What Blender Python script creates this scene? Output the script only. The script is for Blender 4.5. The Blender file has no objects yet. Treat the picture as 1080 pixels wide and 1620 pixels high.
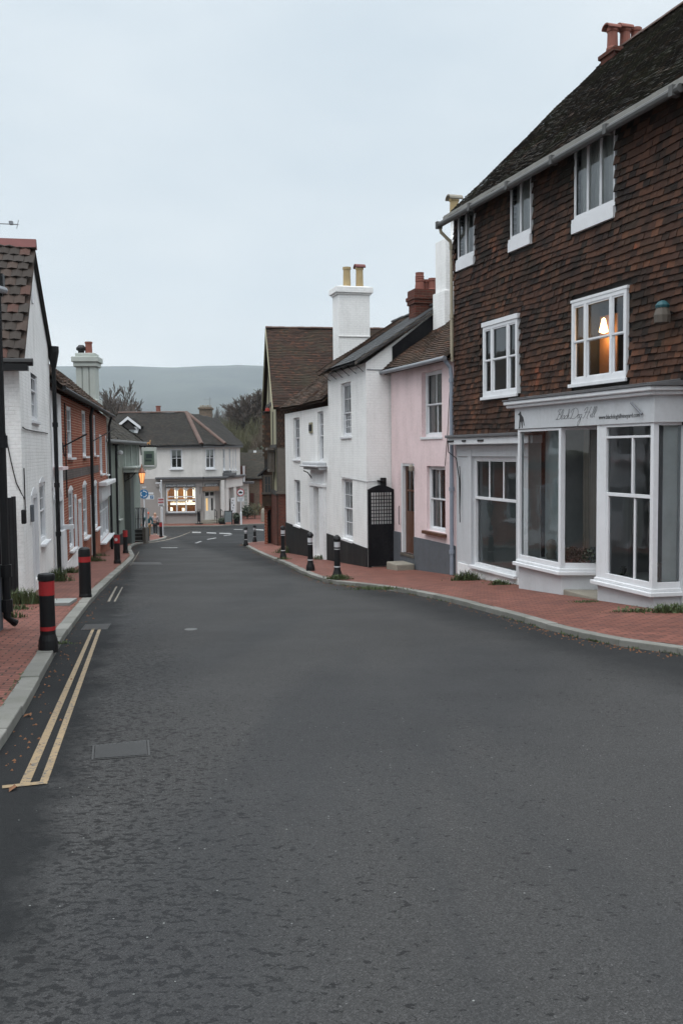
import bpy, math, random
from mathutils import Vector, Matrix
random.seed(7)
S=bpy.context.scene; C=S.collection
R_=math.radians
# ---------------------------------------------------------------- camera model
FPX=1500.0; PITCH=math.atan(97/1500); ROLL=-0.01
def ray(px,py):
    x=px-540; y=810-py
    xr=x+.01*y; yr=y-.01*x
    c,s=math.cos(PITCH),math.sin(PITCH)
    d=Vector((xr, FPX*c+yr*s, yr*c-FPX*s))
    return d/d.y
def RZ(y):
    if y<60: return -1.75-.065*y
    if y<74:
        t=y-60; return -5.65-.065*t+.065*t*t/28
    return -6.105
def ghit(px,py,off=0.0):
    d=ray(px,py); a,b=1.0,90.0
    for i in range(60):
        m=(a+b)/2
        if d.z*m>RZ(m)+off: a=m
        else: b=m
    return Vector((d.x*a,a,RZ(a)+off))
# ---------------------------------------------------------------- objects
def tag(o,label=None,cat=None,group=None,kind=None):
    if label: o['label']=label
    if cat: o['category']=cat
    if group: o['group']=group
    if kind: o['kind']=kind
    return o
def empty(name,loc,rz=0,label=None,cat=None,group=None):
    o=bpy.data.objects.new(name,None); C.objects.link(o); o.location=loc; o.rotation_euler=(0,0,rz); o.empty_display_size=.3
    return tag(o,label,cat,group)
def copy_tree(o,parent=None):
    c=o.copy(); C.objects.link(c); c.parent=parent
    for ch in o.children: copy_tree(ch,c)
    return c
class MB:
    def __init__(s): s.v=[]; s.f=[]
    def add(s,vs,fs):
        n=len(s.v); s.v+= [tuple(p) for p in vs]; s.f+=[tuple(n+i for i in f) for f in fs]; return s
    def box(s,x0,x1,y0,y1,z0,z1):
        if x1<x0:x0,x1=x1,x0
        if y1<y0:y0,y1=y1,y0
        if z1<z0:z0,z1=z1,z0
        return s.add([(x0,y0,z0),(x1,y0,z0),(x1,y1,z0),(x0,y1,z0),(x0,y0,z1),(x1,y0,z1),(x1,y1,z1),(x0,y1,z1)],
          [(3,2,1,0),(4,5,6,7),(0,1,5,4),(1,2,6,5),(2,3,7,6),(3,0,4,7)])
    def hexa(s,b,t):
        return s.add(list(b)+list(t),[(3,2,1,0),(4,5,6,7),(0,1,5,4),(1,2,6,5),(2,3,7,6),(3,0,4,7)])
    def poly(s,ps): return s.add(ps,[tuple(range(len(ps)))])
    def prism(s,pts,y0,y1):     # pts (x,z) counter-clockwise seen from -y
        n=len(pts)
        vs=[(x,y0,z) for x,z in pts]+[(x,y1,z) for x,z in pts]
        fs=[tuple(range(n)),tuple(range(2*n-1,n-1,-1))]+[(i,n+i,n+(i+1)%n,(i+1)%n) for i in range(n)]
        return s.add(vs,fs)
    def prismz(s,pts,z0,z1):    # pts (x,y) ccw from above; z may be functions
        n=len(pts); g=lambda z,p:z(*p) if callable(z) else z
        vs=[(p[0],p[1],g(z0,p)) for p in pts]+[(p[0],p[1],g(z1,p)) for p in pts]
        fs=[tuple(range(n-1,-1,-1)),tuple(range(n,2*n))]+[(i,(i+1)%n,n+(i+1)%n,n+i) for i in range(n)]
        return s.add(vs,fs)
    def tube(s,pts,r,n=8,cap=True):
        pts=[Vector(p) for p in pts]; m=len(pts); rs=r if isinstance(r,(list,tuple)) else [r]*m
        vs=[];ref=None
        for i,p in enumerate(pts):
            t=(pts[min(i+1,m-1)]-pts[max(i-1,0)]).normalized()
            if ref is None: ref=Vector((0,0,1)) if abs(t.z)<.9 else Vector((1,0,0))
            a=t.cross(ref)
            if a.length<1e-4: a=t.cross(Vector((0,1,0)))
            a.normalize(); b=t.cross(a).normalized(); 
            for k in range(n):
                q=2*math.pi*k/n; vs.append(p+(a*math.cos(q)+b*math.sin(q))*rs[i])
        fs=[(i*n+k,i*n+(k+1)%n,(i+1)*n+(k+1)%n,(i+1)*n+k) for i in range(m-1) for k in range(n)]
        if cap: fs+=[tuple(range(n-1,-1,-1)),tuple((m-1)*n+k for k in range(n))]
        return s.add(vs,fs)
    def lathe(s,prof,cx=0,cy=0,n=16,cap=True,jit=0):
        vs=[];m=len(prof)
        for r,z in prof:
            for k in range(n):
                q=2*math.pi*k/n; vs.append((cx+r*math.cos(q),cy+r*math.sin(q),z+(random.uniform(-jit,jit) if jit else 0)))
        fs=[(i*n+k,i*n+(k+1)%n,(i+1)*n+(k+1)%n,(i+1)*n+k) for i in range(m-1) for k in range(n)]
        if cap: fs+=[tuple(range(n-1,-1,-1)),tuple((m-1)*n+k for k in range(n))]
        return s.add(vs,fs)
    def split(s):
        par=list(range(len(s.v)))
        def find(i):
            while par[i]!=i: par[i]=par[par[i]]; i=par[i]
            return i
        for f in s.f:
            for a in f[1:]: par[find(a)]=find(f[0])
        gr={}
        for f in s.f: gr.setdefault(find(f[0]),[]).append(f)
        out=[]
        for fs in gr.values():
            ids=sorted({i for f in fs for i in f}); mp={k:n for n,k in enumerate(ids)}; m=MB(); m.v=[s.v[i] for i in ids]; m.f=[tuple(mp[i] for i in f) for f in fs]; out.append(m)
        return out
    def parts(s,name,mat,par=None,**k): return [m.build(name,mat,par,**k) for m in s.split()]
    def build(s,name,mat,parent=None,z0=None,smooth=False,bevel=0,fix=False):
        me=bpy.data.meshes.new(name)
        if z0 is None: z0=parent.get('_z0',0) if parent is not None else 0
        if parent is not None and z0==0 and parent.parent is not None: z0=parent.parent.get('_z0',0)
        me.from_pydata([(x,y,z-z0) for x,y,z in s.v],[],s.f); me.update()
        if fix:
            import bmesh
            b=bmesh.new(); b.from_mesh(me); bmesh.ops.recalc_face_normals(b,faces=b.faces); b.to_mesh(me); b.free()
        me.materials.append(mat)
        if smooth:
            for p in me.polygons: p.use_smooth=True
        o=bpy.data.objects.new(name,me); C.objects.link(o)
        if parent is not None: o.parent=parent
        if bevel:
            m=o.modifiers.new('b','BEVEL'); m.width=bevel; m.segments=2; m.limit_method='ANGLE'
        return o
class Fr:
    """facade frame: x along the facade (left to right seen from the street), y inward, z up (world height)"""
    def __init__(s,O,D):
        s.O=Vector((O[0],O[1])); s.U=Vector((D[0],D[1])).normalized(); s.Y=Vector((-s.U.y,s.U.x)); s.rz=math.atan2(s.U.y,s.U.x)
    def hit(s,px,py,v=0.0):
        d=ray(px,py); P=s.O+s.Y*v; n=s.Y
        t=P.dot(n)/(d.x*n.x+d.y*n.y); q=Vector((d.x*t,d.y*t))
        return (q-s.O).dot(s.U), d.z*t
    def hitu(s,px,py,u):
        d=ray(px,py); P=s.O+s.U*u; n=s.U
        t=P.dot(n)/(d.x*n.x+d.y*n.y); q=Vector((d.x*t,d.y*t))
        return (q-s.O).dot(s.Y), d.z*t
    def w(s,u,v): 
        p=s.O+s.U*u+s.Y*v; return p.x,p.y
    def loc(s,x,y):
        q=Vector((x,y))-s.O; return q.dot(s.U),q.dot(s.Y)
    def rect(s,p0,p1,pt,pb,ref='r',v=0.0):
        pr=p0 if ref=='l' else p1
        u0=s.hit(p0,(pt+pb)/2,v)[0]; u1=s.hit(p1,(pt+pb)/2,v)[0]
        return [u0,u1,s.hit(pr,pb,v)[1],s.hit(pr,pt,v)[1]]   # u0,u1,zb,zt
    def root(s,name,label,cat,group=None,u=0,v=0):
        x,y=s.w(u,v); z=RZ(y)
        o=empty(name,(s.O.x,s.O.y,z),s.rz,label,cat,group); o['_z0']=z; return o
def g(fr,u,v=0): return RZ(fr.w(u,v)[1])
# ---------------------------------------------------------------- node helpers
class NT:
    def __init__(s,name):
        s.m=bpy.data.materials.new(name); s.m.use_nodes=True; s.t=s.m.node_tree; s.t.nodes.clear()
        s.out=s.n('ShaderNodeOutputMaterial')
    def n(s,ty,ins=None,**kw):
        x=s.t.nodes.new(ty)
        for k,v in kw.items(): setattr(x,k,v)
        for k,v in (ins or {}).items():
            if isinstance(v,bpy.types.NodeSocket): s.t.links.new(v,x.inputs[k])
            else:
                if isinstance(v,tuple) and len(v)==3 and x.inputs[k].type=='RGBA': v=v+(1,)
                x.inputs[k].default_value=v
        return x
    def mix(s,f,a,b,bt='MIX'):
        x=s.n('ShaderNodeMix',data_type='RGBA',blend_type=bt)
        for k,v in ((0,f),(6,a),(7,b)):
            if isinstance(v,bpy.types.NodeSocket): s.t.links.new(v,x.inputs[k])
            else: x.inputs[k].default_value=(v+(1,) if isinstance(v,tuple) and len(v)==3 else v)
        return x.outputs[2]
    def math(s,op,a,b=0.0,c=0.0,clamp=False):
        x=s.n('ShaderNodeMath',operation=op); x.use_clamp=clamp
        for k,v in enumerate((a,b,c)):
            if isinstance(v,bpy.types.NodeSocket): s.t.links.new(v,x.inputs[k])
            else: x.inputs[k].default_value=v
        return x.outputs[0]
    def noise(s,vec,scale,detail=4,rough=.55,dist=0):
        return s.n('ShaderNodeTexNoise',{'Vector':vec,'Scale':scale,'Detail':detail,'Roughness':rough,'Distortion':dist}).outputs['Fac']
    def ramp(s,f,stops,interp='LINEAR'):
        x=s.n('ShaderNodeValToRGB',{'Fac':f}); e=x.color_ramp.elements; x.color_ramp.interpolation=interp
        while len(e)<len(stops): e.new(.5)
        for i,(p,c) in enumerate(stops):
            e[i].position=p; e[i].color=(c+(1,) if isinstance(c,tuple) else (c,c,c,1))
        return x.outputs['Color']
    def coord(s,kind='Object'): return s.n('ShaderNodeTexCoord').outputs[kind]
    def facade(s):   # (x+y, z, 0)
        q=s.n('ShaderNodeSeparateXYZ',{0:s.coord()}); a=s.math('ADD',q.outputs[0],q.outputs[1])
        return s.n('ShaderNodeCombineXYZ',{0:a,1:q.outputs[2],2:0.0}).outputs[0]
    def bump(s,h,st=.3,d=.01,nrm=None):
        i={'Height':h,'Strength':st,'Distance':d}
        if nrm is not None: i['Normal']=nrm
        return s.n('ShaderNodeBump',i).outputs[0]
    def fin(s,col,rough=.7,nrm=None,metal=0.0,spec=.5,**kw):
        i={'Base Color':col,'Roughness':rough,'Metallic':metal,'Specular IOR Level':spec}
        if nrm is not None: i['Normal']=nrm
        i.update(kw)
        b=s.n('ShaderNodeBsdfPrincipled',i); s.t.links.new(b.outputs[0],s.out.inputs[0]); return s.m
def sc(c,k): return tuple(min(1,x*k) for x in c)
def plain(name,c,rough=.6,var=.25,scale=3,metal=0,spec=.5,bump=.15,bs=40,c2=None):
    t=NT(name); co=t.coord(); f=t.noise(co,scale,5,.65)
    col=t.mix(f,sc(c,1-var),c2 or sc(c,1+var))
    f2=t.noise(co,scale*9,3)
    col=t.mix(t.math('MULTIPLY',f2,.35),col,sc(c,1-var*1.2))
    return t.fin(col,rough,t.bump(t.noise(co,bs,3),bump,.004),metal,spec)
def painted(name,c,dirtc=(.16,.15,.13),brick=False,dirt=.45,rough=.65,bw=.225,bh=.075):
    t=NT(name); co=t.coord(); fv=t.facade()
    st=t.n('ShaderNodeMapping',{'Vector':fv,'Scale':(2.2,.45,1)}).outputs[0]
    n1=t.noise(co,.9,6,.6); n2=t.noise(st,1.3,5,.6); n3=t.noise(co,14,4,.7)
    d=t.math('MULTIPLY',t.math('MULTIPLY',n1,n2),n3)
    d=t.ramp(d,[(.085,0.0),(.22,1.0)])
    col=t.mix(t.math('MULTIPLY',d,dirt),c,dirtc)
    col=t.mix(t.math('MULTIPLY',t.noise(co,3,3),.22),col,sc(c,.70))
    dr=t.noise(t.n('ShaderNodeMapping',{'Vector':fv,'Scale':(9,.55,1)}).outputs[0],1.0,4,.7)
    col=t.mix(t.math('MULTIPLY',t.ramp(dr,[(.56,0.0),(.72,1.0)]),t.math('MULTIPLY',t.ramp(n1,[(.45,0.0),(.7,1.0)]),.30)),col,sc(dirtc,1.3))
    h=t.noise(co,35,4,.6); nr=t.bump(h,.2,.006)
    if brick:
        b=t.n('ShaderNodeTexBrick',{'Vector':fv,'Color1':(.9,)*3,'Color2':(.55,)*3,'Mortar':(0.0,0.0,0.0),'Scale':1.0,'Mortar Size':.007,'Mortar Smooth':.6,'Brick Width':bw,'Row Height':bh})
        bn=t.math('ADD',b.outputs['Color'],t.math('MULTIPLY',t.noise(co,9,3),.5))
        nr=t.bump(bn,.55,.012,nr)
        col=t.mix(t.math('MULTIPLY',b.outputs['Fac'],t.ramp(t.noise(co,2.5,5,.7),[(.35,.02),(.7,.32)])),col,sc(c,.4))
    return t.fin(col,rough,nr,spec=.12)
def brickm(name,c1,c2,mort,bw=.225,bh=.075,ms=.008,rot=None,dark=.4,rough=.8,world=False):
    t=NT(name); co=t.coord(); fv=t.facade() if not world else (t.n('ShaderNodeMapping',{'Vector':co,'Rotation':(0,0,rot or 0)}).outputs[0])
    w=t.n('ShaderNodeTexNoise',{'Vector':fv,'Scale':3.0,'Detail':2.0}).outputs['Color']
    fv=t.mix(.006 if not world else .012,fv,w,'ADD')
    b=t.n('ShaderNodeTexBrick',{'Vector':fv,'Color1':c1,'Color2':c2,'Mortar':mort,'Scale':1.0,'Mortar Size':ms,'Mortar Smooth':.3,'Bias':-.1,'Brick Width':bw,'Row Height':bh})
    col=b.outputs['Color']
    n1=t.noise(co,.7,6,.65); n2=t.noise(co,11,4,.65)
    col=t.mix(t.ramp(n1,[(.35,0.0),(.7,dark)]),col,sc(c1,.35))
    col=t.mix(t.ramp(n2,[(.45,0.0),(.8,.55)]),col,sc(c1,.5))
    hh=t.math('ADD',t.math('MULTIPLY',b.outputs['Fac'],-1.0),t.math('MULTIPLY',n2,.5))
    if world:
        mo=t.ramp(t.noise(co,1.1,5,.7),[(.56,0.0),(.72,.5)])
        col=t.mix(t.math('MULTIPLY',mo,b.outputs['Fac']),col,(.05,.075,.025))
    return t.fin(col,rough,t.bump(hh,.6,.008),spec=.12)
def tiles(name,stops,rough=.8,moss=(.05,.055,.03),mamt=.35,patch=0):
    t=NT(name); co=t.coord()
    r=t.n('ShaderNodeNewGeometry').outputs['Random Per Island']
    if patch: r=t.math('ADD',t.math('MULTIPLY',r,1-patch*.45),t.math('MULTIPLY',t.math('SUBTRACT',t.noise(co,.55,4,.6),.40),patch*1.7))
    col=t.ramp(r,stops,'CONSTANT')
    col=t.mix(t.math('MULTIPLY',t.noise(co,22,4,.7),.55),col,sc(stops[0][1],.55))
    col=t.mix(t.ramp(t.noise(co,1.0,6,.7),[(.45,0.0),(.65,mamt)]),col,moss)
    col=t.mix(t.ramp(t.noise(co,5.5,4,.7),[(.72,0.0),(.78,.35)]),col,(.22,.22,.19))
    return t.fin(col,rough,t.bump(t.noise(co,60,4,.6),.35,.006),spec=.12)
def emis(name,c,s):
    t=NT(name); e=t.n('ShaderNodeEmission',{'Color':c,'Strength':s}); t.t.links.new(e.outputs[0],t.out.inputs[0]); return t.m
def glassm(name,tint=(.85,.88,.88),base=.07):
    t=NT(name); fr=t.n('ShaderNodeFresnel',{'IOR':1.5}).outputs[0]
    f=t.math('ADD',fr,base,clamp=True)
    co=t.coord(); nr=t.bump(t.noise(co,2.2,2),.12,.02)
    a=t.n('ShaderNodeBsdfTransparent',{'Color':tint}); b=t.n('ShaderNodeBsdfGlossy',{'Color':(.9,.92,.95),'Roughness':.03,'Normal':nr})
    x=t.n('ShaderNodeMixShader',{0:f,1:a.outputs[0],2:b.outputs[0]}); t.t.links.new(x.outputs[0],t.out.inputs[0]); return t.m
M={}
M['white_brick']=painted('white painted brick',(.84,.84,.83),brick=True,dirt=.2)
M['white_brick_shell']=painted('grey white painted brick',(.82,.82,.81),brick=True,dirt=.3)
M['white_render']=painted('white render',(.78,.79,.80),dirt=.3)
M['warm_render']=painted('warm white render',(.62,.595,.57),dirt=.25)
M['grey_render']=painted('warm grey paint',(.30,.275,.26),dirt=.2)
M['pink']=painted('pink render',(.76,.61,.615),dirtc=(.3,.22,.21),dirt=.35)
M['plinth_grey']=painted('grey plinth',(.115,.125,.14),dirtc=(.05,.05,.05),dirt=.4)
M['plinth_black']=painted('black plinth',(.018,.018,.019),dirtc=(.05,.05,.045),dirt=.5)
M['paint']=painted('white joinery paint',(.68,.69,.71),dirtc=(.25,.25,.23),dirt=.16,rough=.45)
M['shop_paint']=painted('pale grey joinery paint',(.53,.545,.565),dirtc=(.2,.2,.19),dirt=.22,rough=.5)
M['sage']=painted('sage green paint',(.235,.265,.235),dirtc=(.1,.1,.09),dirt=.3)
M['sage_dark']=painted('dark sage paint',(.09,.105,.10),dirtc=(.04,.04,.04),dirt=.3)
M['sage_light']=painted('pale sage paint',(.42,.45,.42),dirtc=(.2,.2,.18),dirt=.25)
M['cream']=painted('cream plaster',(.33,.31,.22),dirtc=(.25,.22,.13),dirt=.3)
M['brick']=brickm('orange red brick',(.30,.066,.034),(.19,.045,.028),(.42,.30,.22),bh=.085,bw=.24,ms=.012,dark=.3)
M['brick_dark']=brickm('dark red brick',(.13,.04,.028),(.07,.03,.024),(.12,.09,.07))
M['brick_grey']=brickm('grey header brick',(.13,.115,.11),(.08,.065,.065),(.2,.16,.14),bw=.115)
M['flint']=brickm('flint and brick',(.22,.15,.11),(.10,.085,.07),(.17,.15,.12),bw=.16,bh=.11,ms=.025)
M['black']=plain('black gloss iron',(.010,.010,.011),.5,.3,spec=.25)
M['black_wood']=painted('black boards',(.008,.008,.010),dirtc=(.05,.05,.05),dirt=.4,rough=.5)

M['silver']=plain('silver reflective',(.5,.5,.52),.35,.15)
M['steel']=plain('grey metal',(.2,.21,.23),.45,.3)
M['lead']=plain('lead',(.10,.10,.105),.7,.4,scale=6)
M['gutter']=plain('weathered grey gutter',(.07,.07,.068),.6,.35,scale=5)
M['beige']=plain('beige pipe',(.34,.30,.22),.55,.25)
M['bluegrey']=plain('blue grey pipe',(.22,.25,.30),.5,.25)
M['wood']=plain('varnished brown wood',(.095,.04,.022),.45,.4,scale=5)
M['oldwood']=plain('weathered oak',(.10,.085,.07),.8,.45,scale=7)
M['darkwood']=plain('dark oak',(.03,.026,.024),.8,.45,scale=7)
M['stone']=plain('worn stone',(.24,.22,.18),.85,.35,scale=4,bump=.4)
M['slab']=plain('concrete slab',(.22,.23,.22),.85,.3,scale=3,bump=.3)
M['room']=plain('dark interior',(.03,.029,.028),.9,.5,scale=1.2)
M['roomgrey']=plain('grey interior',(.58,.60,.59),.9,.4,scale=1.2)
M['curtain']=plain('net curtain',(.5,.5,.48),.95,.3,scale=7)
M['curtain_grey']=plain('grey curtain',(.16,.15,.14),.95,.4,scale=6)
M['glass']=glassm('window glass',base=.04)
M['glass_shop']=glassm('shop glass',(.92,.96,.96),.05)
M['terracotta']=plain('terracotta pot',(.20,.066,.046),.75,.3)
M['buff']=plain('buff pot',(.36,.27,.14),.8,.35,scale=4)
M['redtile']=plain('red ridge tile',(.13,.036,.032),.75,.3)
M['ridge']=plain('ridge tile',(.09,.052,.04),.8,.45,scale=4)
M['wall_tile']=tiles('hung clay tiles',[(0,(.022,.016,.014)),(.22,(.040,.024,.019)),(.42,(.068,.035,.025)),(.64,(.095,.046,.030)),(.79,(.135,.060,.036)),(.91,(.21,.070,.038))],mamt=.12,patch=.8)
M['roof_dark']=tiles('dark mossy roof tiles',[(0,(.028,.025,.022)),(.4,(.040,.034,.028)),(.75,(.055,.042,.032)),(.93,(.075,.048,.035))],moss=(.045,.05,.026),mamt=.5)
M['roof_brown']=tiles('brown roof tiles',[(0,(.055,.037,.029)),(.4,(.072,.046,.034)),(.75,(.095,.055,.038)),(.94,(.14,.065,.04))],mamt=.25)
M['roof_red']=tiles('old red roof tiles',[(0,(.038,.026,.021)),(.35,(.052,.031,.024)),(.7,(.066,.036,.026)),(.92,(.092,.044,.029))],moss=(.045,.042,.028),mamt=.55)
M['roof_slate']=tiles('grey slates',[(0,(.055,.058,.062)),(.5,(.068,.070,.074)),(.85,(.085,.085,.088))],moss=(.05,.055,.045),mamt=.2)
M['roof_corner']=tiles('dark corner roof tiles',[(0,(.026,.024,.022)),(.5,(.034,.031,.028)),(.85,(.045,.036,.03))],moss=(.035,.035,.028),mamt=.3)
M['roof_grey']=tiles('grey brown tiles',[(0,(.042,.038,.032)),(.5,(.055,.049,.040)),(.85,(.07,.056,.043))],moss=(.06,.06,.05),mamt=.4)
M['pantile']=tiles('old concrete roll tiles',[(0,(.040,.032,.028)),(.35,(.065,.045,.037)),(.6,(.05,.042,.038)),(.85,(.09,.045,.036))],moss=(.05,.045,.038),mamt=.5)
# road
def road_mat():
    t=NT('worn asphalt'); co=t.coord()
    ag=t.n('ShaderNodeTexVoronoi',{'Vector':co,'Scale':150.0}); agc=t.ramp(ag.outputs['Color'],[(0,.65),(.6,1.0),(.93,1.5),(1,3.2)])
    base=t.mix(t.noise(co,.35,5,.6),(.043,.0425,.0425),(.060,.0595,.0595))
    col=t.mix(1.0,base,agc,'MULTIPLY')
    # worn pits: patches where the dressing has gone
    lng=t.n('ShaderNodeMapping',{'Vector':co,'Rotation':(0,0,.16),'Scale':(1,.16,1)}).outputs[0]
    area=t.ramp(t.noise(lng,.75,4,.6),[(.42,0.0),(.66,1.0)])
    pit=t.noise(t.n('ShaderNodeMapping',{'Vector':co,'Scale':(.85,1.15,1)}).outputs[0],23,4,.6,.3)
    q0=t.n('ShaderNodeSeparateXYZ',{0:co}); xb=t.math('ADD',t.math('ADD',q0.outputs[0],t.math('MULTIPLY',q0.outputs[1],.2)),t.math('MULTIPLY',t.noise(co,1.0,3),1.0))
    band=t.ramp(t.math('ADD',t.math('MULTIPLY',xb,.25),.5,0,True),[(.38,0.0),(.5,1.0),(.62,.75),(.85,0.0)])
    pf=t.math('GREATER_THAN',t.math('ADD',pit,t.math('ADD',t.math('MULTIPLY',area,.05),t.math('MULTIPLY',band,.095))),.672)
    col=t.mix(t.math('MULTIPLY',pf,.72),col,(.012,.012,.0125))
    dark=t.ramp(t.noise(lng,.55,4,.55,.6),[(.5,0.0),(.66,.4)])
    col=t.mix(dark,col,(.030,.032,.035))
    q=t.n('ShaderNodeSeparateXYZ',{0:co})
    # strips of older tarmac along both gutters
    xr=t.math('ADD',q.outputs[0],t.math('MULTIPLY',q.outputs[1],.2))
    wob=t.math('MULTIPLY',t.math('SUBTRACT',t.noise(co,1.4,5,.7),.5),1.1)
    le=t.ramp(t.math('MULTIPLY',t.math('ADD',t.math('ADD',xr,wob),.45),-1.4,0,True),[(0,0.0),(.4,.9)])
    col=t.mix(le,col,(.016,.017,.018))
    re=t.ramp(t.math('MULTIPLY',t.math('SUBTRACT',t.math('ADD',t.math('ADD',q.outputs[0],t.math('MULTIPLY',q.outputs[1],.27)),wob),5.35),.9,0,True),[(0,0.0),(.8,.75)])
    col=t.mix(re,col,(.019,.020,.021))
    sp=t.n('ShaderNodeTexVoronoi',{'Vector':co,'Scale':22.0}); 
    spf=t.math('MULTIPLY',t.math('LESS_THAN',sp.outputs['Distance'],.11),t.math('GREATER_THAN',t.n('ShaderNodeSeparateColor',{0:sp.outputs['Color']}).outputs[0],.955))
    col=t.mix(t.math('MULTIPLY',spf,.6),col,(.30,.31,.30))
    h=t.math('SUBTRACT',t.math('ADD',ag.outputs['Distance'],t.math('MULTIPLY',t.noise(co,30,3),.6)),t.math('MULTIPLY',pf,.8))
    rg=t.ramp(t.noise(co,.5,4),[(.3,.62),(.7,.82)])
    return t.fin(col,rg,t.bump(h,.7,.008),0,.07)
M['road']=road_mat()
M['paving']=brickm('red brick paving',(.26,.105,.080),(.135,.062,.051),(.035,.030,.026),bw=.225,bh=.112,ms=.011,world=True,rot=R_(-10),dark=.55,rough=.65)
def kerb_mat():
    t=NT('kerb stone'); co=t.coord(); r=t.n('ShaderNodeNewGeometry').outputs['Random Per Island']
    col=t.mix(r,(.135,.133,.12),(.20,.195,.178)); col=t.mix(t.ramp(t.noise(co,3.5,6,.75),[(.45,0.0),(.75,.7)]),col,(.09,.095,.07))
    return t.fin(col,.8,t.bump(t.noise(co,40,4),.4,.006))
M['kerb']=kerb_mat()
def worn(name,c,thr):
    t=NT(name); co=t.coord(); f=t.math('GREATER_THAN',t.noise(co,28,5,.75),thr)
    f2=t.ramp(t.noise(co,6,4,.7),[(.3,.0),(.75,.55)])
    col=t.mix(f2,c,sc(c,.45)); col=t.mix(f,(.05,.052,.055),col)
    return t.fin(col,.6,t.bump(t.noise(co,60),.3,.004))
M['red']=worn('scuffed red band',(.36,.012,.014),.36)
M['fascia_old']=plain('weathered fascia board',(.20,.195,.18),.7,.35,scale=4)
M['yellow']=worn('worn yellow line',(.26,.185,.10),.435)
M['faded']=worn('faded line',(.27,.22,.15),.50)
M['whiteline']=worn('worn white line',(.32,.32,.32),.47)
M['grassg']=plain('grass blade',(.060,.085,.028),.7,.5,scale=9)
M['soil']=plain('earth and grass',(.05,.06,.03),.95,.4,scale=.4)
M['leafd']=plain('dark evergreen leaf',(.03,.045,.022),.7,.5,scale=3)
M['scrub']=plain('olive winter scrub',(.085,.080,.042),.9,.45,scale=.6)
M['scrub2']=plain('brown winter scrub',(.09,.068,.048),.9,.45,scale=.6)
M['bark']=plain('grey bark',(.085,.072,.062),.9,.35,scale=2)
M['twig']=plain('winter twig',(.085,.066,.055),.9,.3,scale=2)
M['twig_pale']=plain('pale winter twig',(.14,.13,.125),.9,.3,scale=2)
def hill_mat():
    t=NT('downland'); co=t.coord()
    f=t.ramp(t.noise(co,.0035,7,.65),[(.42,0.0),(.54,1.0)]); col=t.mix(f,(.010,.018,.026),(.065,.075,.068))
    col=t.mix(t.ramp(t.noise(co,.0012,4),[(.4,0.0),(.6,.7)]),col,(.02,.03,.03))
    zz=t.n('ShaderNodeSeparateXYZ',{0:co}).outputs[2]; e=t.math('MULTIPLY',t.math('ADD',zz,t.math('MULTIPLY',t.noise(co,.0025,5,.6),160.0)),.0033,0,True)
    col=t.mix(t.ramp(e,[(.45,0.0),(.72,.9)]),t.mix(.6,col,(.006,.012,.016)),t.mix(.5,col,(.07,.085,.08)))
    return t.fin(col,.95)
M['hill']=hill_mat()
M['leaf_litter']=plain('dead leaf',(.16,.07,.03),.8,.4,scale=9)
M['skin']=plain('skin',(.45,.25,.18),.6,.1)
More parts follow.
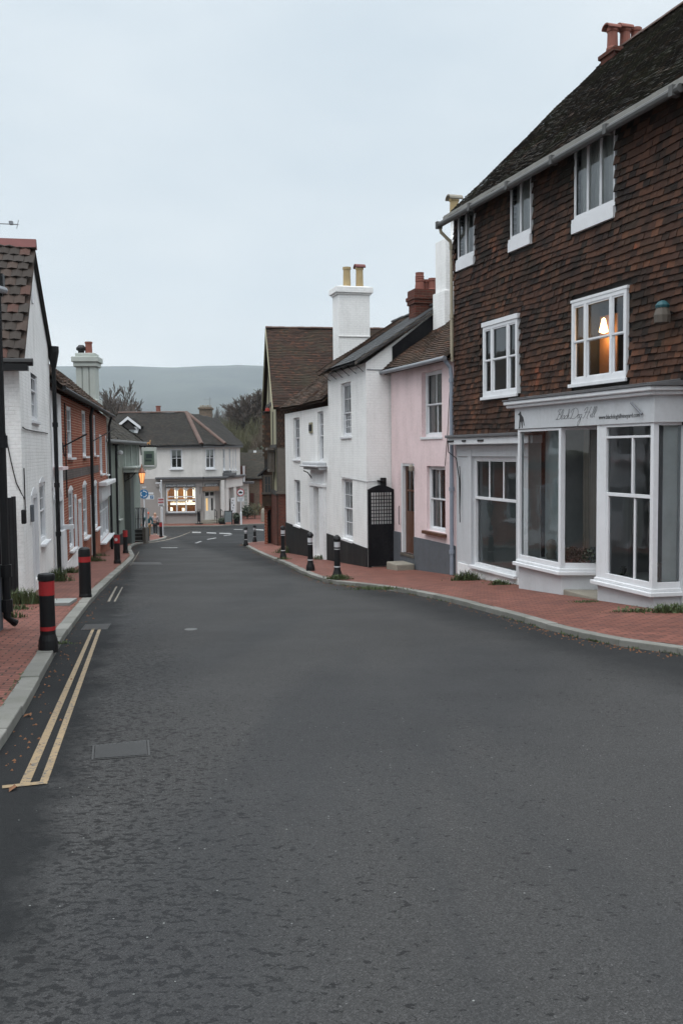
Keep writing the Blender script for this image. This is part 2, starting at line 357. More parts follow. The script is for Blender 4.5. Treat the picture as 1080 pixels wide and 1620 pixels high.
# ---------------------------------------------------------------- shape helpers
def und(x,y): return .018*math.sin(x*1.1+.6)+.014*math.sin(x*2.7+y*1.9)+.01*math.sin(y*3.1+x*.7)
def inpoly(x,y,P):
    c=False;j=len(P)-1
    for i in range(len(P)):
        if (P[i][1]>y)!=(P[j][1]>y) and x<(P[j][0]-P[i][0])*(y-P[i][1])/(P[j][1]-P[i][1])+P[i][0]: c=not c
        j=i
    return c
def facet(mb,poly,gauge=.11,tw=.165,th=.024,lift=.03,holes=(),wav=1.0,jit=.004,slab=True,roll=0):
    """covers a planar polygon (first edge = eave, left to right) with lapped tiles"""
    P=[Vector(p) for p in poly]; A=(P[1]-P[0]).normalized(); N=A.cross(P[-1]-P[0]).normalized()
    if len(P)>2 and N.length<.5: N=A.cross(P[2]-P[0]).normalized()
    Sv=N.cross(A); O=P[0]
    q=[((p-O).dot(A),(p-O).dot(Sv)) for p in P]
    if slab:
        mb.add([p-N*(.06+.045*wav) for p in P]+[p-N*(.02+.045*wav) for p in P],[tuple(range(len(P)-1,-1,-1)),tuple(range(len(P),2*len(P)))]+[(i,(i+1)%len(P),len(P)+(i+1)%len(P),len(P)+i) for i in range(len(P))])
    a0=min(x for x,_ in q); a1=max(x for x,_ in q); h1=max(y for _,y in q)
    r=0; y=0.0
    while y<h1-gauge*.3:
        x=a0+(tw/2 if r%2 else 0)-tw/2
        while x<a1:
            xc=x+tw/2; yc=y+gauge/2
            # clip row ends against the polygon
            if inpoly(xc,yc,q) and not any(hx0-.02<xc<hx1+.02 and hy0-.02<yc<hy1+.02 for hx0,hx1,hy0,hy1 in holes):
                xa=max(x+.0025,a0); xb=min(x+tw-.0025,a1)
                j=random.uniform(-jit,jit); k=random.uniform(-jit,jit); d=random.uniform(-.006,.006)
                y0=y-.012+d+jit*1.6*math.sin(xc*1.25+r*.55)+jit*.9*math.sin(xc*3.3+r*1.3); y1=min(y+gauge*1.12,h1)
                def pt(xx,yy,nn): return O+A*xx+Sv*yy+N*(nn+wav*und(xx,yy))
                t0=lift+j; t1=lift+k; m=.004
                if roll:
                    xm=(xa+xb)/2
                    vs=[pt(xa,y0,t0-th),pt(xm,y0,t0-th+roll),pt(xb,y0,t1-th),pt(xb,y0,t1),pt(xm,y0,t0+roll),pt(xa,y0,t0),pt(xa,y1,m),pt(xm,y1,m+roll),pt(xb,y1,m)]
                    fs=[(0,1,4,5),(1,2,3,4),(5,4,7,6),(4,3,8,7),(0,5,6),(2,8,3)]
                else:
                    vs=[pt(xa,y0,t0-th),pt(xb,y0,t1-th),pt(xb,y0,t1),pt(xa,y0,t0),pt(xb,y1,m),pt(xa,y1,m)]
                    fs=[(0,1,2,3),(3,2,4,5),(0,3,5),(1,4,2)]
                mb.add(vs,fs)
            x+=tw
        y+=gauge; r+=1
    return mb
def ridge(mb,p0,p1,r=.11,seg=.33):
    p0=Vector(p0);p1=Vector(p1);L=(p1-p0).length;n=max(1,int(L/seg)); T=(p1-p0)/L; Sd=T.cross(Vector((0,0,1))).normalized(); U=Sd.cross(T)
    for i in range(n):
        a=p0+T*(L*i/n+.004); b=p0+T*(L*(i+1)/n-.004); dz=random.uniform(-.008,.008)
        vs=[]
        for c in (a,b):
            for k in range(7):
                t=math.pi*k/6; vs.append(c+Sd*math.cos(t)*r+U*(math.sin(t)*r*.8-r*.25+dz))
        mb.add(vs,[(k,k+1,8+k,7+k) for k in range(6)]+[tuple(range(6,-1,-1)),tuple(range(7,14))])
    return mb
def wall(mb,u0,u1,z0,z1,holes=(),v=0.0,rev=.12,top=None):
    """front wall quads facing -y with openings and reveals. holes: (u0,u1,z0,z1)"""
    us=sorted({u0,u1}|{min(max(h[i],u0),u1) for h in holes for i in (0,1)}); zs=sorted({z0,z1}|{min(max(h[i],z0),z1) for h in holes for i in (2,3)})
    for a,b in zip(us,us[1:]):
        for c,d in zip(zs,zs[1:]):
            uc,zc=(a+b)/2,(c+d)/2
            if any(h[0]<uc<h[1] and h[2]<zc<h[3] for h in holes): continue
            mb.add([(a,v,c),(b,v,c),(b,v,d),(a,v,d)],[(0,1,2,3)])
    for h in holes:
        a,b,c,d=h; w=v+rev
        mb.add([(a,v,c),(a,w,c),(a,w,d),(a,v,d)],[(0,1,2,3)]); mb.add([(b,v,c),(b,v,d),(b,w,d),(b,w,c)],[(0,1,2,3)])
        mb.add([(a,v,d),(a,w,d),(b,w,d),(b,v,d)],[(0,1,2,3)]); mb.add([(a,v,c),(b,v,c),(b,w,c),(a,w,c)],[(0,1,2,3)])
    return mb
def shell(mb,u0,u1,v1,z0,z1,v0=0.0,ridge_z=None,sides=(1,1)):
    """side and back walls; gable triangles when ridge_z"""
    vm=(v0+v1)/2
    for k,u in enumerate((u0,u1)):
        ps=[(u,v0,z0),(u,v1,z0),(u,v1,z1)]+([(u,vm,ridge_z)] if ridge_z else [])+[(u,v0,z1)]
        if k==0: ps=ps[::-1]
        mb.poly(ps)
    mb.poly([(u1,v1,z0),(u0,v1,z0),(u0,v1,z1),(u1,v1,z1)])
    return mb
def roombox(u0,u1,v0,v1,z0,z1):
    m=MB(); m.add([(u0,v0,z0),(u1,v0,z0),(u1,v1,z0),(u0,v1,z0),(u0,v0,z1),(u1,v0,z1),(u1,v1,z1),(u0,v1,z1)],[(0,1,2,3),(7,6,5,4),(1,5,6,2),(2,6,7,3),(3,7,4,0)]); return m
def folds(mb,u0,u1,v,z0,z1,n=None,amp=.02):
    n=n or max(6,int((u1-u0)/.05)*2)
    for i in range(n):
        a=u0+(u1-u0)*i/n; b=u0+(u1-u0)*(i+1)/n; va=v+amp*(i%2)+random.uniform(0,.008); vb=v+amp*((i+1)%2)
        mb.add([(a,va,z0),(b,vb,z0),(b,vb,z1),(a,va,z1)],[(0,1,2,3)])
    return mb
def sash(par,rc,v=0.0,rec=.07,lights=None,rows=(1,1),fw=.055,bar=.02,mat='paint',split=.5,sill=True,sillproj=.06,curtain=None,st=.035,room='room',lit=False,glass='glass',sillmat=None,apron=0,depth=.7,lab=None,cased=True,fd=.09):
    """sash window; rc=(u0,u1,zb,zt). lights: list of (fraction, columns)"""
    a,b,c,d=rc; y0=v+rec; fr=MB()
    fr.box(a,a+fw,y0,y0+fd,c,d).box(b-fw,b,y0,y0+fd,c,d).box(a+fw,b-fw,y0,y0+fd,d-fw,d).box(a+fw,b-fw,y0,y0+fd,c,c+fw*1.3)
    lights=lights or [(1,2)]; tot=sum(l[0] for l in lights); x=a+fw; W=b-a-2*fw; zb=c+fw*1.3; zt=d-fw; zm=zb+(zt-zb)*split
    for i,(f,cols) in enumerate(lights):
        x1=x+W*f/tot
        if i: fr.box(x-fw*.5,x+fw*.5,y0,y0+fd,zb,zt)
        sx=x+(fw*.5 if i else 0); ex=x1-(fw*.5 if i<len(lights)-1 else 0); s=st
        for (za,zz,yy,r) in ((zm,zt,y0+fd*.2,rows[0]),(zb,zm+.02,y0+fd*.55,rows[1])):
            if r<=0: continue
            fr.box(sx,sx+s,yy,yy+.03*fd/.09,za,zz).box(ex-s,ex,yy,yy+.03*fd/.09,za,zz).box(sx+s,ex-s,yy,yy+.03*fd/.09,zz-s,zz).box(sx+s,ex-s,yy,yy+.03*fd/.09,za,za+s)
            for k in range(1,cols): xx=sx+(ex-sx)*k/cols; fr.box(xx-bar/2,xx+bar/2,yy+.004*fd/.09,yy+.026*fd/.09,za+s,zz-s)
            for k in range(1,r): zq=za+(zz-za)*k/r; fr.box(sx+s,ex-s,yy+.006*fd/.09,yy+.024*fd/.09,zq-bar/2,zq+bar/2)
        x=x1
    w=fr.build('window',M[mat],par)
    if lab: w['label']=lab
    g_=MB(); g_.add([(a+fw,y0+fd*.85,zb),(b-fw,y0+fd*.85,zb),(b-fw,y0+fd*.85,zt),(a+fw,y0+fd*.85,zt)],[(0,1,2,3)]); g_.build('pane',M[glass],w)
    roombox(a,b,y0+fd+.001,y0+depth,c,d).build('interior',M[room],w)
    if curtain:
        cm=MB()
        if curtain in('curtain','curtain_grey'):
            folds(cm,a+.03,a+.03+(b-a)*.36,y0+.15,c+.01,d-.01); folds(cm,b-.03-(b-a)*.33,b-.03,y0+.15,c+.01,d-.01)
        elif curtain=='net': folds(cm,a+.03,b-.03,y0+.13,c+.01,d-.01)
        elif curtain=='blind': cm.box(a+.03,b-.03,y0+.11,y0+.12,c+(d-c)*.62,d-.01)
        elif curtain=='half': folds(cm,a+.03,b-.03,y0+.13,c+.01,c+(d-c)*.5)
        cm.build('curtain' if curtain!='blind' else 'blind',M['curtain_grey' if curtain=='curtain_grey' else 'curtain'],w)
    if sill: MB().box(a-.05,b+.05,v-sillproj,y0-.002,c-.07,c-.003).build('sill',M[sillmat or mat],w,bevel=.006)
    if apron: MB().box(a-.03,b+.03,v-.05,v+.02,c-.08-apron,c-.075).build('apron',M[mat],w,bevel=.004)
    return w
def textm(par,s,u,v,z,size,mat,name='lettering',shear=0,sx=1,align='LEFT',z0=None,ext=.002,rx=90):
    c=bpy.data.curves.new(name,'FONT'); c.body=s; c.size=size; c.extrude=ext; c.shear=shear; c.align_x=align; c.resolution_u=3
    o=bpy.data.objects.new('tmp',c); me=bpy.data.meshes.new_from_object(o); bpy.data.objects.remove(o)
    me.transform(Matrix.Diagonal((sx,1,1,1))); me.transform(Matrix.Rotation(R_(rx),4,'X'))
    me.transform(Matrix.Translation((u,v,z-(par.get('_z0',0) if z0 is None else z0))))
    me.materials.clear(); me.materials.append(mat); q=bpy.data.objects.new(name,me); C.objects.link(q); q.parent=par; return q
def pot(mb,x,y,z,h=.6,r=.14,style=0):
    if style==0: pr=[(r*1.15,z),(r*1.15,z+.05),(r,z+.08),(r*.92,z+h-.1),(r*1.08,z+h-.08),(r*1.08,z+h),(r*.85,z+h),(r*.8,z+h-.2)]
    else: pr=[(r*1.2,z),(r*1.1,z+h*.3),(r,z+h*.5),(r*1.15,z+h*.55),(r,z+h*.6),(r*1.12,z+h*.68),(r,z+h*.72),(r*1.12,z+h*.8),(r*.95,z+h*.85),(r*1.05,z+h),(r*.8,z+h),(r*.7,z+h-.15)]
    mb.lathe(pr,x,y,14,cap=True)
def cowl(mb,x,y,z,r=.2,L=.5):
    vs=[];n=8
    for e,yy in ((0,y-L/2),(1,y+L/2)):
        for k in range(n+1):
            t=math.pi*k/n; vs.append((x+r*math.cos(t),yy,z+r*.75*math.sin(t)))
    for e,yy in ((0,y-L/2),(1,y+L/2)):
        for k in range(n+1):
            t=math.pi*k/n; vs.append((x+r*.88*math.cos(t),yy,z-.02+r*.66*math.sin(t)))
    m=n+1
    mb.add(vs,[(k,k+1,m+k+1,m+k) for k in range(n)]+[(2*m+k+1,2*m+k,3*m+k,3*m+k+1) for k in range(n)]+[(k+1,k,2*m+k,2*m+k+1) for k in range(n)]+[(m+k,m+k+1,3*m+k+1,3*m+k) for k in range(n)])
def downpipe(name,par,pts,r,mat,clips=()):
    m=MB(); m.tube(pts,r,10)
    for (x,y,z) in clips: m.lathe([(r*1.35,z-.05),(r*1.35,z+.05)],x,y,10)
    return m.build(name,M[mat],par,smooth=False)
# ================================================================ GROUND
def strip(name,left,right,ncol,zf,mat,kind='structure'):
    m=MB(); n=len(left)
    for a,b in zip(left,right):
        for k in range(ncol+1):
            t=k/ncol; x=a[0]+(b[0]-a[0])*t; y=a[1]+(b[1]-a[1])*t; m.v.append((x,y,zf(x,y,t)))
    for i in range(n-1):
        for k in range(ncol):
            q=i*(ncol+1)+k; m.f.append((q,q+1,q+ncol+2,q+ncol+1))
    o=m.build(name,mat); tag(o,kind=kind); return o
def cr(P,n=10):
    out=[]; P=[Vector(p) for p in P]
    for i in range(len(P)-1):
        a=P[max(i-1,0)];b=P[i];c=P[i+1];d=P[min(i+2,len(P)-1)]
        for k in range(n):
            t=k/n; out.append(.5*((2*b)+(c-a)*t+(2*a-5*b+4*c-d)*t*t+(3*b-a-3*c+d)*t**3))
    out.append(P[-1]); return out
ys=[-25+2.0*i for i in range(50)]+[74,78,90,110,140,200,300,500,900,1500,2600,4300]
GZ=lambda y: RZ(y) if y<140 else RZ(y)-2
strip('ground',[(-30 if y<100 else -4000,y) for y in ys],[(30 if y<100 else 4000,y) for y in ys],8,lambda x,y,t:RZ(y)-.10,M['soil'])
yr=[-20+1.5*i for i in range(68)]
strip('road',[(-24,y) for y in yr],[(24,y) for y in yr],24,lambda x,y,t:RZ(y),M['road'])
KR=[(7.5,2),(6.0,6),(4.75,9.3),(4.03,11.2),(3.5,12.05),(3.05,13.4),(2.72,15.1),(2.05,18),(1.25,20.4),(.45,21.9),(.1,22.4),(-.45,23.7),(-1.15,27.0),(-1.95,31.8),(-3.4,39.5),(-5.05,49.5),(-5.45,52.5),(-5.0,55.4),(-3.0,57.6),(2,59),(10,60)]
KL=[(-.4,-4),(-1.4,1),(-2.05,4),(-2.62,7.3),(-3.88,13.1),(-5.2,19.9),(-6.6,28),(-8.15,37),(-9.05,41),(-10.7,48),(-11.75,54),(-11.9,57.7),(-12.0,62),(-12.2,66),(-13.2,68.4),(-15.5,69.3),(-24,70)]
KE=[(-24,77.4),(-16,77.5),(-11,77.6),(-9.6,77.9),(-8,78.6),(-5,79.2),(0,79),(10,78)]
def kerbline(P,side,name,w=.19):
    pts=cr([(x,y,0) for x,y in P],12); acc=[0]
    for a,b in zip(pts,pts[1:]): acc.append(acc[-1]+(b-a).length)
    def at(s):
        for i in range(len(pts)-1):
            if acc[i+1]>=s: break
        t=(s-acc[i])/max(1e-6,acc[i+1]-acc[i]); return pts[i].lerp(pts[i+1],t),(pts[i+1]-pts[i]).normalized()
    m=MB(); s=0; L=acc[-1]
    while s<L-.1:
        l=random.uniform(.75,.98); e=min(s+l,L)-.008; a,ta=at(s);b,tb=at(e); na=Vector((ta.y,-ta.x,0))*side; nb=Vector((tb.y,-tb.x,0))*side
        j=random.uniform(-.006,.006); hz=.088+random.uniform(-.006,.006)
        b0=[a+na*j,b+nb*j,b+nb*(w+j),a+na*(w+j)]
        if side<0: b0=[b0[3],b0[2],b0[1],b0[0]]
        bot=[(p.x,p.y,RZ(p.y)-.08) for p in b0]; top=[(p.x,p.y,RZ(p.y)+hz) for p in b0]
        m.hexa(bot,top); s+=l
    o=m.build(name,M['kerb'],bevel=.012,fix=True); tag(o,kind='structure'); return pts
pr=kerbline(KR,1,'kerb'); pl=kerbline(KL,-1,'kerb'); pe=kerbline(KE,-1,'kerb')
def off(pts,side,w):
    out=[]
    for i,p in enumerate(pts):
        t=(pts[min(i+1,len(pts)-1)]-pts[max(i-1,0)]).normalized(); out.append(p+Vector((t.y,-t.x,0))*side*w)
    return out
a=off(pr,1,.18)
inner=[]
for p in a:
    y=min(p.y,53); q=(12-.22*y if y<50 else 1.0, y+.3*max(0,(p.y-53))) ; inner.append(Vector((max(p.x+1.0,q[0]) if p.y<56 else p.x+.5,p.y if p.y<55 else 54.0,0)))
strip('pavement_right',a,inner,8,lambda x,y,t:RZ(y)+.086+.05*t,M['paving'])
a=off(pl,-1,.18)
strip('pavement_left',[Vector((p.x-8 if p.y<67 else -22,p.y if p.y<66 else 66+ (p.y-66)*.1,0)) for p in a],a,8,lambda x,y,t:RZ(y)+.086+.05*(1-t),M['paving'])
a=off(pe,-1,.18)
strip('pavement_far',[Vector((p.x,92,0)) for p in a],a,6,lambda x,y,t:RZ(y)+.086,M['paving'])
# markings ---------------------------------------------------------
def mark(pts,name,mat,z=.004,sub=14):
    m=MB(); P=[ghit(*p) for p in pts]
    a,b,c,d=P
    for i in range(sub):
        t0=i/sub;t1=(i+1)/sub; l0=a.lerp(d,t0);r0=b.lerp(c,t0);l1=a.lerp(d,t1);r1=b.lerp(c,t1)
        m.add([(q.x,q.y,RZ(q.y)+z) for q in (l0,r0,r1,l1)],[(0,1,2,3)])
    o=m.build(name,M[mat]); tag(o,kind='structure')
mark([(31,1242),(47,1242),(150.5,994),(146,994)],'road_marking','yellow')
mark([(62,1241),(75,1241),(161,994),(156,994)],'road_marking','yellow')
mark([(4,1248.5),(73,1241),(77,1236),(4,1244)],'road_marking','yellow',.006)
mark([(170,952),(174,952),(186,928),(183.5,928)],'road_marking','faded')
mark([(180,952),(183,952),(195,929),(193,929)],'road_marking','faded')
mark([(206,895),(207.3,895),(221,873),(219.8,873)],'road_marking','faded')
mark([(236,858.3),(236,859.3),(302,841.5),(302,841)],'road_marking','faded')
for p in ([(304,843),(318,843.3),(318,841.5),(304,841.2)],[(327,843.6),(342,844.4),(342,842.7),(327,842)],[(347,844.4),(368,845.4),(364,843.3),(347,842.9)],
          [(327,853),(329,853.8),(343,851.3),(341,850.5)],[(308,859),(311,859.6),(320,856.6),(317,856)],[(281,866),(281,867),(255,867),(255,866)],
          [(353,847.5),(355,848),(366,846.4),(364,846)],[(404,838.5),(417,839.5),(417,837.7),(404,837)],[(370,838),(384,838.3),(384,837.5),(370,837.2)]):
    mark(p,'road_marking','whiteline')
def cover(pts,label,mat='steel2',bars=0):
    P=[ghit(*p) for p in pts]; c=sum(P,Vector())/4
    o=empty('manhole_cover',(c.x,c.y,RZ(c.y)),0,label,'manhole cover'); o['_z0']=0
    m=MB(); q=[(p.x-c.x,p.y-c.y) for p in P]
    def z(x,y,k): return RZ(y+c.y)-RZ(c.y)+k
    def ring(s): return [(x*s,y*s) for x,y in q]
    a=q; b=ring(.93); d=ring(.90)
    for i in range(4):
        j=(i+1)%4; m.add([(a[i][0],a[i][1],z(*a[i],.005)),(a[j][0],a[j][1],z(*a[j],.005)),(b[j][0],b[j][1],z(*b[j],.005)),(b[i][0],b[i][1],z(*b[i],.005))],[(0,1,2,3)])
    m.build('frame',M['iron'],o,0)
    m=MB(); m.add([(x,y,z(x,y,.004)) for x,y in d],[(0,1,2,3)])
    n=12
    A,B,Cc,D=[Vector(x) for x in d]
    for i in range(n):
        for j in range(n):
            if bars and j%2: continue
            f=lambda u,v:(A.lerp(B,u)).lerp(D.lerp(Cc,u),v)
            u0=(i+.12)/n;u1=(i+.88)/n;v0=(j+.12)/n;v1=(j+.88)/n
            pp=[f(u0,v0),f(u1,v0),f(u1,v1),f(u0,v1)]
            m.add([(p[0],p[1],z(p[0],p[1],.009)) for p in pp],[(0,1,2,3)])
    m.build('lid',M['iron'],o,0)
M['iron']=plain('worn cast iron',(.022,.021,.020),.5,.4,scale=5,bump=.5)
cover([(145,1203),(238,1196),(236,1171),(147,1180)],'rectangular iron inspection cover set in the asphalt right of the double yellow lines')
cover([(128,997),(170,996),(176,987),(136,988)],'iron gully grate at the top end of the double yellow lines',bars=1)
cover([(203,893.5),(257,893.5),(254,889.5),(206,889.5)],'far iron cover across the road surface near the second pair of bollards')
P=ghit(302,996); o=empty('valve_cover',P,0,'tiny pale iron lid alone in mid-road asphalt','valve cover'); o['_z0']=0
MB().lathe([(.10,-.01),(.10,.006),(.085,.008)],0,0,12).build('lid',M['gutter'],o,0)
P=ghit(99,952,.12); o=empty('paving_slab',P,R_(8),'grey concrete slab let into the brick pavement beside the second bollard','slab'); o['_z0']=0
MB().box(-.24,.20,-.5,.5,-.03,.022).build('slab',M['slab'],o,0)
for c_ in o.children:
    c_.rotation_euler=(-.065,0,0)
# ================================================================ RIGHT: tile-hung house
C1=ghit(722,911,.10)
vp=ray(60,717); F1=Fr((C1.x,C1.y),(-vp.x,-vp.y))
H1=F1.root('tile_hung_house','three storey house hung with dark brown and orange clay tiles above a white shopfront','house')
L1=15.0; zg=g(F1,0)
ze=F1.hit(718,366,-.05)[1]
RV=4.25; ur,zr=F1.hit(955,97,RV); print('tile ridge',ur,zr,'eave',ze,'ground',zg,'L',F1.hit(1080,800)[0])
ev=-.34; eze=F1.hit(699,352,ev)[1]; EZ=eze
led=F1.hit(722,690,0)[1]
wins=[F1.rect(727,753,352,400),F1.rect(810.5,843,306,365),F1.rect(912,976,231,320),F1.rect(768.5,823,503,622),F1.rect(909.5,996.5,456,597)]
zsoff=EZ+ (0-ev)*(zr-EZ)/(RV-ev) -.16
for i in range(3): wins[i][3]=zsoff-.03
zbay_top=F1.hit(813,649,-.5)[1]
bayU0=F1.hit(816,800,-.5)[0]; bayU1=F1.hit(1033,800,-.5)[0]
print('bay u',bayU0,bayU1,'soff',zsoff)
m=MB()
shop=[F1.hit(748,800)[0],F1.hit(817,800)[0]]
sw=F1.rect(748,818,724,893,'l'); 
doorway=[bayU0+.12,bayU1-.05,-9,zbay_top-.3]
wall(m,0,L1,-6,led+.02,[tuple(sw)]+[tuple([bayU0+.15,bayU1-.1,zg-1.0,zbay_top-.12])],rev=.10)
shell(m,0,L1,2*RV,-6,zsoff-.1,ridge_z=zr-.32)
mu_=MB(); wall(mu_,0,L1,led+.02,zsoff,[tuple(w) for w in wins]+[tuple([bayU0+.15,bayU1-.1,zg-1.0,zbay_top-.12])],rev=.10); mu_.build('upper_wall',M['darkwood'],H1)
m.build('wall',M['shop_paint'],H1)
# hung tiles
m=MB(); hb=led+.03
zt=zsoff
hol=[(w[0]-.03,w[1]+.03,w[2]-hb-(.33 if i<3 else .06),w[3]-hb+.03+(.1 if i>2 else 0)) for i,w in enumerate(wins)]
hol.append((F1.hit(800,632,-.5)[0]+.02,bayU1+.15,-1,F1.hit(1033,603,-.02)[1]-hb))
facet(m,[(0,-.03,hb),(L1,-.03,hb),(L1,-.03,zt),(0,-.03,zt)],gauge=.124,tw=.18,lift=.037,holes=hol,wav=1.3,jit=.010,slab=False)
# return strip on the far corner so the hanging has thickness
m.box(-.02,0.0,-.055,.3,hb,zt)
m.build('hung_tiles',M['wall_tile'],H1)
facet(m2:=MB(),[(-.12,ev,EZ),(L1,ev,EZ),(L1,RV,zr),(-.12,RV,zr)],gauge=.105,tw=.165,lift=.034,wav=.7,jit=.008)
m2.add([(-.12,RV,zr),(L1,RV,zr),(L1,2*RV-ev,EZ),(-.12,2*RV-ev,EZ)],[(0,1,2,3)])
rf=m2.build('roof',M['roof_dark'],H1)
ridge(MB(),(-.14,RV,zr+.03),(L1,RV,zr+.03),r=.13,seg=.3).build('ridge_tiles',M['ridge'],rf)
MB().box(-.1,L1,ev+.05,0,zsoff-.03,zsoff+.0).box(-.1,L1,ev+.03,ev+.06,zsoff-.03,EZ+.0).build('soffit',M['fascia_old'],H1)
gu1=F1.hit(1074,152,ev-.07)[0]
gm=MB(); gm.tube([(-.18,ev-.05,EZ-.05),(gu1*.33,ev-.05,EZ-.065),(gu1*.66,ev-.05,EZ-.06),(gu1,ev-.05,EZ-.05)],.072,10)
for i in range(6): x=-.15+i*gu1/5.0; gm.lathe([],0,0) if 0 else gm.box(x-.05,x+.05,ev-.13,ev+.02,EZ-.14,EZ+.03)
gm.build('gutter',M['gutter'],H1)
x0=-.1; zl=F1.hit(722,690)[1]
downpipe('downpipe',H1,[(x0-.05,ev-.02,EZ-.1),(x0-.05,ev,EZ-.22),(x0+.02,-.12,EZ-.45),(x0+.04,-.10,EZ-.6),(x0+.06,-.10,F1.hit(722,572)[1])],.042,'beige',[(x0+.05,-.10,EZ-.6),(x0+.06,-.10,F1.hit(722,500)[1])])
# chimney on the far end of the ridge
ch=MB(); cu0,_=F1.hit(958,80,RV+.9); cz=F1.hit(985,73,RV+.8)[1]
UC=.75; V0=F1.hitu(957,88,UC)[0]; V1=F1.hitu(1016,70,UC)[0]; cz=F1.hitu(975,80,UC)[1]; print('chim v',V0,V1,cz,zr)
ch=MB(); ch.box(UC-.3,UC+.3,V0+.05,V1-.05,zr-2.5,cz-.16).box(UC-.35,UC+.35,V0,V1,cz-.16,cz-.06).box(UC-.27,UC+.27,V0+.08,V1-.08,cz-.06,cz)
cs=ch.build('chimney',M['brick_dark'],H1,bevel=.01)
for k,px in enumerate((968,988,1005)):
    vv=F1.hitu(px,60,UC)[0]; zt_=F1.hitu(px,44,UC)[1]
    p=MB(); pot(p,UC,vv,cz-.02,zt_-cz,.135); p.build('chimney_pot',M['terracotta'],cs)
    if k<2: p=MB(); cowl(p,UC,vv-.03,zt_-.04,.17,.36); p.build('cowl',M['terracotta'],cs)
tl=[(1,1),(1,1)]
for i,w in enumerate(wins[:3]):
    sash(H1,w,v=-.06,rec=.0,lights=[(1,1),(1,1)] if i<2 else [(1,1),(1,1),(1,1)],rows=(1,0),split=0,fw=.03,st=.02,room='roomgrey',curtain='net' if i else 'curtain',sill=True,sillproj=.03,apron=.2,depth=.6,fd=.04)  # added net curtains and pale room walls imitate sky reflected in the panes
sash(H1,wins[3],v=-.09,rec=.0,lights=[(.6,1),(1.25,1),(.6,1)],rows=(1,1),fw=.075,curtain=None,sillproj=.05,depth=1.4,room='roomgrey',fd=.06)
MB().box(wins[3][0]-.04,wins[3][1]+.04,-.11,.0,wins[3][3],wins[3][3]+.10).box(wins[4][0]-.03,wins[4][1]+.03,-.10,.0,wins[4][3],wins[4][3]+.05).parts('lintel',M['paint'],H1)
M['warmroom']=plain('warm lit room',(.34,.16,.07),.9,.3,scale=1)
w=sash(H1,wins[4],v=-.09,rec=.0,lights=[(.6,1),(1.25,1),(.6,1)],rows=(1,1),fw=.075,curtain=None,sillproj=.05,depth=1.6,room='room',fd=.06,lab='first floor window with a warm lamp burning inside')
wa,wb,wc,wd=wins[4]
pu0=F1.hit(944,560,.45)[0]; pu1=F1.hit(972,560,.45)[0]; pz=F1.hit(958,530,.45)[1]; lu,lz=F1.hit(957,516,.40)
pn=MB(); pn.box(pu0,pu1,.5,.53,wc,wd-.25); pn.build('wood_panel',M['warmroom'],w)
lp=MB(); lp.lathe([(.02,lz-.14),(.09,lz-.11),(.06,lz+.02),(.035,lz+.14),(.01,lz+.16)],lu,.36,12); lp.build('lamp_shade',emis('lit lamp shade',(1,.62,.26),8),w)
def plight(x,y,z,e,c,r=.06,par=None):
    l=bpy.data.lights.new('lamp_glow','POINT'); l.energy=e; l.color=c; l.shadow_soft_size=r; o=bpy.data.objects.new('lamp_glow',l); C.objects.link(o); o.location=(x,y,z)
    if par is not None: o.parent=par
    return o
plight(lu,.33,lz-.25-H1['_z0'],9,(1,.6,.28),par=H1)
# left shop front: plinth, sill, lintel board, blind box, window
sz=sw; zb=F1.hit(744,894)[1]
gz0=g(F1,sw[0])
m=MB(); m.box(.12,bayU0+.1,-.035,-.002,gz0-1,zb-.0); m.build('plinth',M['white_render'],H1,bevel=.006)
sash(H1,sw,v=0,rec=.03,lights=[(1,3)],rows=(1,0),split=.63,fw=.05,bar=.045,mat='paint',glass='glass_shop',sillproj=.12,depth=1.5,room='roomgrey',sill=True)
zmr=sw[2]+(sw[3]-sw[2])*.63
m=MB(); m.box(sw[0],sw[1],.03,.12,zmr-.03,zmr+.03); m.build('transom',M['paint'],H1); MB().box(sw[0]+.06,sw[1]-.06,.16,.17,sw[2]+.05,zmr-.03).build('frosted_panel',plain('frosted teal grey panel',(.16,.19,.19),.5,.25,scale=1.5),H1)
m=MB(); m.box(sw[0]-.22,sw[0]-.02,-.05,0,zb,led-.35).box(sw[1]+.02,sw[1]+.2,-.05,-.001,zb,led-.35).box(.12,bayU0+.1,-.03,0,sw[3]+.03,led-.25); m.parts('pilaster',M['shop_paint'],H1,bevel=.008)
m=MB(); m.box(.0,bayU0+.2,-.24,0,led-.22,led-.05); m.build('blind_box',M['paint'],H1,bevel=.015)
m=MB(); m.box(-.06,bayU0+.25,-.30,0,led-.05,led+.02); m.build('ledge',M['lead'],H1,bevel=.012)
m=MB()
for a_,b_ in ((.0,.35),(.85,1.05),(1.7,2.0)): m.box(a_+.02,b_+.02,-.262,-.241,led-.15,led-.11)
m.tube([(.03,-.25,led-.13),(.0,-.22,led-.4),(.25,-.12,led-.55),(.32,-.07,led-1.1),(.34,-.07,led-1.95)],.014,6)
m.tube([(.38,-.09,led-.75),(.38,-.07,led-1.2),(.34,-.07,led-1.9),(.40,-.09,led-2.15)],.012,6)
m.build('awning_arm',M['black'],H1)
# bays -------------------------------------------------------------
pj=.5
def bz(px,py): return F1.hit(px,py,-pj)[1]
b0=F1.hit(818,800,-pj)[0]; b1=F1.hit(886,800,-pj)[0]; c0=F1.hit(942,900,-pj)[0]; c1=F1.hit(1032,800,-pj)[0]
b2=b1+.10; 
zsill=bz(885,899); zsillR=bz(1031,932); ztop=bz(813.6,680); ztR=bz(1033,668); print('ztop',ztop,ztR,zsill,zsillR,b0,b1,c0,c1)
zft=bz(813.6,649); 
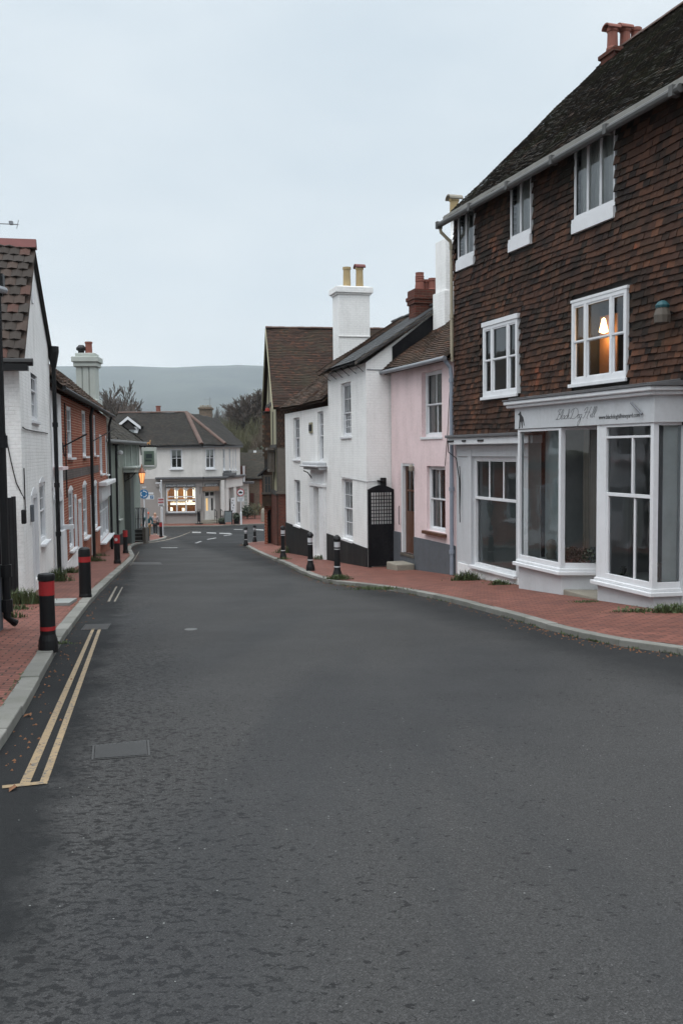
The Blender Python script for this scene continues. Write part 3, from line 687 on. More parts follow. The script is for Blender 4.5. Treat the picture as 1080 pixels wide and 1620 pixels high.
# interior room
rm=roombox(b0+.05,c1-.05,-.28,1.9,zg-.4,ztop+.05); 
rm.build('shop_interior',M['roomgrey'],H1)
def plate(mb,x0,y0,x1,y1,z0,z1,t=.05):
    d=Vector((x1-x0,y1-y0)).normalized(); n=Vector((-d.y,d.x))*t
    mb.hexa([(x0,y0,z0),(x1,y1,z0),(x1+n.x,y1+n.y,z0),(x0+n.x,y0+n.y,z0)],[(x0,y0,z1),(x1,y1,z1),(x1+n.x,y1+n.y,z1),(x0+n.x,y0+n.y,z1)])
def bay(name,u0,u1,ue,zs,zt,lights,lab,ub=None,side_out=0.0):
    """front face at -pj from u0 to u1; near side runs back to (ue, side_v)"""
    base=MB(); gz=g(F1,u1)-1
    base.prismz([(u0,-pj+.03),(u1,-pj+.03),(ue,0.3),(u0,.3)],gz,zs-.12)
    b=base.build(name,M['shop_paint'],H1,bevel=.01); b['label']=lab
    sl=MB(); sl.prismz([(u0-.08,-pj-.08),(u1+.06,-pj-.08),(ue+.07,.3),(u0-.08,.3)],zs-.13,zs-.055).prismz([(u0-.02,-pj-.03),(u1+.02,-pj-.03),(ue+.02,.3),(u0-.02,.3)],zs-.055,zs); sl.build('sill',M['paint'],b,bevel=.012)
    f=MB(); pw=.085
    f.box(u0,u0+pw,-pj,-pj+.1,zs,zt).box(u1-pw,u1,-pj,-pj+.1,zs,zt).box(u0+pw,u1-pw,-pj+.005,-pj+.09,zs,zs+.10).box(u0+pw,u1-pw,-pj+.005,-pj+.09,zt-.05,zt)
    dx=ue-u1; dy=.3+pj; Ls=math.hypot(dx,dy); ex,ey=dx/Ls,dy/Ls
    plate(f,u1-.004,-pj+.1,ue-.004,.3,zs,zs+.10); plate(f,u1-.004,-pj+.1,ue-.004,.3,zt-.05,zt)
    plate(f,u1+ex*(Ls-.12)-.004,-pj+ey*(Ls-.12),ue-.004,.3,zs+.1,zt-.05)
    gl=MB(); gl.add([(u0+pw,-pj+.05,zs+.1),(u1-pw,-pj+.05,zs+.1),(u1-pw,-pj+.05,zt-.05),(u0+pw,-pj+.05,zt-.05)],[(0,1,2,3)])
    gl.add([(u1-.03,-pj+.1,zs+.1),(ue-.03,.25,zs+.1),(ue-.03,.25,zt-.05),(u1-.03,-pj+.1,zt-.05)],[(0,1,2,3)])
    for l in lights: f.box(*l)
    f.build('window_frame',M['paint'],b,bevel=.004); gl.build('pane',M['glass_shop'],b)
    return b
B1=bay('bay_window',b0,b1,b1+.36,zsill,ztop,[],'plain glazed far bay of the shopfront, plants displayed inside')
mz=bz(1029,786.5); tz=bz(1029,690)
gx0=F1.hit(957,800,-pj)[0]; gx1=F1.hit(1029,800,-pj)[0]; mu=F1.hit(998,740,-pj)[0]; mu2=F1.hit(1000,840,-pj)[0]
B2=bay('bay_window',c0,c1,c1+.10,zsillR,ztR,[(c0,gx0,-pj+.004,-pj+.08,zsillR,ztR-.05),(gx0,c1-.08,-pj+.01,-pj+.08,mz-.03,mz+.03),(gx0,c1-.08,-pj+.01,-pj+.08,tz-.02,tz+.02),(mu-.022,mu+.022,-pj+.012,-pj+.075,mz+.03,tz-.02),(mu2-.022,mu2+.022,-pj+.03,-pj+.078,zsillR+.1,mz-.03),(gx0,gx0+.06,-pj+.012,-pj+.078,zsillR+.1,mz-.03)],'sash glazed near bay of the shopfront')
# far flank of the near bay and door lobby
m=MB(); m.prismz([(c0,-pj+.04),(c0+.05,-pj+.04),(c0-.12,.25),(c0-.17,.25)],zsillR,ztR); m.build('bay_side',M['paint'],H1)
du0=b1+.36; du1=c0-.17
m=MB(); m.box(du0-.02,du0+.12,.25,.34,zg-1,ztop).box(du1-.05,du1+.02,.25,.34,zg-1,ztop).box(du0,du1,.25,.34,ztop-.12,ztop); m.build('door_frame',M['shop_paint'],H1)
d_=MB(); d_.box(du0+.12,du1-.05,.27,.31,zg-.6,ztop-.12); d_=d_.build('door',M['shop_paint'],H1)
MB().box(b1-.0,c0,-pj+.06,.26,g(F1,c0)-.6,g(F1,b1)+.22).build('doorstep',M['stone'],H1,bevel=.02)
MB().box(b1+.02,b1+.05,-pj+.2,-.2,0,0.01)
# vent plate with raised frame on the far bay side
# fascia, cornice, lead roof
pj2=pj+.02
fz0,fz1=ztR-.0,bz(1033,625)
fb=MB(); fu0=F1.hit(813.6,665,-pj2)[0]; fu1=F1.hit(1034,645,-pj2)[0]
fb.prismz([(fu0,-pj2),(fu1,-pj2),(fu1+.13,.12),(fu0,.12)],ztR,fz1)
fa=fb.build('fascia',M['sign'] if 'sign' in M else M['shop_paint'],H1,bevel=.004)
cu0=F1.hit(796,640,-pj2-.14)[0]; co_=.14
ct=MB(); zc1=bz(1033,611)
ct.prismz([(cu0,-pj2-co_+.05),(fu1+.04,-pj2-co_+.05),(fu1+.2,.06),(cu0,.06)],fz1,fz1+(zc1-fz1)*.45)
ct.prismz([(cu0-.03,-pj2-co_),(fu1+.09,-pj2-co_),(fu1+.25,.06),(cu0-.03,.06)],fz1+(zc1-fz1)*.45,zc1)
co=ct.build('cornice',M['paint'],H1,bevel=.02)
lr=MB(); zr2=zc1+.10; X0=cu0-.05;X1=fu1+.12
lr.add([(X0,-pj2-co_-.02,zc1),(X1,-pj2-co_-.02,zc1),(X1+.16,-.03,zc1),(X0,-.03,zc1),(X0,-pj2-co_-.02,zc1+.03),(X1,-pj2-co_-.02,zc1+.03),(X1+.16,-.03,zr2),(X0,-.03,zr2)],[(3,2,1,0),(4,5,6,7),(0,1,5,4),(1,2,6,5),(2,3,7,6),(3,0,4,7)])
for i in range(7): x=X0+.3+i*(X1-X0-.4)/6; lr.tube([(x,-pj2-co_-.02,zc1+.035),(x,-.04,zr2+.01)],.02,6)
lr.build('lead_roof',M['lead'],H1,bevel=.006)
MB().prismz([(cu0+.1,-pj2+.02),(b0,-pj2+.02),(b0,.1),(cu0+.1,.1)],zft-.5,zft) if 0 else None
# lettering
M['ink']=plain('grey black lettering',(.03,.03,.032),.6,.2)
M['ink2']=plain('faded lettering',(.085,.085,.09),.6,.2)
LT={'B':[[(.35,1.0),(.2,.5),(.02,.02),(-.15,.05)],[(.0,.75),(.2,1.02),(.6,1.0),(.55,.65),(.25,.52),(.55,.45),(.5,.1),(.15,.0),(.0,.12)]],
'D':[[(.3,.95),(.18,.5),(.0,.05),(-.2,.12),(.1,.05),(.5,.0),(.95,.35),(.85,.85),(.45,1.05),(.0,.85),(-.1,.6)]],
'H':[[(-.1,.7),(.1,.95),(.35,1.0),(.15,.4),(-.05,.0),(-.2,.05)],[(.8,1.05),(.6,.5),(.4,.0),(.55,-.05)],[(.0,.5),(.3,.56),(.75,.52)]],
'l':[[(0,.1),(.25,.6),(.28,.95),(.18,.98),(.08,.4),(.08,.02),(.2,.06)]],
'a':[[(.3,.35),(.12,.38),(.0,.12),(.1,.0),(.28,.2),(.32,.36),(.26,.05),(.38,.05)]],
'c':[[(.28,.3),(.15,.38),(.0,.15),(.1,.0),(.3,.08)]],
'k':[[(0,.1),(.25,.6),(.26,.95),(.15,.9),(.05,.0)],[(.06,.2),(.28,.36),(.15,.2),(.32,.0)]],
'o':[[(.15,.38),(.0,.15),(.1,.0),(.27,.15),(.18,.38),(.35,.32)]],
'g':[[(.3,.35),(.12,.38),(.0,.12),(.1,.0),(.28,.2),(.32,.36),(.15,-.4),(-.05,-.75),(-.12,-.4),(.3,.05)]],
'i':[[(0,.1),(.13,.38),(.1,.02),(.22,.06)],[(.2,.55),(.21,.57)]]}
lm=MB(); x=F1.hit(880,660,-pj2)[0]; zb_=F1.hit(880,664,-pj2)[1]; sx=.27
end=F1.hit(941,650,-pj2)[0]; adv={'B':.62,'D':.95,'H':.85,'l':.27,'a':.38,'c':.3,'k':.34,'o':.33,'g':.42,'i':.24,' ':.28}
tot=sum(adv[c] for c in 'Black Dog Hill'); kx=(end-x)/tot; hs=F1.hit(905,643,-pj2)[1]-zb_; hs=.185
for c in 'Black Dog Hill':
    if c!=' ':
        for st in LT[c]:
            pts=cr([(p[0],p[1],0) for p in st],4)
            lm.tube([(x+(p.x+.22*p.y)*kx*1.05,-pj2-.002,zb_+p.y*hs) for p in pts],.0034,5)
    x+=adv[c]*kx
lm.build('shop_name',M['ink'],fa)
tu=F1.hit(946.5,662,-pj2)[0]; te=F1.hit(1011,655,-pj2)[0]
tt=textm(fa,'www.blackdoghillvineyard.com',0,0,0,.11,M['ink'],name='web_address',z0=0)
bw=max(v.co.x for v in tt.data.vertices); tt.data.transform(Matrix.Diagonal(((te-tu)/bw,1,1,1))); tt.location=(tu,-pj2-.003,F1.hit(946.5,663.5,-pj2)[1]-H1['_z0'])
dz=F1.hit(822,677.5,-pj2)[1]; dh=F1.hit(822,650,-pj2)[1]-dz; du=F1.hit(818,665,-pj2)[0]; dw=(F1.hit(829.5,665,-pj2)[0]-du)
dog=[(.30,.0),(.38,.02),(.40,.35),(.50,.38),(.58,.1),(.60,0),(.70,.02),(.70,.35),(.80,.42),(.86,.20),(.98,.12),(.92,.3),(.86,.5),(.80,.62),(.62,.72),(.50,.80),(.46,.96),(.40,.90),(.33,1.0),(.30,.90),(.12,.82),(.10,.77),(.28,.74),(.32,.6),(.26,.4),(.22,.05),(.15,.0),(.22,-.02)]
MB().prism([(du+a_*dw,dz+b_*dh) for a_,b_ in dog],-pj2-.006,-pj2-.001).build('dog_emblem',M['ink'],fa,fix=True)
xa,za=F1.hit(1003,637,-pj2); xb,zb2=F1.hit(1017,655,-pj2)
MB().tube([(xa,-pj2-.07,za),(xb,-pj2-.03,zb2)],.022,8).build('spotlight_tube',M['steel'],H1)
# wall lantern beside the lit window
xa,za=F1.hit(1050,494,-.2)
wl=empty('wall_lantern',(*F1.w(xa,-.06),za),F1.rz,'weathered wooden wall lantern with turquoise cap fixed to the hung tiles','lantern'); wl['_z0']=0
MB().lathe([(.03,-.20),(.13,-.17),(.14,-.05),(.10,.07),(.05,.09)],0,-.18,10).build('body',M['oldwood'],wl,0)
MB().lathe([(.11,.07),(.12,.11),(.07,.17),(.02,.19)],0,-.18,10).build('cap',plain('turquoise paint',(.012,.075,.09),.6),wl,0)
MB().box(-.02,.02,-.18,.02,-.02,.02).build('bracket',M['black'],wl,0)
MB().box(b0+.02,b0+.8,.10,.13,zsill-.3,ztop).build('inner_panel',plain('pale teal reflection tone',(.46,.52,.52),.7,.15),H1)  # added panel, its pale teal stands in for a reflection in the bay glass
MB().box(c0+.2,c0+.9,.9,.93,zsillR-.3,ztR).build('inner_panel',M['curtain_grey'],H1)
# things shown in the bays
def thing_at(name,lab,cat,u,v,z,rz=0,group=None):
    x,y=F1.w(u,v); o=empty(name,(x,y,z),F1.rz+rz,lab,cat,group); o['_z0']=0; return o
def leafball(mb,cx,cy,cz,r,n,s=.05,flat=1.0):
    for i in range(n):
        d=Vector((random.gauss(0,1),random.gauss(0,1),random.gauss(0,1))).normalized()*r*random.uniform(.35,1)
        p=Vector((cx+d.x,cy+d.y,cz+d.z*flat)); a=Vector((random.gauss(0,1),random.gauss(0,1),random.gauss(0,1))).normalized(); b=a.orthogonal().normalized()
        k=s*random.uniform(.6,1.4); mb.add([p-a*k,p+b*k*.5,p+a*k,p-b*k*.5],[(0,1,2,3)])
bs=MB().prismz([(b0+.1,-.37),(b1+.0,-.37),(b1+.2,.1),(b1+.2,.9),(b0+.1,.9)],zsill,zsill+.03).build('display_shelf',M['roomgrey'],H1)
MB().box(c0-.05,c1-.1,-pj+.11,.9,zsillR+.0,zsillR+.03).build('display_shelf',M['roomgrey'],H1)
for (uu,vv,r,lab) in ((b1-.12,-.12,.22,'spreading green pot plant at the near corner of the far bay'),(b1-.45,-.05,.17,'low dark leafy plant in the middle of the far bay'),(b1+.10,.10,.22,'bushy plant behind the side glass of the far bay')):
    o=thing_at('pot_plant',lab,'plant',uu,vv,zsill+.03); mm=MB(); leafball(mm,0,0,.2,r,320,.035,.8); mm.build('foliage',M['leafd'],o,0); MB().lathe([(.06,0),(.08,.12),(.07,.12)],0,0,10).build('pot',M['terracotta'],o,0)
o=thing_at('stone_bust','rounded grey stone head standing in the far bay window','ornament',b0+.45,.05,zsill+.03); MB().lathe([(.10,0),(.12,.08),(.08,.14),(.11,.22),(.115,.30),(.08,.38),(.02,.41)],0,0,14).build('head',M['stone'],o,0,smooth=True)
for (uu,vv,h,mt,lab) in ((gx0+.12,-.2,.2,'black','small black carved figure at the far side of the near bay'),(c1-.35,-.1,.35,'wood','brown wooden chair back seen low in the near bay')):
    o=thing_at('ornament',lab,'ornament',uu,vv,zsillR+.03); mm=MB(); mm.lathe([(.07,0),(.08,.03),(.03,.06),(.05,h*.5),(.06,h*.75),(.03,h*.85),(.045,h*.95),(.01,h)],0,0,12); mm.build('figure',M[mt],o,0,smooth=True)
o=thing_at('cupboard','orange brown wooden cupboard seen through the side glass of the near bay','cupboard',c1-.45,.75,zsillR+.0); MB().box(-.25,.25,-.2,.2,-.3,.75).build('carcass',M['wood'],o,0,bevel=.01); MB().box(-.22,.22,-.22,-.2,-.2,.7).build('door',plain('orange wood',(.17,.06,.02),.5),o,0)
cm=MB(); folds(cm,b0+.9,b1+.3,.5,zsill,ztop,amp=.05); folds(cm,c1-.12,c1+.02,.2,zsillR,ztR,amp=.04); cm.build('curtain',plain('taupe drape',(.30,.25,.20),.95,.3,scale=5),H1)
# ================================================================ pink house
px_,py_=F1.w(F1.hit(620,892)[0],0); F2=Fr((px_,py_),F1.U); L2=F1.hit(620,892)[0]*-1-.0
H2=F2.root('pink_house','narrow pale pink rendered house with slate grey plinth beside the tile hung house','house')
print('L2',L2)
ez=F2.hit(602,588,-.25)[1]; zw=ez-.05
w1=F2.rect(666.5,698.5,583,690,'r'); w2=F2.rect(675,704,738,844,'r'); dr=F2.rect(634.5,655,733,873,'l')
w1[3]=min(w1[3],zw-.08)
m=MB(); wall(m,0,L2-.02,-6,zw,[w1,w2,(dr[0],dr[1],dr[2]-.0,dr[3])],rev=.14); shell(m,0,L2-.02,6,-6,zw,v0=0.0); m.build('wall',M['pink'],H2)
sash(H2,w1,rec=.12,lights=[(1,2)],rows=(1,1),fw=.06,curtain='net',split=.48,sillproj=.03,depth=.8)
sash(H2,w2,rec=.08,lights=[(1,2)],rows=(1,1),fw=.06,curtain='curtain',split=.48,sill=False,depth=.8)
MB().box(w2[0]-.12,w2[1]+.10,-.12,-.002,w2[2]-.10,w2[2]-.01).build('window_ledge',M['wood'],H2,bevel=.01)
zp=F2.hit(655,849)[1]; zp0=F2.hit(625,840)[1]
m=MB(); m.box(.0,dr[0]-.02,-.035,-.001,-6,zp0).box(dr[1]+.0,L2-.03,-.035,-.001,-6,zp); m.box(dr[0]-.02,dr[1],-.035,-.001,-6,dr[2]); m.parts('plinth',M['plinth_grey'],H2,bevel=.01)
m=MB(); a,b,c,d=dr; m.box(a,a+.10,.0,.1,c,d).box(b-.06,b,.02,.1,c,d).box(a+.1,b-.06,.02,.1,d-.07,d); dfm=m.build('door_frame',M['paint'],H2)
m=MB(); y=.10; zm=c+(d-c)*.47; m.box(a+.1,a+.22,y,y+.05,c,d-.07).box(b-.16,b-.06,y,y+.05,c,d-.07).box(a+.22,b-.16,y,y+.05,c,zm).box(a+.22,b-.16,y,y+.05,d-.2,d-.07).box(a+.22,b-.16,y+.01,y+.04,zm+(d-.2-zm)*.48,zm+(d-.2-zm)*.53); m.box((a+b)/2-.012,(a+b)/2+.012,y+.01,y+.04,zm,d-.2)
dd=m.build('door',M['wood'],H2,bevel=.004); MB().add([(a+.2,y+.03,zm),(b-.14,y+.03,zm),(b-.14,y+.03,d-.2),(a+.2,y+.03,d-.2)],[(0,1,2,3)]).build('pane',M['glass'],dd)
roombox(a,b,y+.055,.7,c,d).build('interior',M['roomgrey'],dd)
MB().lathe([(.0,0),(.02,.01),(.02,.03)],0,0,8) 
MB().box(a+.02,b+.06,-.06,.1,c-.08,c).build('threshold',M['oldwood'],H2,bevel=.01)
MB().lathe([(.01,d-.22),(.06,d-.20),(.075,d-.08),(.03,d-.02)],b+.0,-.09,10).build('porch_light',M['stone'],H2)
MB().tube([(a-.05,-.04,c+1.35),(a-.05,-.06,c+1.3),(a-.05,-.06,c+.85),(a-.05,-.04,c+.8)],.012,6).build('handrail',M['black'],H2)
# roof (near part of the ridge meets the tile hung house)
zr=F2.hitu(705,472,L2)[1]; vr=3.1; zr=F2.hit(716,474,vr)[1]; print('pink eave',ez,'ridge',zr)
m=MB(); facet(m,[(-.05,-.25,ez),(L2-.02,-.25,ez),(L2-.02,vr,zr),(-.05,vr,zr)],gauge=.11,tw=.165,wav=1.6,jit=.007)
m.add([(-.05,vr,zr),(L2-.02,vr,zr),(L2-.02,6.2,ez),(-.05,6.2,ez)],[(0,1,2,3)]); m.build('roof',M['roof_brown'],H2)
m=MB(); m.tube([(-.1,-.30,ez-.045),(L2*.5,-.30,ez-.055),(L2-.03,-.30,ez-.05)],.058,10); m.build('gutter',M['steel'],H2)
zt_=F2.hit(718,572)[1]
downpipe('downpipe',H2,[(L2-.12,-.28,ez-.07),(L2-.1,-.12,ez-.28),(L2-.1,-.09,ez-.5),(L2-.1,-.09,g(F2,L2)+.12)],.05,'bluegrey',[(L2-.1,-.09,ez-.6),(L2-.1,-.09,-1.0),(L2-.1,-.09,-2.6)])
MB().tube([(L2-.1,-.10,ez-.65),(L2-.35,-.03,ez-.9),(L2-.5,-.02,ez-1.9),(w2[1]+.02,-.015,w2[3]+.02)],.008,5).build('cable',M['darkwood'],H2)
x0,z0=F1.hit(697,455,vr-.3)  # white stack seen between roofs
u_,zt_=F2.hit(694,460,vr-.2); u2_,_=F2.hit(722,460,vr-.2)
su1=.95
v0_=F2.hitu(704.5,420,su1)[0]; su0=su1-.75; print('stack v',v0_)
zb_=zr-.25
m=MB(); m.box(su0,su1,v0_,v0_+.9,ez+.3,F2.hitu(700,376,su1)[1]+.0).box(su0-.06,su1+.05,v0_-.06,v0_+.96,ez+.3,F2.hitu(700,459,su1)[1]); cs=m.build('chimney',M['white_brick'],H2,bevel=.012)
pu_=(su0+su1)/2; pv,zpt=F2.hitu(718,314,pu_); zs_=F2.hitu(700,376,su1)[1]
p=MB(); pot(p,pu_,pv,zpt-.6,.6,.14); p.build('chimney_pot',M['buff'],cs)
MB().box(pu_-.16,pu_+.16,pv-.05,pv+.25,zs_-.1,zpt-.55).build('flaunching',M['white_brick'],cs)
p=MB(); cowl(p,pu_,pv,zpt-.03,.18,.42); p.build('cowl',M['stone'],cs)
# step stone
s0=F2.hit(618,890,-.3)[0]; s1=F2.hit(652,890,-.3)[0]; gz=g(F2,(s0+s1)/2,-.4)
x,y=F2.w((s0+s1)/2,-.33); o=empty('stone_step',(x,y,RZ(y)+.10),F2.rz,'worn square stone step below the brown door of the pink house','step'); o['_z0']=0
MB().box(-.42,.42,-.27,.27,-.1,.20).build('block',M['stone'],o,0,bevel=.03)
# ================================================================ white house (two sections)
A=ghit(453.5,873,.12); B=ghit(581,896,.12); print('white',A,B)
F3=Fr((A.x,A.y),(B.x-A.x,B.y-A.y)); L3=(Vector((B.x,B.y))-Vector((A.x,A.y))).length
H3=F3.root('white_house','long white painted brick house with black plinth and taller near end','house')
um=F3.hit(519,640)[0]
ezl=F3.hit(519,642)[1]  # lower eave wall top
ez2=F3.hit(574,575)[1]
wu=F3.rect(539.5,555,603,690); wl_=F3.rect(541,557.5,759,856); wA=F3.rect(502.5,511.5,650,730); wB=F3.rect(464,474,660,727); wC=F3.rect(465.5,475,760,833)
db=[F3.hit(500,800)[0],F3.hit(508.5,800)[0],F3.hit(508,881)[1],F3.hit(508,773)[1]]
m=MB(); wall(m,0,um,-7,ezl,[wA,wB,wC,db],rev=.13); shell(m,0,um,5,-7,ezl); 
wall(m,um,L3,-7,ez2,[wu,wl_],rev=.13)
k3=2.75; rz=F3.hitu(700,478,L3)[1]; vr3=F3.hitu(700,478,L3)[0]; print('white ridge v,z',vr3,rz,'eave',ez2,'low',ezl,'L',L3,'um',um)
m.poly([(L3,0,-7),(L3,2*vr3,-7),(L3,2*vr3,ez2),(L3,vr3,rz-.12),(L3,0,ez2)]); m.poly([(um,0,-7),(um,0,ez2),(um,vr3,rz-.12),(um,2*vr3,ez2),(um,2*vr3,-7)])
m.poly([(L3,2*vr3,-7),(um,2*vr3,-7),(um,2*vr3,ez2),(L3,2*vr3,ez2)]); m.build('wall',M['white_brick'],H3)
# black boarded upper part of the near gable
bv=F3.hitu(620,560,L3)[0]; zbv=F3.hitu(620,560,L3)[1]
sl=(rz-ez2)/vr3
m=MB(); n=9; bt=F3.hitu(620,600,L3)[1]
m.prism([(0,0)],0,0) if 0 else None
P=[(bv,bt-1.5),(2*vr3,bt-1.5),(2*vr3,ez2+.05),(vr3,rz-.14),(bv,ez2+sl*bv-.14)]
m.add([(L3+.0,p[0],p[1]) for p in P]+[(L3+.04,p[0],p[1]) for p in P],[(5,6,7,8,9)]+[(i,(i+1)%5,5+(i+1)%5,5+i) for i in range(5)])
m.build('weatherboarding',M['black_wood'],H3,fix=True)
sash(H3,wu,rec=.07,lights=[(1,4)],rows=(2,3),split=.42,fw=.06,curtain='net',sillproj=.05)
sash(H3,wl_,rec=.07,lights=[(1,4)],rows=(2,2),fw=.06,curtain='curtain',sillproj=.05)
sash(H3,wA,rec=.07,lights=[(1,3)],rows=(2,2),fw=.05,curtain='net',split=.5)
sash(H3,wB,rec=.07,lights=[(1,3)],rows=(2,2),fw=.05,curtain='net')
sash(H3,wC,rec=.07,lights=[(1,3)],rows=(2,2),fw=.05,curtain='net')
# plinths
pa=F3.hit(489,840)[0]; pb=F3.hit(518,843)[0]
m=MB(); z1=F3.hit(453.6,826.4)[1]; z2=F3.hit(489,840)[1]; m.hexa([(-.01,-.04,-7),(pa,-.04,-7),(pa,-.002,-7),(-.01,-.002,-7)],[(-.01,-.04,z1),(pa,-.04,z2),(pa,-.002,z2),(-.01,-.002,z1)])
z1=F3.hit(518,843.7)[1]; z2=F3.hit(580,867)[1]; m.hexa([(pb,-.04,-7),(L3+.02,-.04,-7),(L3+.02,-.002,-7),(pb,-.002,-7)],[(pb,-.04,z1),(L3+.02,-.04,z2),(L3+.02,-.002,z2),(pb,-.002,z1)]); m.parts('plinth',M['plinth_black'],H3)
# door surround
da=F3.hit(494,800)[0]; dbb=F3.hit(516,800)[0]; zg_=g(F3,dbb); zl=F3.hit(516,771)[1]; zl2=F3.hit(516,766)[1]; zh=F3.hit(518,744)[1]; zh2=F3.hit(518,731)[1]
m=MB(); m.box(da,db[0],-.10,-.001,zg_-.5,zl).box(db[1],dbb,-.10,-.001,zg_-.5,zl).box(da-.05,dbb+.05,-.14,-.001,zl,zl2).box(da+.02,dbb-.02,-.06,-.001,zl2,zh)
m.build('door_surround',M['cream2'] if 'cream2' in M else M['white_render'],H3,bevel=.008)
m=MB(); m.box(da-.12,dbb+.12,-.30,-.001,zh,zh+(zh2-zh)*.35).box(da-.22,dbb+.2,-.42,-.001,zh+(zh2-zh)*.35,zh+(zh2-zh)*.6).box(da-.12,dbb+.1,-.34,-.001,zh+(zh2-zh)*.6,zh2); m.build('door_hood',M['shop_paint'],H3,bevel=.03)
MB().box(db[0],db[1],.10,.15,db[2]-.3,db[3]).build('door',M['shop_paint'],H3)
MB().tube([(da-.05,-.30,zh-.05),(da+.1,-.18,zh-.12),(da+.22,-.04,zh-.35)],.02,6).build('hood_bracket',M['black'],H3)
ya=F3.rect(490,494.8,668,685); MB().box(ya[0],ya[1],-.04,-.002,ya[2],ya[3]).build('insurance_plaque',M['cream'],H3); ym=(ya[2]+ya[3])/2
MB().box(ya[0]+.05,ya[1]-.02,-.06,-.041,ym-.12,ym+.12).build('plaque_hole',M['black'],H3)
# roofs
vl=2.1; zrl=F3.hit(504,597,vl)[1]; 
ue=F3.hit(452,652,-.2)[0]
m=MB(); el=ezl+.04
el0=F3.hit(452,655,-.22)[1]; el1=F3.hit(518,630,-.22)[1]; print('low eave z',el0,el1)
zrl=el1+ (vl+.22)*.80
facet(m,[(-.15,-.22,el1),(um,-.22,el1),(um,vl,zrl),(.75,vl,zrl)],gauge=.11,wav=.8,jit=.008)
m.poly([(um,vl,zrl),(um,5.2,el1),(-.15,5.2,el1),(.75,vl,zrl)]); m.poly([(-.15,5.2,el1),(-.15,-.22,el1),(.75,vl,zrl)])
m.build('roof',M['roof_brown'],H3)
eu,e2=F3.hit(574,567,-.3); e2z=F3.hit(505,596,-.3); print('near eave',eu,e2,e2z)
usp=um+(L3-um)*.38
ov=.35
m=MB(); facet(m,[(um-.2,-ov,e2),(usp,-ov,e2),(usp,vr3,rz),(um-.2,vr3,rz)],gauge=.11,wav=1.2); m.poly([(usp,vr3,rz),(um-.2,vr3,rz),(um-.2,2*vr3+.2,e2),(usp,2*vr3+.2,e2)][::-1]); m.build('roof',M['roof_brown'],H3)
m=MB(); facet(m,[(usp,-ov,e2),(L3+.16,-ov,e2),(L3+.16,vr3,rz),(usp,vr3,rz)],gauge=.2,tw=.28,th=.008,lift=.014,wav=.5,jit=.002); m.poly([(L3+.16,vr3,rz),(usp,vr3,rz),(usp,2*vr3+.2,e2),(L3+.16,2*vr3+.2,e2)]); m.build('slate_roof',M['roof_slate'],H3)
ridge(MB(),(um-.2,vr3,rz+.03),(L3+.16,vr3,rz+.03)).build('ridge_tiles',M['roof_slate'],H3)
MB().hexa([(L3+.05,-ov,e2-.12),(L3+.15,-ov,e2-.12),(L3+.15,vr3,rz-.14),(L3+.05,vr3,rz-.14)],[(L3+.05,-ov,e2-.01),(L3+.15,-ov,e2-.01),(L3+.15,vr3,rz-.03),(L3+.05,vr3,rz-.03)]).build('verge_board',M['oldwood'],H3,fix=True)
m=MB()
for i in range(6):
    x=um+.4+i*(L3-um-.6)/5; m.tube([(x,-ov+.03,e2-.05),(x,-.02,e2-.30)],.010,5)
m.build('eaves_brackets',M['black'],H3)
# big chimney
cu=F3.hit(587,500,0)[0]
cn=um-.55 ; va=F3.hitu(535,510,cn)[0]; vb=F3.hitu(585,510,cn)[0]; zt_=F3.hitu(560,452,cn)[1]; zc=F3.hitu(560,466,cn)[1]; zb_=F3.hitu(535,565,cn)[1]-.8; print('chim',cn,va,vb,zt_,zb_)
m=MB(); m.box(cn-.75,cn,va,vb,zb_,zc).box(cn-.80,cn+.04,va-.05,vb+.05,zc,zc+.06).box(cn-.87,cn+.09,va-.10,vb+.10,zc+.06,zc+.26)
m.hexa([(cn-.87,va-.1,zc+.26),(cn+.09,va-.1,zc+.26),(cn+.09,vb+.1,zc+.26),(cn-.87,vb+.1,zc+.26)],[(cn-.7,va+.1,zt_),(cn-.08,va+.1,zt_),(cn-.08,vb-.1,zt_),(cn-.7,vb-.1,zt_)])
m.box(cn-.0,cn+.03,va+.0,vb,F3.hitu(560,532,cn)[1]-.03,F3.hitu(560,532,cn)[1]+.03)
cs=m.build('chimney',M['white_brick'],H3,bevel=.012)
for px,lab in ((548.5,None),(568.5,None)):
    p=MB(); pv=F3.hitu(px,447,cn-.35)[0]; hz=F3.hitu(px,422,cn-.35)[1]; pot(p,cn-.35,pv,zt_-.04,hz-zt_+.02,.135)
    q=p.build('chimney_pot',M['buff'],cs)
    if px>560: r_=MB(); cowl(r_,cn-.35,pv,hz-.04,.17,.36); r_.build('cowl',M['redtile'],cs)
# brick stack behind the ridge
cn=L3-.9; va=F3.hitu(653,470,cn)[0]; vb=F3.hitu(693,470,cn)[0]; zt_=F3.hitu(672,457,cn)[1]; print('brick stack',va,vb,zt_)
m=MB(); m.box(cn-.6,cn,va+.07,vb-.05,zt_-2.6,zt_-.45).box(cn-.66,cn+.05,va+.03,vb,zt_-.45,zt_-.32).box(cn-.7,cn+.09,va,vb+.04,zt_-.32,zt_-.2).box(cn-.64,cn+.04,va+.04,vb,zt_-.2,zt_)
cs=m.build('chimney',M['brick_dark'],H3,bevel=.012)
p=MB(); pot(p,cn-.3,F3.hitu(663.5,455,cn-.3)[0],zt_-.03,F3.hitu(663,430,cn-.3)[1]-zt_,.13,1); p.build('chimney_pot',M['terracotta'],cs)
for px in (676.5,681.5):
    p=MB(); pot(p,cn-.3+(.12 if px>678 else -.15),F3.hitu(px,455,cn-.3)[0],zt_-.03,F3.hitu(px,440,cn-.3)[1]-zt_,.12); p.build('chimney_pot',M['terracotta'],cs)
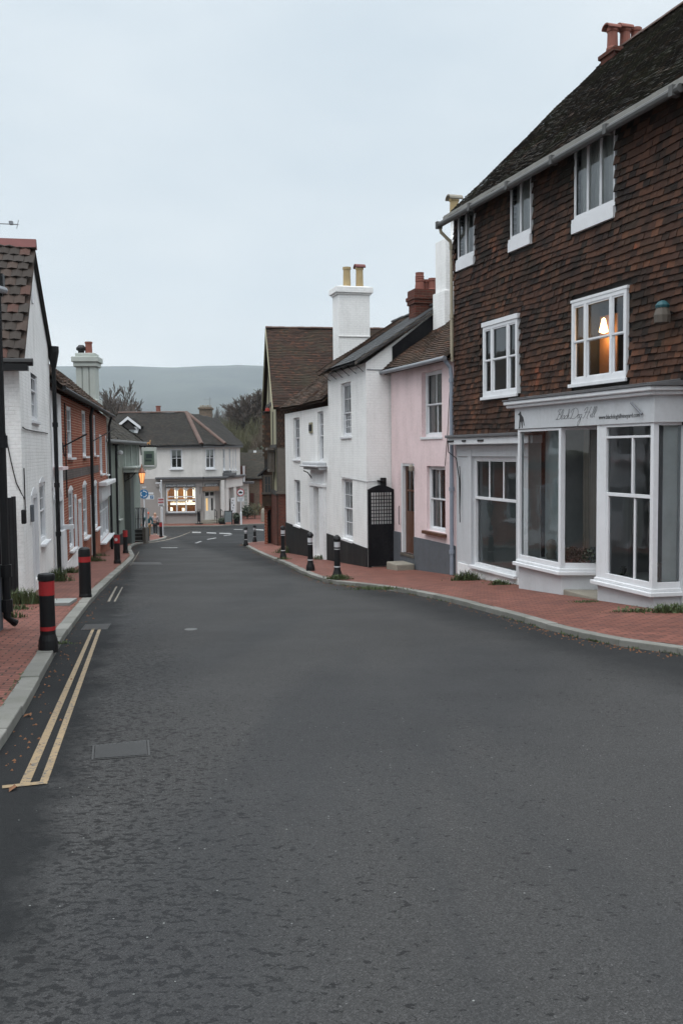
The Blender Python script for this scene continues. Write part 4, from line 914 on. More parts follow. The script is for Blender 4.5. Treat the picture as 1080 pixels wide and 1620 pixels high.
# security light + cable
lv,lz=F3.hitu(604,762,L3)
MB().box(L3,L3+.12,lv-.06,lv+.10,lz-.14,lz+.12).box(L3,L3+.2,lv-.16,lv+.02,lz+.0,lz+.05).build('security_light',M['black'],H3,bevel=.01)
q=MB(); q.tube([(L3+.02,lv-.2,lz+.02),(L3+.02,.0,lz-.0),(L3-.2,-.02,lz+.01),(wl_[0],-.02,lz+.08)],.009,5); q.tube([(L3+.015,.02,ez2-.2),(L3+.015,bv+.3,ez2-.22)],.012,5); q.parts('cable',M['steel'],H3)
# gate
gv0=F3.hitu(583,850,L3+.2)[0]; gv1=F3.hitu(622,850,L3+.2)[0]
gx,gy=F3.w(L3+.2,0); zgg=RZ(gy)+.1; G=empty('garden_gate',(gx,gy,zgg),F3.rz,'tall black arched gate with lattice panel between the white house and the pink house','gate'); G['_z0']=0
zt_=F3.hitu(600,768,L3+.2)[1]-zgg; zl0=F3.hitu(600,829,L3+.2)[1]-zgg; zl1=F3.hitu(600,779,L3+.2)[1]-zgg
# build in the plane x=0 of the gate frame
m=MB(); W0,W1=gv0-.02,gv1
def gb(m,v0,v1,z0,z1,x0=0,x1=.05): m.box(x0,x1,v0,v1,z0,z1)
gb(m,W0,W0+.09,.0,zt_-.12,-.02,.07); gb(m,W1-.05,W1,.0,zt_-.12,-.02,.07); gb(m,W0+.09,W1-.05,.03,zl0,0,.05)
n=10; arc=[(W0+(W1-W0)*i/n, zt_-.12+.13*math.sin(math.pi*i/n)) for i in range(n+1)]
pts=[(W0,zl1)]+[(W1,zl1)]+arc[::-1]
m.add([(-.02,p[0],p[1]) for p in pts]+[(.07,p[0],p[1]) for p in pts],[tuple(range(len(pts)-1,-1,-1)),tuple(range(len(pts),2*len(pts)))]+[(i,(i+1)%len(pts),len(pts)+(i+1)%len(pts),len(pts)+i) for i in range(len(pts))])
m.build('leaf',M['black_wood'],G,0,fix=True)
m=MB()
for i in range(1,8): v=W0+.09+(W1-W0-.14)*i/8; gb(m,v-.011,v+.011,zl0,zl1,.02,.035)
for i in range(1,9): z=zl0+(zl1-zl0)*i/9; gb(m,W0+.09,W1-.05,z-.011,z+.011,.035,.05)
m.build('lattice',M['black_wood'],G,0)
# ================================================================ timber framed house
r_=ray(438.5,700); P0=(r_.x*47.6,47.6)
F4=Fr((P0[0]-1.15,P0[1]+7.4),(1.15,-7.4)); L4=math.hypot(1.15,7.4)
H4=F4.root('timber_house','old timber framed house with cream plaster gable and big brown tiled roof','house')
zr4=F4.hit(429,520,.0)[1]; zE=F4.hitu(440,634,L4)[1]; print('timber ridge candidates',zr4,zE)
# cross wing: ridge runs inwards (y) at the middle of the facade
ul=L4-5.6; umid=(L4+ul)/2
zr4=F4.hit(427,519,.0)
umid=zr4[0]; zr4=zr4[1]; ul=umid-(L4-umid); print('umid',umid,zr4,'L4',L4,'ul',ul)
zj=F4.hit(440,706,0)[1]
m=MB(); m.poly([(ul,0,-7),(L4,0,-7),(L4,0,zE),(umid,0,zr4-.1),(ul,0,zE)]); m.poly([(L4,0,-7),(L4,9,-7),(L4,9,zE),(L4,0,zE)]); m.poly([(ul,9,-7),(ul,0,-7),(ul,0,zE),(ul,9,zE)]); m.build('wall',M['cream'],H4)
m=MB()
for u in [ul+.1+i*(L4-ul-.2)/3 for i in range(4)]:
    zt_=zE+(zr4-zE)*(1-abs(u-umid)/(L4-umid))-.15; m.box(u-.09,u+.09,-.035,-.0,-5,zt_)
m.box(ul,L4,-.06,-.036,zj-.1,zj+.1).box(ul,L4+.02,-.10,-.036,F4.hitu(445,784,L4)[1],F4.hitu(445,778,L4)[1]).box(ul,L4,-.06,-.036,-2.2,-2.0).box(ul,L4,-.06,-.036,zE-.1,zE+.08); m.build('timber_frame',M['darkwood'],H4)
MB().box(ul,L4,-.08,-.0361,-7,F4.hitu(445,784,L4)[1]).build('brick_base',M['brick_dark'],H4)
# roof slope towards the camera: eave along +y at u=L4
m=MB(); ov=.3; zo=zE-ov*(zr4-zE)/(L4-umid)
facet(m,[(L4+ov,-.22,zo),(L4+ov,9,zo),(umid,9,zr4),(umid,-.22,zr4)],gauge=.115,tw=.17,wav=1.6,jit=.008)
m.poly([(umid,-.22,zr4),(umid,9,zr4),(ul-ov,9,zo),(ul-ov,-.22,zo)]); m.build('roof',M['roof_red'],H4)
ridge(MB(),(umid,-.24,zr4+.03),(umid,9,zr4+.03),r=.12).build('ridge_tiles',M['ridge'],H4)
m=MB(); m.hexa([(L4+ov,-.26,zo-.2),(L4+ov,-.2,zo-.2),(umid,-.2,zr4-.26),(umid,-.26,zr4-.26)],[(L4+ov,-.26,zo-.02),(L4+ov,-.2,zo-.02),(umid,-.2,zr4-.02),(umid,-.26,zr4-.02)])
m.hexa([(umid,-.26,zr4-.26),(umid,-.2,zr4-.26),(ul-ov,-.2,zo-.2),(ul-ov,-.26,zo-.2)],[(umid,-.26,zr4-.02),(umid,-.2,zr4-.02),(ul-ov,-.2,zo-.02),(ul-ov,-.26,zo-.02)]); m.build('bargeboard',M['cream'],H4,fix=True)
# tile hung end wall above the white house, plus oak boards beneath
zh0=F4.hitu(445,708,L4)[1]
m=MB(); facet(m,[(L4+.01,.0,zh0),(L4+.01,3,zh0),(L4+.01,3,zE+.1),(L4+.01,.0,zE+.1)],gauge=.13,tw=.17,slab=False); m.build('hung_tiles',M['roof_red'],H4)
zb0=F4.hitu(445,778,L4)[1]
MB().box(L4+.002,L4+.04,.0,2.4,zb0,zh0-.02).build('oak_boards',M['oldwood'],H4)
MB().box(L4+.002,L4+.12,-.0,2.4,-7,zb0-.1).build('brick_base',M['brick_dark'],H4); MB().box(L4+.002,L4+.2,-.1,2.4,zb0-.1,zb0).build('ledge',M['oldwood'],H4)
# oriel window with small leaded lights
oz0=F4.hit(437,745,-.3)[1]; oz1=F4.hit(440,712,-.3)[1]; ou=L4-1.6
m=MB(); m.box(ou-.75,ou+.75,-.34,-.061,oz0-.12,oz0).box(ou-.85,ou+.85,-.42,-.061,oz1,oz1+.14)
for i in range(4): x=ou-.7+i*1.4/3; m.box(x-.05,x+.05,-.32,-.24,oz0,oz1)
m.box(ou+.62,ou+.7,-.24,-.061,oz0,oz1)
ow=m.build('oriel_window',M['oldwood'],H4)
MB().box(ou-.69,ou+.61,-.26,-.25,oz0,oz1).build('pane',plain('old dark glass',(.05,.055,.06),.15,.2),ow)
# ================================================================ jettied cottage beyond
d=51.0; r_=ray(415,800); F5=Fr((r_.x*d,d),(1,-.03))
H5=F5.root('jettied_cottage','little jettied cottage end with dark tiles over an orange brick archway','house')
W5=2.4
zj=F5.hit(424,800)[1]; zl=F5.hit(412,748)[1]; zr_=F5.hit(432,731)[1]; ur=F5.hit(432,740)[0]; slp=(zr_-zl)/(ur+.05)
ub=F5.hit(418.5,840)[0]; a0=F5.hit(423,830)[0]; a1=F5.hit(432,830)[0]; az=F5.hit(428,806)[1]
m=MB(); wall(m,ub,W5,-7,zj,[(a0,a1,-7,az)],rev=.35); shell(m,ub,W5,3.4,-7,zj); 
wb=m.build('brick_base',M['brick'],H5)
n=6; ac=MB(); 
for sgn in (0,1):
    pts=[]
    cx=(a0+a1)/2; r=(a1-a0)/2
    P=[(a0 if not sgn else a1, az)]
    for i in range(n+1):
        t=math.pi*(1-i/(2*n)) if not sgn else math.pi*(i/(2*n)); P.append((cx+r*math.cos(t),az-.28+.28*math.sin(t)))
    if sgn: P=P
    ac.prism(P,.0,.3)
ac.build('arch',M['brick'],H5,fix=True)
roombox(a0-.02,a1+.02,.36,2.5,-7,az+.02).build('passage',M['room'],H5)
uw0,uw1=F5.hit(419.5,770,-.3)[0],F5.hit(427.5,770,-.3)[0]; wz0=F5.hit(420,779,-.3)[1]; wz1=F5.hit(420,754,-.3)[1]
u0=F5.hit(414.5,790,-.3)[0]
m=MB(); m.prism([(u0,zj),(W5,zj),(W5,zl+slp*W5-.05),(u0,zl+slp*u0-.05)],-.26,3.4); m.build('wall',M['darkwood'],H5)
m=MB(); facet(m,[(u0,-.27,zj),(W5,-.27,zj),(W5,-.27,zl+slp*W5-.1),(u0,-.27,zl+slp*u0-.1)],gauge=.12,holes=[(uw0-u0-.1,uw1-u0+.1,wz0-zj-.1,wz1-zj+.05)],slab=False)
m.build('hung_tiles',M['roof_brown'],H5)
m=MB(); m.box(uw0-.1,uw0,-.34,-.26,wz0,wz1).box(uw1,uw1+.1,-.34,-.26,wz0,wz1).box(uw0-.1,uw1+.1,-.34,-.26,wz1,wz1+.08).box(uw0-.2,uw1+.2,-.40,-.26,wz0-.1,wz0).box((uw0+uw1)/2-.02,(uw0+uw1)/2+.02,-.33,-.27,wz0,wz1).box(uw0,uw1,-.32,-.28,(wz0+wz1)/2-.015,(wz0+wz1)/2+.015)
wf=m.build('window',M['oldwood'],H5); MB().box(uw0,uw1,-.29,-.27,wz0,wz1).build('pane',plain('grey pane',(.06,.07,.075),.12,.2),wf)
m=MB(); m.hexa([(u0-.2,-.45,zl+slp*(u0-.2)-.04),(W5,-.45,zl+slp*W5-.04),(W5,3.6,zl+slp*W5-.04),(u0-.2,3.6,zl+slp*(u0-.2)-.04)],[(u0-.2,-.45,zl+slp*(u0-.2)+.06),(W5,-.45,zl+slp*W5+.06),(W5,3.6,zl+slp*W5+.06),(u0-.2,3.6,zl+slp*(u0-.2)+.06)]); m.build('roof',M['roof_slate'],H5)
MB().box(u0-.01,u0+.05,-.33,-.2,zj-.1,zj+.1).build('jetty_beam',M['oldwood'],H5)
MB().lathe([(.06,-.1),(.08,0),(.02,.05)],0,0,6)
# tile hung tall cottage end behind
d=51.6; r_=ray(415.5,720); F5b=Fr((r_.x*d,d),(1,0)); H5b=F5b.root('tile_hung_cottage','tall narrow brown tile hung gable with a red cap, rising behind the jettied cottage','house')
z1=F5b.hit(418,652)[1]; z0=F5b.hit(418,726)[1]; 
m=MB(); m.prism([(.05,-7),(3,-7),(3,z1),(.1,z1)],0,4); m.build('wall',M['darkwood'],H5b)
m=MB(); facet(m,[(0,-.01,z0),(3,-.01,z0),(3,-.01,z1),(.08,-.01,z1)],gauge=.13,slab=False); m.build('hung_tiles',M['roof_brown'],H5b)
m=MB(); m.prism([(-.02,z1),(3.1,z1),(3.1,z1+.05),(-.02,z1+.05)],-.1,4.1); m.build('roof',M['roof_grey'],H5b)
a=F5b.hit(419,650)[0]; b=F5b.hit(427,650)[0]; MB().prism([(a,z1+.04),(b,z1+.04),(b-.04,z1+.2),(a+.08,z1+.24)],-.12,.3).build('ridge_cap',plain('bright red cap',(.42,.06,.045),.6,.2),H5b,bevel=.03)
# ================================================================ LEFT: near grey based building
A=ghit(2,992,.12); F6=Fr((A.x+1.3,A.y-6.5),(-1.3,6.5)); L6=math.hypot(1.3,6.5)
H6=F6.root('grey_based_building','near building corner with white upper wall and grey painted base at the left edge','house')
zs_=F6.hit(5,890)[1]; m=MB(); m.box(0,L6,0,4,zs_,4.5); m.build('wall',M['white_render'],H6)
MB().box(0,L6+.02,-.03,4,-5,zs_).build('plinth',M['plinth_grey'],H6)
z9=F6.hit(3,478)[1]; gz=g(F6,L6)+.14
m=MB(); m.tube([(L6-.04,-.10,z9+.3),(L6-.04,-.10,gz+.12),(L6+.05,-.2,gz+.02)],.058,10)
for z in (z9-.0,F6.hit(6,700)[1],F6.hit(9,895)[1],gz+.3): m.lathe([(.085,z-.09),(.085,z+.09)],L6-.04,-.10,10)
m.box(L6-.12,L6+.07,-.2,.0,z9+.05,z9+.22); m.build('downpipe',M['black'],H6)
m=MB(); m.tube([(L6-2,-.2,z9-.25),(L6+.0,-.2,z9+.0)],.05,8); m.build('gutter',M['steel'],H6)
# ================================================================ white gable cottage
A=ghit(42,944,.12); B=ghit(88,911,.12); print('cottage',A,B)
F7=Fr((A.x,A.y),(B.x-A.x,B.y-A.y)); L7=(B-A).xy.length
H7=F7.root('white_gable_cottage','white painted brick cottage with steep gable to the street and red ridge','house')
zE=F7.hit(31,552)[1]; ua,zA=F7.hit(47.5,386); zF=F7.hit(73,548)[1]; print('gable',L7,zE,ua,zA,zF)
du=F7.rect(50.5,61,786,930,'l'); du=[F7.hit(50,790)[0],F7.hit(59,790)[0],F7.hit(52,925)[1],F7.hit(50,784)[1]]
wu=F7.rect(49.5,59.5,570,664,'l'); wl_=F7.rect(64,73,764,862,'l')
print('door',du,'wins',wu,wl_)
m=MB(); 
zb=min(zE,zF)-.3
wall(m,0,L7,-6,zb,[wl_,du,wu],rev=.16)
m.poly([(0,0,zb),(L7,0,zb),(L7,0,zF),(ua,0,zA),(0,0,zE)]); m.poly([(0,7,-6),(0,0,-6),(0,0,zE),(0,7,zE)]); m.poly([(L7,0,-6),(L7,7,-6),(L7,7,zF),(L7,0,zF)])
m.build('wall',M['white_brick_shell'],H7)
sash(H7,wu,rec=.02,lights=[(1,3)],rows=(2,2),fw=.06,sillproj=.06); sash(H7,wl_,rec=.02,lights=[(1,3)],rows=(2,1),fw=.07,sillproj=.12,curtain='net')
def archhead(par,rc,h,mat,v=0):
    a,b,c,d_=rc; n=10; P=[(a,d_)]+[(b,d_)]+[(b-(b-a)*i/n,d_+h*math.sin(math.pi*i/n)) for i in range(n+1)]; 
    P=[P[1]]+P[2:]
    m=MB(); m.prism(P,v-.012,v+.03); return m.build('arch_head',M[mat],par,fix=True)
archhead(H7,[du[0]-.05,du[1]+.05,0,du[3]],.16,'paint'); archhead(H7,[wl_[0]-.05,wl_[1]+.05,0,wl_[3]],.13,'paint')
m=MB(); m.box(du[0],du[0]+.1,-.03,.12,du[2]-.2,du[3]).box(du[1]-.08,du[1],-.02,.12,du[2]-.2,du[3]).box(du[0],du[1],.0,.12,du[3]-.08,du[3]); m.build('door_frame',M['paint'],H7)
dm=MB(); a,b,c,d_=du; dm.box(a+.08,b-.08,.08,.12,c-.2,d_-.08); 
for zz in (0,1): dm.box(a+.18,b-.18,.065,.08,c+.15+zz*.95,c+.95+zz*.9)
dm.build('door',M['paint'],H7,bevel=.006)
a,z=F7.hit(49,812); MB().box(a-.09,a+.05,-.07,-.002,z-.18,z+.18).build('meter_box',M['plinth_grey'],H7,bevel=.01)
a,z=F7.hit(33.5,818); MB().box(a+.02,a+.16,-.09,-.002,z-.14,z+.14).build('junction_box',M['black'],H7,bevel=.02)
a,z=F7.hit(50,455); m=MB(); m.prism([(a-.12,z-.35),(a+.12,z-.35),(a+.12,z+.1),(a,z+.4),(a-.12,z+.1)],-.03,-.002); m.build('blocked_window',M['paint'],H7)
# roof ridge runs inward; slope towards camera has its eave along +y at u=0
rl=8; m=MB(); ov=.25; k=(zA-zE)/ua
facet(m,[(-ov,rl,zE-k*ov),(-ov,-.12,zE-k*ov),(ua,-.12,zA),(ua,rl,zA)],gauge=.30,tw=.22,th=.022,lift=.04,wav=1.0,jit=.008,roll=.022)
m.poly([(ua,-.1,zA),(L7+.1,-.1,zF-.1),(L7+.1,rl,zF-.1),(ua,rl,zA)]); m.build('roof',M['pantile'],H7)
MB().prism([(0,0),(.01,0),(0,.01)],0,.01)
m=MB(); m.add([(ua-.16,-.14,zA-.1),(ua+.16,-.14,zA-.1),(ua+.16,rl,zA-.1),(ua-.16,rl,zA-.1),(ua-.05,-.14,zA+.10),(ua+.05,-.14,zA+.10),(ua+.05,rl,zA+.10),(ua-.05,rl,zA+.10)],[(3,2,1,0),(4,5,6,7),(0,1,5,4),(1,2,6,5),(2,3,7,6),(3,0,4,7)])
m.build('ridge_tiles',M['redtile'],H7)
m=MB(); m.hexa([(ua,-.06,zA-.06),(ua,-.01,zA-.06),(L7+.12,-.01,zF-.16),(L7+.12,-.06,zF-.16)],[(ua,-.06,zA+.0),(ua,-.01,zA+.0),(L7+.12,-.01,zF-.08),(L7+.12,-.06,zF-.08)]); m.build('verge',M['black'],H7,fix=True)
m=MB(); m.tube([(-ov-.06,rl,zE-k*ov-.06),(-ov-.06,-.3,zE-k*ov-.06)],.075,8).box(-ov-.12,-ov+.1,-.2,rl,zE-k*ov-.22,zE-k*ov-.06); m.build('gutter',M['black'],H7)
u=L7-.1; zt_=F7.hit(74,560)[1]
m=MB(); m.tube([(u,-.12,zt_),(u,-.12,g(F7,u)+.15)],.055,10).lathe([(.07,zt_-.3),(.15,zt_+.1),(.15,zt_+.25)],u,-.12,10)
for z in (zt_-1.8,zt_-3.4,zt_-4.7): m.lathe([(.075,z-.06),(.075,z+.06)],u,-.12,10)
m.build('downpipe',M['black'],H7)
m=MB(); za=F7.hit(14,680)[1]
pts=[F7.hit(*p) for p in ((34,676),(38,679),(46,681),(56,683),(66,684),(74,686))]
m.tube([(p[0],-.03,p[1]) for p in pts],.014,5)
pts=[F7.hit(*p) for p in ((33,741),(32,760),(33,790),(33.5,812))]; m.tube([(max(.03,p[0]),-.03,p[1]) for p in pts],.014,5)
m.tube([(-.03,.3,za),(-.03,.2,za-.6),(-.03,.12,za-1.0),(.02,-.03,za-1.35)],.012,5); m.build('cable',M['darkwood'],H7)
# wooden gate between the two
P=ghit(24,956,.12); gx,gy=F7.w(-.06,.10); o=empty('side_gate',(gx,gy,RZ(gy)+.1),F7.rz-.30,'narrow black boarded gate standing open beside the white gable cottage','gate'); o['_z0']=0
ht=F7.hit(28,788)[1]-RZ(gy)-.1; fa_=F7.hit(24,860,.06)[0]
m=MB()
for i in range(4): m.box(-.72+i*.165,-.72+i*.165+.155,.0,.03,.03,ht+random.uniform(-.02,.02))
m.build('boards',M['black_wood'],o,0,bevel=.004); MB().box(-.86,-.73,-.05,.08,-.1,ht+.12).build('post',M['black_wood'],o,0,bevel=.01); MB().box(-.72,-.07,.03,.06,.4,.5).box(-.72,-.07,.03,.06,ht-.5,ht-.4).build('rail',M['black_wood'],o,0)
# ================================================================ brick terrace (white part + orange brick part)
A=Vector(F7.w(L7+.06,0)); B=ghit(174,868,.12).xy; F8=Fr(A,B-A); L8=(B-A).length; print('terrace',A,B,L8)
us=F8.hit(98.5,700)[0]; 
ez0=F8.hit(80,607)[1]; ez1=F8.hit(172,661)[1]; ez=(ez0+ez1)/2; print('eaves',ez0,ez1)
def ezf(u): return ez0+(ez1-ez0)*u/L8
vr=2.9; zr0=F8.hit(79,565,vr)[1]; zr1=F8.hit(150,632,vr)[1]; print('ridge',zr0,zr1); zr=(zr0+zr1)/2
H8=F8.root('white_terraced_house','narrow white fronted terraced house beside the orange brick house','house')
H9=F8.root('brick_house','orange red brick terraced house with white sash windows and black downpipes','house')
for H,ua_,ub_ in ((H8,0,us),(H9,us,L8)):
    if H is H8:
        w=[F8.rect(85,93,637,738,'l'),[F8.hit(87,850)[0],F8.hit(100,830)[0],F8.hit(88,905)[1],F8.hit(87,790)[1]]]
        m=MB(); wall(m,ua_,ub_,-7,ez-.1,w,rev=.12); shell(m,ua_,ub_,2*vr,-7,ez-.1,ridge_z=zr-.15); m.build('wall',M['white_render'],H)
        sash(H,w[0],rec=.03,lights=[(1,2)],rows=(3,2),fw=.12,curtain='net',sillproj=.1); a,b,c,d_=w[1]
        m=MB(); m.box(a,a+.1,-.02,.1,c,d_).box(b-.1,b,-.02,.1,c,d_).box((a+b)/2-.05,(a+b)/2+.05,-.01,.1,c,d_).box(a,b,-.03,.1,d_-.1,d_).box((a+b)/2,b,-.0,.1,c,c+1.0); dfr=m.build('door_frame',M['paint'],H); MB().box(a+.1,(a+b)/2-.05,.06,.1,c,d_-.1).build('door',M['sage_light'],H)
        MB().box((a+b)/2+.05,b-.1,.05,.07,c+1,d_-.1).build('pane',plain('pale pane',(.3,.32,.33),.2,.2),dfr); archhead(H,[a-.05,b+.05,0,d_],.35,'shop_paint')
        MB().box(b-.15,b+.15,-.3,-.0,c+1.0,c+1.12).box((a+b)/2+.0,b+.05,-.1,-.001,c+.0,c+1.0).build('sill',M['paint'],H)
        pk=F8.rect(84.5,94,739,744,'l'); MB().box(pk[0],pk[1],-.25,-.0,pk[2],pk[3]).build('window_box',M['pink'],H)
    else:
        P=lambda *a:F8.rect(*a)
        up=[P(106.5,114,642,724,'l'),P(130.5,136.5,649,722,'l'),P(148.5,152,656,720,'l'),P(158,162.5,687,750,'l'),P(167.5,170,689,751,'l')]
        lo=[P(109.5,117.5,777,873,'l'),P(132,138.7,768,853,'l'),P(149,155,766,839,'l')]
        dr=[[F8.hit(118.3,830)[0],F8.hit(121.3,830)[0],F8.hit(118,880)[1]-.1,F8.hit(118,785)[1]],[F8.hit(124.5,830)[0],F8.hit(128.8,830)[0],F8.hit(124,880)[1]-.1,F8.hit(124,793)[1]],[F8.hit(144.2,830)[0],F8.hit(147.2,830)[0],F8.hit(144,880)[1],F8.hit(144,785)[1]]]
        sh=P(158.5,173,792,860,'l')
        m=MB(); wall(m,ua_,ub_,-7,ez-.1,up+lo+dr+[sh],rev=.1); shell(m,ua_,ub_,2*vr,-7,ez-.1,ridge_z=zr-.15); m.build('wall',M['brick'],H)
        for w in up+lo: sash(H,w,rec=.02,lights=[(1,2)],rows=(2,2),fw=.07,curtain='net',sillproj=.12)
        for w in lo: archhead(H,w,.16,'paint')
        for w in dr:
            a,b,c,d_=w; m=MB(); m.box(a,a+.08,-.03,.1,c,d_).box(b-.08,b,-.03,.1,c,d_).box(a,b,-.03,.1,d_-.08,d_+.05); m.build('door_frame',M['paint'],H); MB().box(a+.08,b-.08,.05,.09,c-.2,d_-.08).box(a+.2,b-.2,.035,.05,c+.2,d_-.5).build('door',M['shop_paint'],H)
        sash(H,sh,rec=.02,lights=[(1,2),(1,2),(1,2)],rows=(1,1),split=.72,fw=.12,curtain='net',sillproj=.25)
        a,b,c,d_=sh; MB().box(a-.15,b+.1,-.12,-.001,d_+.02,d_+.62).build('fascia',M['shop_paint'],H); MB().box(a-.25,b+.2,-.35,-.001,d_+.62,d_+.8).build('cornice',M['paint'],H,bevel=.03)
        zb0=F8.hit(101,745)[1]; MB().box(us,sh[0]-.1,-.018,-.001,zb0-.28,zb0+.02).build('brick_band',M['brick_grey'],H)
        e0=F8.hit(126,850)[0]; zt_=F8.hit(104,893)[1]; zt2=F8.hit(125,866)[1]
        m=MB(); m.hexa([(us,-.03,-7),(e0,-.03,-7),(e0,-.001,-7),(us,-.001,-7)],[(us,-.03,zt_),(e0,-.03,zt2),(e0,-.001,zt2),(us,-.001,zt_)]); m.build('plinth',M['white_render'],H)
        u=F8.hit(141,750)[0]; MB().tube([(u,-.2,ez-.1),(u,-.12,ez-.4),(u,-.12,g(F8,u)+.1)],.06,8).build('downpipe',M['black'],H)
        u=L8-.12; MB().tube([(u,-.25,ez-.05),(u,-.12,ez-.5),(u,-.12,g(F8,u)+.1)],.06,8).build('downpipe',M['black'],H)
        u=us+.45; MB().tube([(u,-.05,ez-.3),(u,-.05,zb0-.8)],.02,6).build('cable',M['black'],H)
        u,z=F8.hit(100,706); MB().tube([(us+.1,0,z),(us+.1,-.05,z-.3),(us+.1,0,z+.1)],.02,6).tube([(us+.1,-.03,z),(us+.1,-.7,z+.35)],.025,6).build('sign_bracket',M['black'],H)
        u,z=F8.hit(146,698); MB().tube([(u,-.02,z),(u+1.0,-.8,z+.5)],.02,6).build('sign_bracket',M['black'],H)
    m=MB(); a2=ua_-(.0 if H is H9 else .0); b2=ub_+(.15 if H is H9 else 0)
    facet(m,[(a2,-.3,ez),(b2,-.3,ez),(b2,vr,zr),(a2,vr,zr)],gauge=.12,tw=.17,wav=1.4,jit=.012,lift=.034)
    m.poly([(a2,vr,zr),(b2,vr,zr),(b2,2*vr+.3,ez),(a2,2*vr+.3,ez)]); rr=m.build('roof',M['roof_brown'],H)
    ridge(MB(),(a2,vr,zr+.03),(b2,vr,zr+.03)).build('ridge_tiles',M['ridge'],rr)
    MB().tube([(a2,-.36,ez-.06),(b2,-.36,ez-.06)],.065,8).build('gutter',M['black'],H)
# ================================================================ pub
A=Vector((F8.w(L8,0)[0]-.55,F8.w(L8,0)[1]+.4)); B=Vector((-12.75,60.0)); F10=Fr(A,B-A); L10=(B-A).length; print('pub',A,B,L10, F10.hit(222,750))
L10=F10.hit(221.5,750)[0]
H10=F10.root('sage_green_pub','sage green painted pub with vertical timber boards and mossy roof','pub')
ez=F10.hit(187,697,-.3)[1]; print('pub eave',ez,F10.hit(229,701,-.3))
dw=[F10.hit(206,800)[0],F10.hit(210,800)[0],-7,F10.hit(207,765)[1]]; pw_=[F10.hit(186,800)[0],F10.hit(190,800)[0],F10.hit(187,822)[1],F10.hit(187,768)[1]]
m=MB(); wall(m,0,L10,-7,ez-.05,[dw,pw_],rev=.2); vr=3.6; zr=F10.hit(181,638,vr)[1]; print('pub ridge',zr)
shell(m,0,L10,2*vr,-7,ez-.05); m.build('wall',M['sage'],H10)
sash(H10,pw_,rec=.03,lights=[(1,2)],rows=(1,1),fw=.1,mat='sage_light',curtain='net',sillproj=.15)
MB().box(dw[0]+.1,dw[1],.15,.2,-7,dw[3]).build('door',M['darkwood'],H10)
m=MB()
for px in (183,187,197,207.5,216): 
    u=F10.hit(px,720)[0]; m.box(u-.11,u+.11,-.05,-.001,F10.hit(px,742)[1]+.1,ez-.12)
m.build('timber_studs',M['sage_light'],H10,bevel=.01)
m=MB(); u0=F10.hit(195,760)[0]; u1=F10.hit(215,760)[0]; z=F10.hit(200,747)[1]; m.box(u0,u1,-.65,-.001,z,z+.22).box(u0-.1,u1+.1,-.75,-.001,z+.22,z+.32); m.build('door_hood',M['sage_light'],H10,bevel=.02)
u=F10.hit(197,790)[0]; m=MB(); m.box(u,u+1.4,-.35,-.001,-7,z); m.build('porch_pilaster',M['sage_dark'],H10)
u=F10.hit(182,800)[0]; zt_=F10.hit(182,702)[1]; MB().tube([(u,-.14,zt_),(u,-.12,g(F10,u)+.1)],.065,8).box(u-.2,u+.2,-.3,0,zt_-.1,zt_+.3).build('downpipe',M['black'],H10)
zz=F10.hit(178,853)[1]; m=MB(); m.box(0,u0+.6,-.04,-.001,-7,-5.0+.55) ; m.build('plinth',M['plinth_black'],H10)
MB().lathe([(.02,-.12),(.14,-.06),(.16,.06),(.05,.14)],F10.hit(185.5,765)[0],-.2,10).build('security_camera',M['paint'],H10)
a,zc=F10.hit(170,640,vr) 
m=MB(); hp=2.9
facet(m,[(-.6,-.35,ez),(L10+.35,-.35,ez),(L10-hp,vr,zr),(-.6,vr,zr)],gauge=.13,tw=.2,wav=1.5,jit=.008)
m.poly([(L10-hp,vr,zr),(-.6,vr,zr),(-.6,2*vr+.3,ez),(L10+.35,2*vr+.3,ez)][::-1]); m.build('roof',M['roof_grey'],H10)
m=MB(); facet(m,[(L10+.35,-.35,ez),(L10+.35,2*vr+.3,ez),(L10-hp,vr,zr)],gauge=.13,tw=.2); m.build('hip_roof',M['roof_grey'],H10)
ridge(MB(),(-.6,vr,zr+.04),(L10-hp,vr,zr+.04)).build('ridge_tiles',M['redtile'],H10)
MB().tube([(-.6,-.42,ez-.08),(L10+.42,-.42,ez-.08)],.11,8).build('gutter',M['gutter'],H10)
# sage chimney stack
cn=F10.loc(*F8.w(L8-.0,0))[0]; cn=.6
va=F10.hitu(121,600,cn)[0]; vb=F10.hitu(153,600,cn)[0]; zt_=F10.hitu(140,566,cn)[1]; zb_=F10.hitu(140,580,cn)[1]; print('pub chimney',va,vb,zt_)
vl_=F10.hitu(120,600,cn)[0]; vr_=F10.hitu(152,600,cn)[0]; v0,v1=min(vl_,vr_),max(vl_,vr_)
m=MB(); w_=(v1-v0)
for k in range(3): 
    a=v0+w_*k/3+.02; m.box(cn,cn+1.0,a,a+w_/3-.04,ez-.5,zb_)
m.box(cn+.06,cn+.94,v0+.05,v1-.05,ez-.5,zb_).box(cn-.1,cn+1.1,v0-.08,v1+.08,zb_,zb_+.22).box(cn-.18,cn+1.18,v0-.16,v1+.16,zb_+.22,zb_+.48).box(cn,cn+1,v0,v1,zb_+.48,zb_+.66)
m.box(cn-.12,cn+1.12,v0-.1,v1+.1,ez-.5,F10.hitu(150,622,cn)[1]-.3)
cs=m.build('chimney',M['sage_light'],H10,bevel=.03)
p=MB(); pot(p,cn+.5,F10.hitu(141,560,cn+.5)[0],zb_+.62,.62,.17); p.build('chimney_pot',M['terracotta'],cs)
p=MB(); p.lathe([(.15,zb_+.6),(.15,zb_+.8),(.24,zb_+.85),(.24,zb_+.95),(.12,zb_+1.08)],cn+.5,F10.hitu(129,560,cn+.5)[0],12); p.build('cowl',M['black'],cs)
